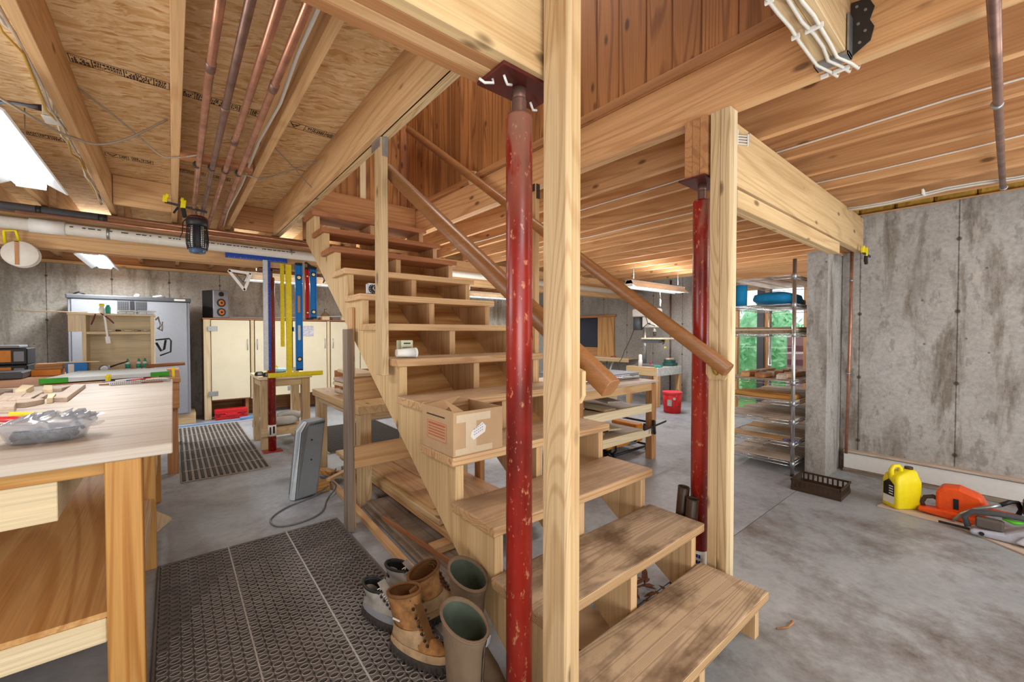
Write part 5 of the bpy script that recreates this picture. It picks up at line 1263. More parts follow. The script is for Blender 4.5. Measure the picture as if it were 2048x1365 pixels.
def rib_mat(x0, y0, x1, y1, label, axis='Y', pitch=.045):
    t = thing('ribbed_mat', ((x0 + x1) / 2, (y0 + y1) / 2, 0), label, 'mat')
    link('backing', B(x0, y0, .001, x1, y1, .008), plain('mat_backing', (150, 140, 130), .7, var=.2), t)
    mb = MB(); n_ = int(((x1 - x0) if axis == 'Y' else (y1 - y0)) / pitch)
    for i in range(n_):
        if axis == 'Y': a_ = x0 + (i + .2) * pitch; mb.box(a_, y0 + .02, .008, a_ + pitch * .55, y1 - .02, .015)
        else: a_ = y0 + (i + .2) * pitch; mb.box(x0 + .02, a_, .008, x1 - .02, a_ + pitch * .55, .015)
    link('ribs', mb, BLACKR, t, bevel=.002)
    sm = MB(); y = y0 + .3
    while y < y1 - .1 and axis == 'Y': sm.box(x0 + .02, y, .0152, x1 - .02, y + .008, .017); y += .42
    if sm.v: link('cross_seam', sm, m_rim, t)
    return t
rib_mat(0.04, 4.46, 0.705, 7.0, 'dark ribbed mat on the floor between the grey cabinet and the slim red column', pitch=.044)
rib_mat(1.25, 4.55, 2.28, 5.9, 'dark ribbed mat on the floor behind the stair', 'X', .05)

# ---------------------------------------------------------------- panel heater and its cord
t = thing('panel_heater', (0.78, 3.46, 0), 'grey slanted panel heater standing on the floor before the lumber', 'heater')
front = [(0.665, 3.50, 0.003), (0.700, 3.44, 0.003), (0.765, 3.53, 0.545), (0.800, 3.62, 0.575), (0.795, 3.66, 0.575), (0.735, 3.60, 0.53)]
link('front_shell', MB().prism([(0.672, 3.47, .003), (0.700, 3.44, .003), (0.762, 3.50, .50), (0.815, 3.545, .565), (0.806, 3.575, .572), (0.735, 3.53, .505)], (0.0, 0.03, 0.0)), plain('heater_light', (196, 204, 210), .4), t, bevel=.004)
link('back_shell', MB().prism([(0.703, 3.442, .003), (0.862, 3.452, .015), (0.905, 3.50, .25), (0.955, 3.555, .575), (0.82, 3.55, .563), (0.766, 3.502, .495)], (-.02, .16, 0)), GREYMID, t, bevel=.012, segs=2)
vt = MB()
for i in range(9): vt.obox((0.835 + i * .013, 3.545, .545 + .0012 * i), (.004, .01, .018), (0, 20, 0))
link('vent_slots', vt, BLACK, t)
for x, z in ((0.84, .43), (.83, .28), (.805, .14)): link('screw_recess', MB().cyl((x, 3.47 + z * .13, z), (x, 3.455 + z * .13, z), .006, seg=10), BLACK, t)
link('foot', B(0.83, 3.50, 0, 0.97, 3.58, .085), W_GOLD['X'], t, bevel=.004)
wire('heater_cord', [(0.92, 3.60, .10), (1.00, 3.45, .05), (0.90, 3.32, .006), (0.80, 3.10, .006), (0.66, 3.02, .006), (0.52, 3.05, .006), (0.50, 3.20, .006), (0.62, 3.34, .006), (0.80, 3.42, .006), (0.95, 3.50, .04), (1.05, 3.62, .13)], .006, plain('cord_grey', (110, 110, 112), .5), 'grey cord looping on the floor in front of the heater')

# ---------------------------------------------------------------- lumber under the stair
def plank(x0, x1, y0, y1, z0, z1, mat, label, ang=0.0, name='plank', group=None, tilt=0.0):
    L_ = y1 - y0; cx_, cy_ = (x0 + x1) / 2, (y0 + y1) / 2
    return solid(name, MB().obox((cx_, cy_, (z0 + z1) / 2 + .0005), (x1 - x0, L_, z1 - z0), (tilt, 0, ang)), mat['Y'], label, 'plank', group, bevel=.003)
plank(0.965, 1.005, 1.72, 3.66, 0, .038, W_JOIST, 'two-by-four lying on edge nearest the mat, left side of the lumber under the stair', -2)
plank(1.03, 1.17, 1.55, 2.98, 0, .024, W_GREY, 'weathered grey board lying lowest in the lumber under the stair', -1.5)
plank(1.19, 1.36, 1.5, 4.0, 0, .024, W_GREY, 'second weathered grey board under the stair, right of the first', -.8)
plank(1.05, 1.32, 1.62, 2.97, .0255, .0505, W_GREY, 'dusty grey board with dark stains lying across the two lower ones', -2.2)
for i in range(2):
    solid('sleeper', B(1.10 + 0, 2.0 + i * 1.6, .0525, 1.85, 2.08 + i * 1.6, .090), W_JOIST['X'], ['near sleeper holding up the lumber stack under the stair', 'far sleeper holding up the lumber stack under the stair'][i], 'block')
plank(1.20, 1.36, 1.92, 4.02, .0915, .129, W_PLANK, 'golden plank at the left bottom of the stack under the stair', 0)
plank(1.37, 1.60, 1.92, 4.05, .0915, .129, W_PLANK, 'wide plank in the middle bottom of the stack under the stair', 0)
plank(1.61, 1.84, 1.95, 3.98, .0915, .129, W_PLANK, 'wide plank at the right bottom of the stack under the stair', 0)
plank(1.19, 1.32, 2.15, 4.05, .1305, .165, W_BEAM, 'bright yellow plank at the left of the second layer under the stair', 1.0)
plank(1.34, 1.56, 2.12, 3.98, .1305, .165, W_PLANK, 'dusty plank in the middle of the second layer under the stair', 0.4)
plank(1.57, 1.80, 2.18, 3.95, .1305, .165, W_PLANK, 'dusty plank at the right of the second layer under the stair', -.3)
plank(1.24, 1.42, 2.3, 3.9, .1665, .186, W_PLANK, 'thin plank on top of the stack at the left, under the stair', .5)
plank(1.44, 1.68, 2.3, 3.85, .1665, .186, W_PLANK, 'thin wide plank on top of the stack at the right, under the stair', 0)
solid('angled_block', MB().obox((1.03, 3.80, .06), (.14, .24, .038), (0, 14, 25)), W_GOLD['Y'], 'short golden block leaning beside the foot of the heater', 'block', bevel=.003)
solid('crossed_stick', MB().bar((0.94, 3.44, .11), (1.22, 3.60, .13), .038, .02), W_JOIST['X'], 'short stick laid across the far end of the lumber behind the weathered stud', 'stick')
solid('short_stub', MB().obox((0.925, 2.05, .0195), (.05, .10, .038), (0, 0, 8)), W_JOIST['Y'], 'short end of two-by-four beside the running shoe', 'offcut', bevel=.003)
solid('thin_lath', MB().bar((1.045, 2.60, .068), (1.12, 1.80, .068), .006, .03), W_RED['Y'], 'thin reddish lath leaning on the grey boards behind the shoes', 'lath')

# table of lumber beyond the stair
table4(1.02, 2.98, 1.99, 4.24, .745, .06, .085, 'low table loaded with wood, seen between the heater and the stair stringer', W_BEAM['Y'], W_POST, apron=.05, name='lumber_table')
G2 = 'boards heaped on the low lumber table'
q = random.Random(8)
k = 0
for i in range(11):
    z = .7465 + (i // 2) * .034; x = 1.22 + (i % 2) * .24 + q.uniform(-.02, .05)
    solid('wood_blank', MB().obox((x, 3.65 + q.uniform(-.05, .05), z + .016), (.17, q.uniform(.35, .6), .028), (0, 0, q.uniform(-7, 7))), [W_SCRAP, W_PALE, W_OLD][i % 3]['Y'], 'short rough board in the heap on the low lumber table', 'board', G2, bevel=.003)
t = thing('drawer_box', (1.5, 5.4, 0), 'open wooden drawer case beyond the ribbed mat, seen through the stair braces', 'case')
link('case_body', B(1.98, 6.0, .001, 3.05, 6.4, .42), W_PALE['X'], t, bevel=.003)
link('case_opening', B(2.08, 5.985, .28, 2.98, 5.999, .40), W_OLD['X'], t)
link('case_front', MB().box(2.0, 5.97, .02, 2.48, 5.984, .25).box(2.5, 5.97, .02, 3.03, 5.984, .25), CREAM, t, bevel=.002)
solid('hanging_board', B(1.20, 4.30, .86, 2.1, 4.32, 1.03), W_OLD['X'], 'brown board standing on edge behind the weathered stud', 'board')
bpy.data.objects['hanging_board'].location.z = .746 ; bpy.data.objects['hanging_board'].location.y = 4.15

# ---------------------------------------------------------------- things on the stair
t = thing('cardboard_box', (1.02, 1.58, .76), 'open cardboard box with taped side standing on the fourth tread', 'box')
bx0, bx1, by0, by1, bz0, bz1 = .888, 1.145, 1.462, 1.735, .7605, .945
cb = MB()
cb.box(bx0, by0, bz0, bx1, by0 + .004, bz1).box(bx0, by1 - .004, bz0, bx1, by1, bz1 + .01).box(bx0, by0 + .004, bz0, bx0 + .004, by1 - .004, bz1 + .004).box(bx1 - .004, by0 + .004, bz0, bx1, by1 - .004, bz1).box(bx0 + .004, by0 + .004, bz0, bx1 - .004, by1 - .004, bz0 + .004)
link('carton', cb, CARD, t)
link('flap', MB().prism([(bx0 + .005, by0 + .006, bz1 - .002), (bx0 + .005, by0 + .085, bz1 + .045), (bx0 + .06, by0 + .006, bz1 - .004)], (.004, .002, 0)), CARD, t)
link('flap', MB().prism([(bx0 + .01, by1 - .012, bz1), (bx1 - .08, by1 - .05, bz1 + .03), (bx0 + .06, by1 - .09, bz1 - .03)], (0, .004, 0)), CARD, t)
link('tape_strip', MB().box(bx0 + .015, by0 - .0008, bz1 - .045, bx0 + .19, by0 - .0001, bz1 - .012).box(bx0 + .06, by0 - .0012, bz0 + .02, bx0 + .115, by0 - .0009, bz1 - .03).box(bx0 + .01, by0 - .0008, bz0 + .004, bx0 + .2, by0 - .0001, bz0 + .03), CARDLT, t)
link('address_tag', MB().prism([(bx0 + .085, by0 - .002, bz0 + .075), (bx0 + .10, by0 - .002, bz0 + .058), (bx0 + .16, by0 - .002, bz0 + .085), (bx0 + .165, by0 - .002, bz0 + .11), (bx0 + .145, by0 - .002, bz0 + .13), (bx0 + .09, by0 - .002, bz0 + .095)], (0, .0006, 0)), PAPER, t)
tx = MB()
for i in range(3):
    for j in range(5): tx.obox((bx0 + .105 + j * .010, by0 - .0026, bz0 + .080 + i * .012 + j * .004), (.006, .0006, .002), (0, -25, 0))
link('handwriting', tx, BLUEDK, t)
# printing on the box end (faces left)
pr = MB(); q = random.Random(3); y = by1 - .045
while y > by0 + .07: w_ = q.uniform(.004, .009); pr.box(bx0 - .0008, y - w_, bz1 - .035, bx0 - .0001, y, bz1 - .029); y -= w_ + .002
link('printed_line', pr, INK, t)
fr = MB(); ya, yb, za, zb_ = by0 + .055, by1 - .05, bz0 + .045, bz1 - .06
for (a0, b0, a1, b1) in ((ya, za, yb, za + .0015), (ya, zb_, yb, zb_ + .0015), (ya, za, ya + .0015, zb_), (yb - .0015, za, yb, zb_)): fr.box(bx0 - .0008, a0, b0, bx0 - .0001, a1, b1)
for i in range(5):
    y = yb - .01
    while y > ya + .015: w_ = q.uniform(.003, .007); fr.box(bx0 - .0008, y - w_, zb_ - .014 - i * .0125, bx0 - .0001, y, zb_ - .009 - i * .0125 + (.003 if i == 0 else 0)); y -= w_ + .0015
link('red_stamp', fr, INKRED, t)
# white cup, cylinder box, radio
t = thing('light_bulb_box', (0.985, 2.09, 1.141), 'small green and white carton standing behind the post on the sixth tread', 'box')
link('carton', B(.965, 2.13, 1.1405, 1.035, 2.19, 1.235), plain('carton_green', (196, 200, 170), .6), t, bevel=.001)
tx = MB().box(.98, 2.1288, 1.215, 1.02, 2.1298, 1.222)
for i in range(6): tx.box(.974, 2.1288, 1.155 + i * .008, 1.026, 2.1298, 1.158 + i * .008)
link('printed_panel', tx, INK, t)
t = thing('paper_cup', (0.97, 2.05, 1.1405), 'white cup lying on its side on the sixth tread', 'cup')
link('cup_body', MB().lathe((0.0, 0, 0), [(.020, .0), (.021, 0.002), (.027, .085), (.025, .083), (.019, .004), (0, .004)], 20, 'X').__class__() if False else MB().rings([[(1.01 - .09 + h_, 2.055 + .035 - h_ * .3 + r_ * math.cos(a_), 1.1685 + r_ * math.sin(a_)) for a_ in [2 * math.pi * k_ / 20 for k_ in range(20)]] for r_, h_ in ((.020, 0), (.027, .09), (.025, .088), (.018, .01))]), WHITEPL, t)
link('cup_lid', MB().lathe((1.01, 2.063, 1.1685), [(.0, -.002), (.028, 0), (.028, .010), (.022, .013), (0, .013)], 20, 'X'), WHITE, t)
t = thing('desk_clock', (0.985, 2.6, 1.5205), 'small square silver clock standing on the eighth tread', 'clock')
link('case', B(.948, 2.58, 1.5205, 1.018, 2.615, 1.590), GALV, t, bevel=.006)
link('dial', MB().lathe((.983, 2.578, 1.555), [(0, -.002), (.028, -.002), (.029, .001), (0, .001)], 24, 'Y'), BLACK, t)
hd = MB().obox((.983, 2.5745, 1.562), (.003, .001, .018), (0, 20, 0)).obox((.986, 2.5745, 1.553), (.003, .001, .022), (0, -30, 0))
for k_ in range(12):
    a_ = k_ * math.pi / 6; hd.obox((.983 + .023 * math.cos(a_), 2.5745, 1.555 + .023 * math.sin(a_)), (.003, .001, .003), (0, 0, 0))
link('hands_and_marks', hd, PAPER, t)

# ---------------------------------------------------------------- boots and shoes
def oring(cx, cy, ang, fwd, half, wid, z, tilt=0.0, n_=24, toe=1.0, roll=0.0):
    """oval ring: fwd = centre offset along the foot, half = half length, wid = half width"""
    o = []; ca, sa = math.cos(R(ang)), math.sin(R(ang))
    for i in range(n_):
        t_ = 2 * math.pi * i / n_; l = half * math.cos(t_); w_ = wid * math.sin(t_)
        if l > 0: w_ *= toe
        l += fwd
        o.append((cx + l * ca - w_ * sa, cy + l * sa + w_ * ca, z + tilt * l + roll * w_))
    return o
def rubber_boot(cx, cy, ang, h, label, TL=-0.35):
    t = thing('rubber_boot', (cx, cy, 0), label, 'boot')
    S = lambda f, a, b, z, tl=0: oring(cx, cy, ang, f, a, b, z, tl)
    link('sole', MB().rings([S(.06, .135, .046, .002), S(.06, .14, .05, .01), S(.06, .14, .05, .028), S(.06, .135, .047, .034)]), SOLE, t)
    link('shaft', MB().rings([S(.06, .130, .045, .035), S(.06, .132, .047, .06), S(.045, .115, .045, .09), S(.015, .078, .044, .125), S(.0, .062, .046, .16), S(0, .064, .052, .22), S(0, .068, .058, .30), S(.0, .074, .062, h - .05, -.15), S(.0, .080, .064, h - .02, TL), S(.0, .083, .065, h, TL), S(0, .079, .061, h + .003, TL), S(0, .076, .058, h - .01, TL)], caps=(True, False)), NEOP, t)
    link('rim_binding', MB().tube(S(.0, .0825, .0645, h - .004, TL), .0042, 6, closed=True), plain('binding_brown', (112, 92, 76), .8), t)
    link('lining', MB().rings([S(0, .076, .058, h - .01, TL), S(0, .060, .050, h - .13, 0), S(0, .056, .042, .18), S(.02, .08, .04, .09), S(.03, .08, .035, .06)], caps=(False, True)), LINER, t)
    return t, S
b1, S1 = rubber_boot(0.692, 1.075, -78, .385, 'tan neoprene boot with green lining nearest the camera, left of the near red column')
b2, S2 = rubber_boot(0.836, 1.275, -82, .385, 'tan neoprene boot with green lining standing behind the near red column')
def strip(S, idx, zs, w_, mat, name, parent, out=.0022):
    """narrow strip following the shaft at one ring index"""
    rg = []
    for z, a_, b_ in zs:
        r0 = S(0, a_ + out, b_ + out, z, 0); p = Vector(r0[idx % 24]); q_ = Vector(r0[(idx + 1) % 24]); d_ = (q_ - p).normalized()
        rg.append((p - d_ * w_ / 2, p + d_ * w_ / 2))
    mb = MB()
    for i in range(len(rg) - 1): mb.add([rg[i][0], rg[i][1], rg[i + 1][1], rg[i + 1][0]], [(0, 1, 2, 3)], True)
    o = link(name, mb, mat, parent); s_ = o.modifiers.new('solid', 'SOLIDIFY'); s_.thickness = .0016; s_.offset = 0; return o
strip(S1, 1, [(.14, .070, .046), (.22, .064, .052), (.29, .069, .058), (.33, .073, .0615)], .020, plain('boot_strip', (88, 76, 64), .8), 'shin_strip', b1)
link('size_tag', MB().obox(tuple(Vector(S1(.0, .087, .068, .372, -.35)[1])), (.004, .018, .030), (0, 14, -66)), GREY, b1, bevel=.001)

SUEDE = plain('pale_suede', (172, 144, 110), .9, var=.3, scale=18, bmp=.2)
def shoe(cx, cy, ang, label, upper, lace, L_=.145, h=.11, tallcollar=False, mat_lin=BLACK, name='hiking_boot'):
    t = thing(name, (cx, cy, 0), label, 'boot' if tallcollar else 'shoe')
    S = lambda f, a, b, z, tl=0, toe=1: oring(cx, cy, ang, f, a, b, z, tl, toe=toe)
    link('sole', MB().rings([S(.05, L_, .046, .002, .0), S(.05, L_ + .004, .050, .010), S(.05, L_ + .006, .052, .022), S(.05, L_ + .002, .050, .036), S(.05, L_ - .006, .044, .038)]), SOLE, t)
    lug = MB()
    for i in range(13):
        for s_ in (-1, 1):
            f = -.075 + i * .0215; w_ = .049 * math.sqrt(max(0.05, 1 - ((f - .05) / (L_ + .004)) ** 2))
            ca, sa = math.cos(R(ang)), math.sin(R(ang)); l_ = f; ww = s_ * w_
            lug.obox((cx + l_ * ca - ww * sa, cy + l_ * sa + ww * ca, .016), (.012, .010, .026), (0, 0, ang))
    link('sole_lugs', lug, SOLE, t, bevel=.002)
    rg = [S(.05, L_ - .004, .046, .038), S(.05, L_ - .002, .047, .055), S(.047, L_ - .012, .046, .07), S(.03, L_ - .035, .044, .086), S(.012, L_ - .062, .042, .10)]
    if tallcollar: rg += [S(-.005, .070, .042, .13, .05), S(-.018, .068, .047, .17, .10), S(-.024, .072, .052, .21, .16), S(-.028, .078, .057, .245, .20), S(-.028, .074, .053, .249, .20), S(-.028, .070, .049, .240, .20)]; zi, tl = .240, .20
    else: rg += [S(-.012, .072, .044, h + .005, -.05), S(-.022, .068, .044, h + .028, -.12), S(-.022, .063, .039, h + .030, -.12), S(-.022, .060, .037, h + .02, -.12)]; zi, tl = h + .02, -.12
    link('upper', MB().rings(rg, caps=(True, False)), upper, t, sub=1)
    f0 = -.028 if tallcollar else -.022; a0, b0 = (.070, .049) if tallcollar else (.060, .037)
    link('lining', MB().rings([S(f0, a0, b0, zi, tl), S(f0, a0 - .004, b0 - .004, zi - .05, tl * .5), S(-.005, .06, .030, .07), S(0, .06, .028, .05)], caps=(False, True)), mat_lin, t)
    link('collar_padding', MB().tube(S(f0, a0 + .003, b0 + .003, zi + .006, tl), .0065, 8, closed=True), mat_lin if not tallcollar else LEATHDK, t)
    ca, sa = math.cos(R(ang)), math.sin(R(ang))
    def W(l, w_, z): return (cx + l * ca - w_ * sa, cy + l * sa + w_ * ca, z)
    # toe cap and side panel
    link('toe_cap', MB().rings([S(.05, L_ + .001, .050, .039, 0), S(.055, L_ - .004, .048, .062), S(.060, L_ - .012, .046, .068)][:3], caps=(False, False)), SUEDE if tallcollar else GREY, t)
    if tallcollar: link('side_panel', MB().rings([oring(cx, cy, ang, .03, .112, .0495, .072), oring(cx, cy, ang, .012, .088, .0475, .100), oring(cx, cy, ang, .0, .072, .047, .125)], caps=(False, False)), SUEDE, t)
    lc = MB(); ey = MB()
    nrow = 7 if tallcollar else 5
    for i in range(nrow):
        u_ = i / (nrow - 1)
        l = .105 - .075 * u_ if not tallcollar else .115 - .085 * u_; z = (.092 + .040 * u_) if not tallcollar else (.090 + .145 * u_ ** 1.3)
        w_ = .020
        for s_ in (-1, 1):
            lc.tube([W(l, -s_ * w_, z), W(l - .006, 0, z + .009), W(l - .014, s_ * w_, z + .006)], .0024, 5)
            link('eyelet', MB().cyl(W(l + .002, s_ * (w_ + .004), z - .004), W(l + .002, s_ * (w_ + .010), z + .002), .0048, seg=8), BLACK, t)
    link('laces', lc, lace, t)
    link('tongue', MB().prism([W(.115, -.016, .088), W(.115, .016, .088), W(.02, .020, .165 if not tallcollar else .262), W(.02, -.020, .165 if not tallcollar else .262)], (-.004 * ca, -.004 * sa, .003)), upper if not tallcollar else LEATHDK, t, bevel=.001)
    return t, W
la, WA = shoe(0.705, 1.492, -70, 'tan leather hiking boot nearest the camera, its white tab facing the mat', LEATHER, LEATHDK, tallcollar=True, mat_lin=LEATHDK)
link('fabric_tab', MB().obox(WA(-.02, -.050, .155), (.035, .003, .006), (0, 0, -68)), PAPER, la)
shoe(0.860, 1.625, 10, 'tan leather hiking boot behind the nearest one, its toe toward the stair stringer', LEATHER, LEATHDK, tallcollar=True, mat_lin=LEATHDK)
shoe(0.690, 1.770, -72, 'light grey running shoe on the mat, leftmost of the shoe group', SHOEGREY, WHITE, name='running_shoe')
shoe(0.835, 1.850, -58, 'light grey running shoe at the back of the group, beside the two-by-four', SHOEGREY, WHITE, name='running_shoe')

for o_ in list(C.objects):
    if o_.parent is None and (o_.name.startswith('running_shoe') or o_.name == la.name): o_.location.z += .0165

# two dark tubes leaning by the far column
for i, (a, b, lab) in enumerate((((1.957, 1.075, .001), (1.978, 1.044, .50), 'dark brown open tube behind the other one, left of the far red column'), ((1.946, 1.01, .001), (1.952, .985, .465), 'dark brown open tube leaning in front of the far red column'))):
    a, b = Vector(a), Vector(b); d = (b - a).normalized()
    t = thing('plastic_tube', tuple(a), lab, 'tube')
    u_ = d.cross(Vector((1, 0, 0))).normalized(); w_ = d.cross(u_)
    def rg(p, r_): return [p + (u_ * math.cos(2 * math.pi * k_ / 20) + w_ * math.sin(2 * math.pi * k_ / 20)) * r_ for k_ in range(20)]
    tw = link('tube_wall', MB().rings([rg(a, .028), rg(b, .028), rg(b + d * .003, .026), rg(b - d * .003, .024), rg(a + d * .03, .024)], caps=(True, True)), BROWNMAT, t)
    link('tube_lip', MB().tube(rg(b, .0275), .0025, 6, closed=True), BROWNMAT, t)

# rubbish beneath the first treads
q = random.Random(12)
t = thing('dry_leaves', (1.70, 1.15, 0.001), 'heap of dry reddish brown leaves on the floor under the second tread', 'leaves')
lf = MB()
for i in range(46):
    x, y = q.gauss(1.64, .10), q.gauss(1.13, .06); z = q.uniform(.012, .06); a_ = q.uniform(0, 6.28); L_ = q.uniform(.02, .045); tl = q.uniform(-.5, .5)
    pts = [(x + L_ * f * math.cos(a_) - w_ * math.sin(a_), y + L_ * f * math.sin(a_) + w_ * math.cos(a_), z + L_ * f * tl + .3 * abs(w_)) for f, w_ in ((-1, 0), (-.3, .35 * L_), (.4, .3 * L_), (1, 0), (.4, -.3 * L_), (-.3, -.35 * L_))]
    lf.prism(pts, (0, 0, .0012))
o = link('leaf_litter', lf, plain('dry_leaf', (120, 78, 58), .8, var=.5, scale=25), t); o['kind'] = 'stuff'
solid('flat_cardboard', MB().obox((1.36, 1.16, .008), (.26, .20, .005), (0, 1, 14)), CARD, 'flattened piece of cardboard on the floor under the lower treads', 'cardboard')
solid('white_rag', MB().obox((1.20, .96, .008), (.20, .14, .010), (0, 3, 35)), WHITE, 'folded white paper on the floor under the second tread', 'paper', bevel=.004)
solid('twig', MB().tube([(1.99, .63, .004), (2.03, .60, .007), (2.07, .595, .012), (2.085, .60, .006)], [.004, .004, .006, .008], 6), W_OLD['X'], 'small brown twig on the floor beside the bottom tread', 'twig')

# ---------------------------------------------------------------- wire rack with boards
t = thing('wire_rack', (4.84, 1.53, 0), 'tall chrome wire shelving rack standing behind the concrete return wall', 'rack')
rx0, rx1, ry0, ry1 = 4.24, 5.42, 1.235, 1.82
def post(x, y):
    p_ = link('rack_post', MB().cyl((x, y, 0.02), (x, y, 1.93), .016, seg=12), CHROME, t)
    for z in LEVELS: link('clip_sleeve', MB().lathe((x, y, z), [(.0165, -.03), (.020, -.028), (.019, .012), (.0165, .014)], 12), GALV, p_)
    link('foot', MB().cyl((x, y, 0), (x, y, .02), .017, seg=10), BLACK, p_)
LEVELS = [.115, .29, .49, .655, .84, 1.27, 1.535, 1.79]
for x in (rx0, rx1):
    for y in (ry0, ry1): post(x, y)
for z in LEVELS:
    mb = MB()
    for (a, b) in (((rx0, ry0), (rx1, ry0)), ((rx0, ry1), (rx1, ry1)), ((rx0, ry0), (rx0, ry1)), ((rx1, ry0), (rx1, ry1))):
        for zz in (z, z - .028): mb.cyl((*a, zz), (*b, zz), .0035, seg=6)
        L_ = math.hypot(b[0] - a[0], b[1] - a[1]); n_ = int(L_ / .045)
        pts = [(a[0] + (b[0] - a[0]) * i / (2 * n_), a[1] + (b[1] - a[1]) * i / (2 * n_), z - (0.0 if i % 2 else .028)) for i in range(2 * n_ + 1)]
        mb.tube(pts, .0022, 4, caps=False)
    for i in range(23): x = rx0 + .05 * (i + .7); mb.cyl((x, ry0, z + .002), (x, ry1, z + .002), .0022, seg=5, caps=False)
    for yy in (ry0 + .2, ry0 + .4): mb.cyl((rx0, yy, z - .004), (rx1, yy, z - .004), .003, seg=5)
    link('wire_shelf', mb, CHROME, t)
GB = 'thin boards laid on the wire rack shelves'
q = random.Random(77)
for li, z in enumerate(LEVELS[:6]):
    th = .007; zz = z + .0045
    for i in range(5):
        x = rx0 + .03 + i * .225; w_ = .205 * q.uniform(.85, 1.0)
        solid('drying_board', MB().obox((x + w_ / 2, (ry0 + ry1) / 2 + q.uniform(-.02, .02), zz + th / 2 + .0003), (w_, .56 + q.uniform(-.04, .03), th), (0, 0, q.uniform(-.8, .8))), [W_SCRAP, W_PLANK, W_SCRAP, W_BENCH][(i * 2 + li) % 4]['Y'], 'thin pale board lying on a wire rack shelf', 'board', GB, bevel=.001)
for li, (z, lab) in enumerate(((LEVELS[4], 'heap of thick sawn blocks on the fifth rack shelf'),)):
    for i in range(14):
        x = rx0 + .10 + (i % 5) * .20 + q.uniform(-.02, .02); y = ry0 + .12 + .16 * ((i // 5) % 3)
        solid('sawn_block', MB().obox((x, y, z + .0125 + .024 + .0 * (i % 2)), (.19, .075, .042), (0, 0, q.uniform(-20, 20))), [W_SCRAP, W_PLANK, W_OLD][i % 3]['X'], 'thick sawn block in the heap on the fifth rack shelf', 'block', 'sawn blocks on the fifth rack shelf', bevel=.003)
for i, lab in enumerate(('left', 'middle', 'right')):
    solid('square_batten', MB().bar((rx0 + .06 + i * .09, ry0 + .02, LEVELS[3] + .034), (rx0 + .10 + i * .10, ry1 - .05, LEVELS[3] + .034), .038, .04), W_GOLD['Y'], '%s one of three square battens on the fourth rack shelf' % lab, 'batten', bevel=.002)
for i, z in enumerate((LEVELS[5] + .0125,)):
    for k_ in range(3): solid('stacked_sheet', B(rx0 + .02 + k_ * .01, ry0 + .02, z + k_ * .017, rx1 - .05 - k_ * .12, ry1 - .03, z + .015 + k_ * .017), [W_GREY, W_PALE, W_GREY][k_]['X'], ['lowest sheet stacked on the sixth rack shelf', 'middle sheet stacked on the sixth rack shelf', 'top sheet stacked on the sixth rack shelf'][k_], 'sheet')
sack(4.62, 1.48, LEVELS[6] + .006, .62, .32, .13, 'bright blue folded tarp on the seventh rack shelf', mat=BLUEBAG, name='folded_tarp', cat='tarp', seed=21)
sack(5.05, 1.50, LEVELS[6] + .006, .22, .24, .10, 'dark bundle right of the blue tarp on the rack', mat=BLACK, name='dark_bundle', cat='bundle', seed=22)
solid('teal_tub', MB().lathe((4.34, 1.72, LEVELS[6] + .005), [(0, 0), (.055, 0), (.058, .2), (.05, .205), (0, .205)], 18), BLUEBAG, 'upright blue tub at the left end of the seventh rack shelf', 'tub')
solid('purple_cloth', MB().obox((4.27, 1.26, .315), (.05, .12, .02), (0, 10, 20)), plain('violet_cloth', (90, 84, 130), .8), 'small violet cloth at the near corner of the second rack shelf', 'cloth', bevel=.006)

# ---------------------------------------------------------------- outfeed bench with shelves, seen through the stair
t = thing('outfeed_bench', (3.3, 2.7, 0), 'brown timber bench with two lower racks, seen between near post and far column', 'bench')
tx0, tx1, ty0, ty1 = 2.60, 3.79, 2.30, 3.22
for x in (tx0, tx1 - .075):
    for y in (ty0, ty1 - .075): link('leg', B(x, y, 0, x + .075, y + .075, .77), W_OLD['Z'], t, bevel=.003)
link('top_rail', B(tx0 + .076, ty0 + .005, .70, tx1 - .076, ty0 + .04, .775), W_JOIST['X'], t, bevel=.002)
link('top_rail', B(tx0 + .076, ty1 - .04, .70, tx1 - .076, ty1 - .005, .775), W_JOIST['X'], t, bevel=.002)
link('side_rail', B(tx1 - .04, ty0 + .076, .70, tx1 - .005, ty1 - .076, .775), W_OLD['Y'], t, bevel=.002)
link('bench_top', B(tx0 - .02, ty0 - .02, .778, tx1 + .01, ty1, .798), W_SCRAP['X'], t, bevel=.003)
for z in (.53, .285):
    link('rack_rail', B(tx0 + .076, ty0 + .005, z - .045, tx1 - .02, ty0 + .04, z + .035), W_PALE['X'], t, bevel=.002)
    link('rack_rail', B(tx0 + .076, ty1 - .04, z - .045, tx1 - .076, ty1 - .005, z + .035), W_PALE['X'], t, bevel=.002)
    link('rack_shelf', B(tx0 + .076, ty0 + .041, z - .03, tx1 - .02, ty1 - .041, z - .012), W_SCRAP['X'], t)
q = random.Random(14)
for i in range(12):
    z = (.519 if i % 2 else .274) + (i // 4) * .024
    solid('shelf_offcut', MB().obox((2.75 + .18 * (i % 5) + q.uniform(0, .05), 2.72 + q.uniform(-.1, .1), z + .012), (.16, q.uniform(.4, .65), .02), (0, 0, q.uniform(-25, 25))), [W_SCRAP, W_PALE, W_PLANK][i % 3]['Y'], 'flat offcut on the lower racks of the brown timber bench', 'offcut', 'offcuts on the bench racks', bevel=.003)
t = bar_clamp((3.50, 2.25, .34), (1, .12, .02), .5, 'silver and black bar clamp sticking out from the lower bench rack', jaw=.05, col=BLACK)
sack(3.25, 2.9, .7985, .5, .35, .07, 'pile of grey cables and plastic on the brown timber bench', mat=plain('grey_pile', (176, 180, 186), .4), name='plastic_heap', cat='bag', seed=9)
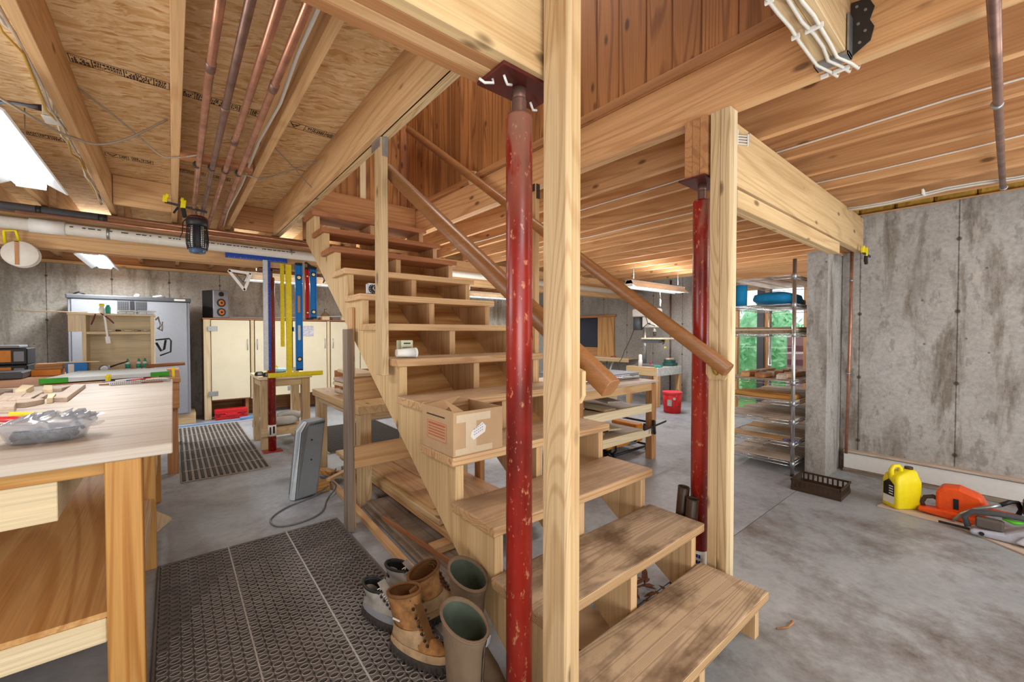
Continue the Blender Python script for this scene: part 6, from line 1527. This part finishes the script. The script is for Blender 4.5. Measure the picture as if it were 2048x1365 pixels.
for i, (y, lab) in enumerate(((2.55, 'silver tube lying at the front of the brown timber bench top'), (2.66, 'silver tube lying behind the front one on the bench top'))):
    solid('silver_tube', MB().cyl((2.95, y, .82), (3.7, y - .1, .82), .018, seg=12), CHROME, lab, 'tube')

# generator
t = thing('generator', (3.9, 3.3, 0), 'yellow generator in a black tube frame on the floor behind the timber bench', 'generator')
gx0, gx1, gy0, gy1 = 3.55, 4.20, 2.80, 3.25
gx0, gx1, gy0, gy1 = 3.30, 4.02, 2.52, 2.98
def loop(y): return [(gx0, y, .06), (gx0 + .05, y, .03), (gx1 - .05, y, .03), (gx1, y, .07), (gx1, y, .40), (gx1 - .05, y, .45), (gx0 + .05, y, .45), (gx0, y, .40)]
link('tube_frame', MB().tube([(gx0, gy0, .09), (gx0 + .04, gy0, .05), (gx0 + .04, gy1, .05), (gx0, gy1, .09)], .013, 8).tube([(gx1, gy0 + .03, .08), (gx1 - .02, gy0, .05), (gx0 + .08, gy0, .05)], .013, 8), BLACK, t)
for x in (gx0 + .12, gx1): link('hoop', MB().tube([(x, gy0 + .04, .05), (x, gy0, .09), (x, gy0, .235 if x < gx1 else .30), (x, gy1, .235 if x < gx1 else .30), (x, gy1, .09), (x, gy1 - .04, .05)], .013, 8, closed=True), BLACK, t)
link('fuel_tank', B(gx0 + .03, gy0 + .03, .10, gx0 + .42, gy1 - .03, .235), AMBER, t, bevel=.02, segs=2)
link('control_panel', B(gx0 + .44, gy0 + .05, .08, gx1 - .16, gy1 - .05, .235), GREY, t, bevel=.006)
link('engine_cover', B(gx1 - .15, gy0 + .06, .09, gx1 - .03, gy1 - .06, .28), AMBER, t, bevel=.01)
link('outlet', MB().cyl((gx0 + .52, gy0 + .048, .13), (gx0 + .52, gy0 + .04, .13), .022, seg=14), BLACK, t)
for x in (gx0 + .12, gx1 - .02): link('rubber_foot', MB().cyl((x, gy0 + .02, 0), (x, gy0 + .02, .036), .02, seg=10), BLACK, t)
link('wheel', MB().cyl((gx0 + .2, gy0 + .15, .05), (gx0 + .2, gy0 + .20, .05), .048, seg=18), BLACK, t)

# bucket
t = thing('bucket', (6.2, 3.48, 0), 'bright red plastic bucket with white labels standing on the floor', 'bucket')
link('bucket_wall', MB().lathe((6.2, 3.48, 0), [(0, .002), (.125, .002), (.13, .01), (.148, .33), (.143, .33), (.126, .012), (0, .012)], 32), RED, t)
link('rim', MB().lathe((6.2, 3.48, 0), [(.147, .30), (.155, .302), (.155, .312), (.15, .315), (.156, .328), (.152, .336), (.143, .336)], 32), plain('rim_red', (214, 60, 66), .4), t)
link('handle', MB().tube([(6.2 - .15 * math.cos(a_) * .55 - .155 * .8 * math.sin(a_) * .6, 3.48 - .155 * math.cos(a_) * .8 , .30 - .10 * math.sin(a_)) for a_ in [math.pi * k_ / 12 for k_ in range(13)]], .003, 6), GALV, t)
link('label', MB().lathe((6.2, 3.48, 0), [(.1425, .14), (.1455, .22)], 32).__class__().rings([[(6.2 + .1465 * math.cos(a_), 3.48 + .1465 * math.sin(a_), z) for a_ in [math.radians(178 + 6 * k_) for k_ in range(6)]] for z in (.12, .22)], caps=(False, False)), plain('label_grey', (188, 186, 180), .6, var=.35, scale=70), t)
link('round_mark', MB().cyl((6.2 + .1465 * math.cos(R(222)), 3.48 + .1465 * math.sin(R(222)), .24), (6.2 + .149 * math.cos(R(222)), 3.48 + .149 * math.sin(R(222)), .24), .022, seg=16), PAPER, t)

# drill press and its stand
sx0, sx1, sy0, sy1, sz = 6.40, 7.20, 3.86, 4.50, .68
t = thing('drill_stand', (6.8, 4.2, 0), 'pale timber stand under the drill press, paint-spotted on one side', 'stand')
for x in (sx0, sx1 - .085):
    for y in (sy0, sy1 - .085): link('leg', B(x, y, 0, x + .085, y + .085, sz - .15), W_JOIST['Z'], t, bevel=.003)
link('box_side', B(sx0, sy0 + .02, sz - .149, sx0 + .02, sy1, sz), W_BEAM['Y'], t, bevel=.003)
link('box_front', B(sx0, sy0, sz - .149, sx1, sy0 + .019, sz), plain('paint_spotted', (206, 214, 214), .6, var=.2, scale=20), t, bevel=.003)
link('box_back', B(sx0 + .021, sy1 - .02, sz - .149, sx1, sy1, sz), W_BEAM['X'], t)
link('box_end', B(sx1 - .02, sy0 + .02, sz - .149, sx1, sy1 - .021, sz), W_BEAM['Y'], t)
link('stand_top', B(sx0 + .021, sy0 + .02, sz - .03, sx1 - .021, sy1 - .021, sz - .008), W_SCRAP['X'], t)
dx, dy = 6.80, 4.32
t = thing('drill_press', (dx, dy, sz), 'cream and grey bench drill press with a wooden table on the pale stand', 'drill press')
link('base', B(dx - .16, dy - .24, sz - .0075, dx + .16, dy + .14, sz + .035), GREYMID, t, bevel=.01)
link('column', MB().cyl((dx, dy + .05, sz + .035), (dx, dy + .05, 1.42), .032, seg=18), CHROME, t)
link('head_cover', MB().prism([(dx - .12, dy - .24, 1.58), (dx + .12, dy - .24, 1.58), (dx + .12, dy + .26, 1.58), (dx - .12, dy + .26, 1.58)], (0, 0, .15)), PVC, t, bevel=.03, segs=3)
link('head', B(dx - .085, dy - .22, 1.38, dx + .085, dy + .06, 1.579), PVC, t, bevel=.02, segs=2)
link('motor', MB().cyl((dx, dy + .20, 1.33), (dx, dy + .20, 1.575), .085, seg=20), DKGREY, t)
link('quill', MB().cyl((dx, dy - .15, 1.30), (dx, dy - .15, 1.38), .03, seg=14), CHROME, t)
link('chuck', MB().cyl((dx, dy - .15, 1.22), (dx, dy - .15, 1.30), .018, .026, seg=14), STEELDK, t)
link('feed_handle', MB().cyl((dx - .16, dy - .11, 1.45), (dx - .09, dy - .11, 1.45), .012, seg=8).cyl((dx - .16, dy - .11, 1.45), (dx - .16, dy - .26, 1.40), .007, seg=8).cyl((dx - .16, dy - .11, 1.45), (dx - .16, dy + .0, 1.36), .007, seg=8).cyl((dx - .16, dy - .11, 1.45), (dx - .16, dy - .06, 1.60), .007, seg=8), BLACK, t)
link('maker_plate', B(dx - .1225, dy - .10, 1.635, dx - .1205, dy + .06, 1.67), PAPER, t)
link('maker_letters', MB().box(dx - .1240, dy - .085, 1.642, dx - .1226, dy - .055, 1.663).box(dx - .1240, dy - .04, 1.642, dx - .1226, dy - .01, 1.663).box(dx - .1240, dy + .005, 1.642, dx - .1226, dy + .035, 1.663), RED, t)
link('wood_table', B(dx - .2, dy - .42, 1.165, dx + .2, dy + .0, 1.19), W_PALE['X'], t, bevel=.002)
link('table_casting', B(dx - .12, dy - .3, 1.10, dx + .12, dy + .05, 1.164), GREYMID, t, bevel=.01)
bar_clamp((dx - .05, dy - .38, 1.02), (0, 0, 1), .26, 'yellow clamp holding the wooden table of the drill press', jaw=.05)
wire('power_cord', [(dx - .05, dy + .25, 1.34), (dx - .12, dy + .32, 1.1), (dx - .2, dy + .35, .95), (dx - .28, dy + .36, .80), (dx - .36, dy + .37, .70), (dx - .42, dy + .30, .50), (dx - .5, dy + .25, .30)], .007, BLACK, 'black cord hanging from the drill press motor', 'cord')
solid('white_bottle', MB().lathe((6.55, 4.30, sz - .006), [(0, 0), (.035, 0), (.036, .10), (.03, .125), (.03, .20), (.02, .215), (0, .215)], 18), WHITEPL, 'white spray bottle standing on the drill stand', 'bottle')
t = thing('drill_vise', (6.95, 4.02, sz), 'green and teal vise with a wood block on the drill stand', 'vise')
link('vise_body', MB().box(6.975, 3.92, sz - .007, 7.17, 4.12, sz + .05).box(6.99, 3.95, sz + .0505, 7.05, 4.10, sz + .11).box(7.09, 3.95, sz + .0505, 7.15, 4.10, sz + .10), plain('vise_green', (50, 90, 84), .5), t, bevel=.004)
link('wood_jaw', B(7.00, 3.99, sz + .111, 7.15, 4.06, sz + .135), W_PALE['X'], t)
solid('teal_rag', MB().obox((6.62, 3.98, sz + .009), (.16, .12, .03), (0, 4, 20)), TEAL, 'teal rag on the drill stand corner', 'rag', bevel=.008)
solid('red_screwdriver', MB().lathe((6.66, 4.16, sz - .007), [(0, 0), (.02, 0), (.016, .05), (.02, .07), (0, .075)], 12), RED, 'small red screwdriver knob on the drill stand', 'knob')
solid('hanging_tag', MB().obox((6.0, 3.58, 1.76), (.08, .003, .11), (0, 12, 20)).cyl((6.0, 3.58, 1.81), (5.98, 3.575, 1.94), .002, seg=5), PAPER, 'white card tag hanging on a string below the slim lamp', 'tag')
solid('wall_copper_pipe', MB().cyl((7.47, 4.24, 0.0), (7.47, 4.24, 2.3), .014, seg=10), COPPERDK, 'thin brown pipe running up the far right concrete wall beside the drill press', 'pipe')
t = thing('wall_shelf', (7.2, 5.7, .73), 'narrow pale shelf on the far right wall below the boarded window', 'shelf')
link('shelf_board', B(7.12, 4.95, .735, 7.495, 6.9, .76), W_PALE['Y'], t, bevel=.002)
link('shelf_apron', B(7.12, 4.95, .68, 7.14, 6.9, .734), W_BEAM['Y'], t)
for i, (y, lab) in enumerate(((5.35, 'red and black pliers lying on the pale wall shelf'),)):
    solid('pliers', MB().tube([(7.25, y, .772), (7.27, y + .06, .785), (7.24, y + .13, .772)], .010, 8), RED, lab, 'pliers')
t = thing('white_tubes', (7.3, 6.0, .4), 'white and silver tubing stored below the pale wall shelf', 'tubes')
for i in range(5): link('tube', MB().tube([(7.35, 5.5 + i * .13, .019), (7.3, 5.55 + i * .13, .45), (7.35, 5.5 + i * .16, .66)], .018, 8), [WHITEPL, GALV][i % 2], t)
t = thing('cabinet_saw', (5.2, 4.6, 0), 'pale workshop machine cabinet seen behind the brown timber bench', 'machine')
link('machine_base', B(4.85, 4.1, .001, 5.6, 4.7, .55), W_PALE['X'], t, bevel=.01)
link('machine_top', B(4.6, 3.9, .60, 5.9, 4.9, .64), GREY, t, bevel=.004)
link('machine_body', B(4.95, 4.2, .551, 5.5, 4.6, .599), GREYMID, t)
link('yellow_crate', B(4.62, 4.12, .001, 4.84, 4.4, .30), AMBER, t, bevel=.01)
solid('beam_bracket', B(7.3, 3.58, 1.95, 7.49, 3.72, 2.29), W_GOLD['Z'], 'golden timber bracket at the top of the far right wall', 'bracket', bevel=.004)

# ---------------------------------------------------------------- copper pipes on the right
t = thing('copper_riser', (4.835, .955, 0), 'bright copper pipe rising in the corner of the right concrete wall', 'pipe')
link('pipe', MB().tube([(4.72, .955, .18), (4.80, .955, 1.2), (4.83, .955, 2.35)], .013, 12), COPPER, t)
for z in (.9, 1.75): link('pipe_clip', MB().lathe((4.76 if z < 1 else 4.812, .955, z), [(.0135, 0), (.017, 0), (.017, .015), (.0135, .015)], 12), GALV, t)
t = thing('overhead_pipe', (3.0, .06, 2.2), 'dull copper pipe hung across the right joists toward the concrete wall', 'pipe')
link('pipe', MB().tube([(1.0, .045, 2.20), (2.6, .055, 2.215), (4.30, .062, 2.24)], .0145, 12), COPPERDK, t)
for x in (2.62, 4.25): link('pipe_hanger', MB().lathe((x, .058, 2.213 if x < 3 else 2.238), [(.0150, -.008), (.019, -.008), (.019, .008), (.0150, .008)], 14, 'X').cyl((x, .058, 2.23), (x, .058, 2.30), .004, seg=6), GALV, t)
t = thing('cable_run', (3.6, .5, 2.31), 'bundle of white cables slung below the joists toward the corner of the right wall', 'cable')
for i in range(4):
    q = random.Random(40 + i); pts = []
    for k_ in range(15):
        f = k_ / 14; y = -1.2 + 2.12 * f; pts.append((4.10 + .10 * f + .008 * i + q.uniform(-.006, .006), y, 2.288 - .012 * (i % 2) - .02 * math.sin(f * 9) ** 2))
    link('cable', MB().tube(pts, .006, 6), PVC, t)
for y in (-.05, .42): link('cable_clip', B(4.11, y, 2.262, 4.20, y + .012, 2.297), WHITEPL, t, bevel=.002)
for i, (x, lab) in enumerate(((2.78, 'white cable stapled along a right joist, the one nearest the stair'), (3.58, 'white cable stapled along a right joist, second from the stair'))):
    q = random.Random(60 + i)
    solid('white_cable', MB().tube([(x, -1 + k_ * .4, 2.35 + q.uniform(-.01, .01)) for k_ in range(15)], .0055, 6), PVC, lab, 'cable')
t = thing('cable_run', (2.2, .86, 2.24), 'short bundle of white cables stapled on the wide pale board by the far post', 'cable')
for i in range(4): link('cable', MB().tube([(2.03, .862, 2.20 - i * .012), (2.14, .860, 2.235 - i * .013), (2.24, .862, 2.262 - i * .014), (2.27, .868, 2.29)], .0045, 6), PVC, t)
for x in (2.10, 2.22): link('cable_staple', B(x, .853, 2.185 if x < 2.2 else 2.205, x + .007, .8575, 2.25 if x < 2.2 else 2.265), WHITEPL, t)

# ---------------------------------------------------------------- floor things by the right wall
t = thing('plastic_tote', (3.79, .95, 0), 'shallow brown slatted plastic crate on the floor at the end of the return wall', 'crate')
ax0, ax1, ay0, ay1, ah = 3.88, 4.17, .81, 1.14, .09
mb = MB().box(ax0, ay0, .001, ax1, ay1, .008)
link('crate_floor', mb, BROWNMAT, t)
mb = MB()
for (a0, b0, a1, b1) in ((ax0, ay0, ax1, ay0 + .006), (ax0, ay1 - .006, ax1, ay1), (ax0, ay0 + .006, ax0 + .006, ay1 - .006), (ax1 - .006, ay0 + .006, ax1, ay1 - .006)):
    mb.box(a0, b0, .008, a1, b1, .03); mb.box(a0 - .002, b0 - .002, ah - .014, a1 + .002, b1 + .002, ah)
link('crate_walls', mb, BROWNMAT, t)
mb = MB()
for k_ in range(10):
    y = ay0 + .01 + k_ * .0335; mb.box(ax0 + .0005, y, .03, ax0 + .0055, y + .012, ah - .014); mb.box(ax1 - .0055, y, .03, ax1 - .0005, y + .012, ah - .014)
for k_ in range(8):
    x = ax0 + .01 + k_ * .035; mb.box(x, ay0 + .0005, .03, x + .012, ay0 + .0055, ah - .014); mb.box(x, ay1 - .0055, .03, x + .012, ay1 - .0005, ah - .014)
link('crate_slats', mb, BROWNMAT, t)
solid('plywood_sheet', MB().prism([(3.98, .62, .001), (3.94, .20, .001), (3.72, -.10, .001), (4.12, -.16, .001), (4.36, .54, .001)], (0, 0, .008)), W_SCRAP['Y'], 'thin pinkish plywood sheet on the floor under the jug and the chainsaw', 'sheet')
# yellow jug
t = thing('oil_jug', (4.10, .50, .009), 'bright yellow plastic jug with a black and white label by the right wall', 'jug')
ja = R(-38)
def J(x, y, z): return (4.10 + x * math.cos(ja) - y * math.sin(ja), .505 + x * math.sin(ja) + y * math.cos(ja), .0095 + z)
def jr(hx, hy, z, x0=0.0, r_=.022):
    o = []
    for sx, sy, a0 in ((1, 1, 0), (-1, 1, 90), (-1, -1, 180), (1, -1, 270)):
        for k_ in range(5):
            a_ = R(a0 + k_ * 22.5); o.append(J(x0 + sx * (hx - r_) + r_ * math.cos(a_), sy * (hy - r_) + r_ * math.sin(a_), z))
    return o
link('jug_body', MB().rings([jr(.088, .058, 0), jr(.095, .064, .012), jr(.095, .064, .19), jr(.092, .060, .205), jr(.082, .054, .235), jr(.050, .040, .262, .035), jr(.028, .026, .272, .050), jr(.02, .02, .275, .05, .018)]), YELLOW, t)
link('jug_handle', MB().tube([J(-.015, 0, .245), J(-.012, 0, .280), J(-.028, 0, .298), J(-.062, 0, .296), J(-.080, 0, .270), J(-.080, 0, .19)], [.018, .015, .014, .014, .016, .018], 10), YELLOW, t)
link('cap', MB().rings([[J(.05 + .024 * math.cos(a_), .024 * math.sin(a_), z) for a_ in [2 * math.pi * k_ / 16 for k_ in range(16)]] for z in (.272, .29)]), BROWNMAT, t)
def jface(x0, x1, z0, z1, off=.0008, d=.0006): return MB().prism([J(-.0955 - off, x0, z0), J(-.0955 - off, x1, z0), J(-.0955 - off, x1, z1), J(-.0955 - off, x0, z1)], (-.0004, 0, 0))
def jf2(x0, x1, z0, z1, off): return MB().prism([J(x0, -.0645 - off, z0), J(x1, -.0645 - off, z0), J(x1, -.0645 - off, z1), J(x0, -.0645 - off, z1)], (0, -.0004, 0))
link('label', jface(-.042, .042, .03, .17, .0008), PAPER, t)
link('label_dark', jface(-.042, .042, .085, .17, .0014), BLACK, t)
link('label_peak', MB().prism([J(-.0972, -.042, .17), J(-.0972, .042, .17), J(-.0972, .0, .205)], (-.0004, 0, 0)), BLACK, t)
tx = MB()
for i in range(4):
    tx.v += jface(-.034, -.002, .098 + i * .018, .106 + i * .018, .002).v; n0 = len(tx.v) - 8
    tx.f += [tuple(n0 + k_ for k_ in f) for f in jface(0, 1, 0, 1).f]; tx.sm += [False] * 6
link('label_text', tx, PAPER, t)
# orange chainsaw
def hull(name, pts, d, mat, t, bev=.01): return link(name, MB().prism(pts, d), mat, t, bevel=bev, segs=2)
t = thing('chainsaw', (4.08, .26, .01), 'orange chainsaw with a silver front handle lying by the right wall behind the jug', 'chainsaw')
z0 = .011
hull('motor_cover', [(4.08, .33, z0 + .05), (4.08, .33, z0 + .16), (4.08, .30, z0 + .205), (4.08, .22, z0 + .215), (4.08, .12, z0 + .18), (4.08, .09, z0 + .12), (4.08, .10, z0 + .02), (4.08, .28, z0 + .01)], (.13, 0, 0), ORANGE, t, .016)
hull('lower_body', [(4.05, .415, z0 + .035), (4.05, .30, z0 + .05), (4.05, .12, z0 + .04), (4.05, .12, z0), (4.05, .28, z0), (4.05, .415, z0 + .012)], (.10, 0, 0), ORANGE, t, .010)
link('rear_handle', MB().tube([(4.12, .31, z0 + .10), (4.12, .345, z0 + .115), (4.12, .385, z0 + .10), (4.12, .40, z0 + .06), (4.12, .39, z0 + .03)], [.016, .015, .014, .013, .012], 8), plain('handle_brown', (70, 56, 50), .6), t)
link('front_handle', MB().tube([(4.03, .24, z0 + .01), (4.02, .20, z0 + .07), (4.02, .14, z0 + .12), (4.03, .08, z0 + .15), (4.05, .04, z0 + .17)], [.012] * 5, 8), GALV, t)
link('handle_grip', MB().tube([(4.05, .04, z0 + .17), (4.08, .0, z0 + .195), (4.12, -.03, z0 + .19), (4.15, -.045, z0 + .14), (4.15, -.03, z0 + .09)], .013, 8), BLACK, t)
hull('hand_guard', [(4.05, -.05, z0 + .22), (4.05, -.13, z0 + .24), (4.05, -.17, z0 + .20), (4.05, -.16, z0 + .13), (4.05, -.09, z0 + .10), (4.05, -.05, z0 + .14)], (.10, 0, 0), BLACK, t, .012)
link('guard_ribs', MB().box(4.043, -.14, z0 + .14, 4.049, -.08, z0 + .15).box(4.043, -.14, z0 + .165, 4.049, -.08, z0 + .175).box(4.043, -.14, z0 + .19, 4.049, -.08, z0 + .20), GALV, t)
hull('bar_cover', [(4.09, .09, z0 + .12), (4.09, -.02, z0 + .12), (4.09, -.09, z0 + .10), (4.09, -.02, z0 + .09), (4.09, .09, z0 + .07)], (.03, 0, 0), ORANGE, t, .008)
link('side_slot', B(4.076, .22, z0 + .07, 4.079, .245, z0 + .14), BLACK, t)
# grey saw
t = thing('chainsaw', (3.92, .05, .01), 'light grey cordless chainsaw with a dark handle and green trigger at the right edge', 'chainsaw')
hull('body', [(3.86, .16, z0 + .0), (3.86, .16, z0 + .03), (3.86, .02, z0 + .05), (3.86, -.06, z0 + .10), (3.86, -.16, z0 + .13), (3.86, -.30, z0 + .12), (3.86, -.34, z0 + .02), (3.86, -.12, z0)], (.12, 0, 0), plain('saw_grey', (176, 180, 192), .45), t, .016)
hull('drive_cover', [(3.835, -.02, z0 + .02), (3.835, -.06, z0 + .07), (3.835, -.14, z0 + .08), (3.835, -.22, z0 + .05), (3.835, -.20, z0 + .005), (3.835, -.08, z0 + .004)], (.024, 0, 0), plain('saw_grey_light', (196, 198, 206), .4), t, .010)
link('rear_handle', MB().tube([(3.91, .17, z0 + .03), (3.91, .185, z0 + .09), (3.91, .15, z0 + .13), (3.91, .05, z0 + .15), (3.91, -.06, z0 + .155), (3.91, -.10, z0 + .15), (3.91, -.13, z0 + .11), (3.91, -.16, z0 + .07)], [.016, .016, .017, .018, .018, .018, .015, .012], 10), DKGREY, t)
link('battery', B(3.88, .02, z0 + .045, 3.94, .14, z0 + .11), plain('battery_brown', (92, 84, 78), .5), t, bevel=.01)
link('trigger', MB().tube([(3.91, .03, z0 + .128), (3.91, -.02, z0 + .118), (3.91, -.06, z0 + .128)], [.006, .014, .007], 8), plain('lime_green', (90, 190, 40), .4), t)
link('oil_window', MB().cyl((3.858, .11, z0 + .02), (3.855, .11, z0 + .02), .012, seg=14), BLACK, t)
link('guide_bar', B(3.90, .161, z0 + .01, 3.905, .30, z0 + .025), BLACK, t)

# ---------------------------------------------------------------- outdoors beyond the glazed doors
q = random.Random(90)
struct('ground', B(7.7, -4, -.3, 16, 9, -.25), plain('grass', (120, 170, 100), .9, var=.3, scale=6))
for i in range(5):
    x, y, r_ = 10.8, .2 + i * 1.75, .84
    mb = MB(); qq_ = random.Random(i)
    for k_ in range(700):
        a_, b_ = qq_.uniform(0, 6.283), math.acos(qq_.uniform(-1, 1)); rr = r_ * qq_.uniform(.85, 1.03)
        c_ = Vector((x + rr * math.sin(b_) * math.cos(a_), y + rr * math.sin(b_) * math.sin(a_), .9 + 1.3 * rr * math.cos(b_)))
        u_ = Vector((qq_.uniform(-1, 1), qq_.uniform(-1, 1), qq_.uniform(-1, 1))).normalized(); v_ = u_.orthogonal().normalized(); s_ = qq_.uniform(.05, .11)
        mb.add([c_ - u_ * s_, c_ + v_ * s_ * .5, c_ + u_ * s_, c_ - v_ * s_ * .5], [(0, 1, 2, 3)])
    t = thing('bush', (x, y, -.25), 'leafy green bush outside the glazed doors', 'bush', 'bushes outside the glazed doors')
    o = link('leaf_cloud', mb, LEAF, t); o['kind'] = 'stuff'
    link('bush_core', MB().lathe((x, y, -.25), [(0, 0), (r_ * .5, .1), (r_ * .82, .8), (r_ * .85, 1.5), (r_ * .5, 2.1), (0, 2.3)], 14), LEAF, t)
t = thing('pink_bin', (8.8, 2.46, -.25), 'pinkish slatted garden box outside the glazed doors', 'box')
link('bin_body', B(8.6, 2.30, -.25, 9.0, 2.62, 1.25), plain('pinkish', (190, 150, 160), .7), t, bevel=.02)
link('bin_slats', MB().box(8.59, 2.32, .95, 8.598, 2.60, 1.05).box(8.59, 2.32, .7, 8.598, 2.60, .8).box(8.59, 2.32, .5, 8.598, 2.60, .6), plain('plum', (140, 90, 110), .7), t)
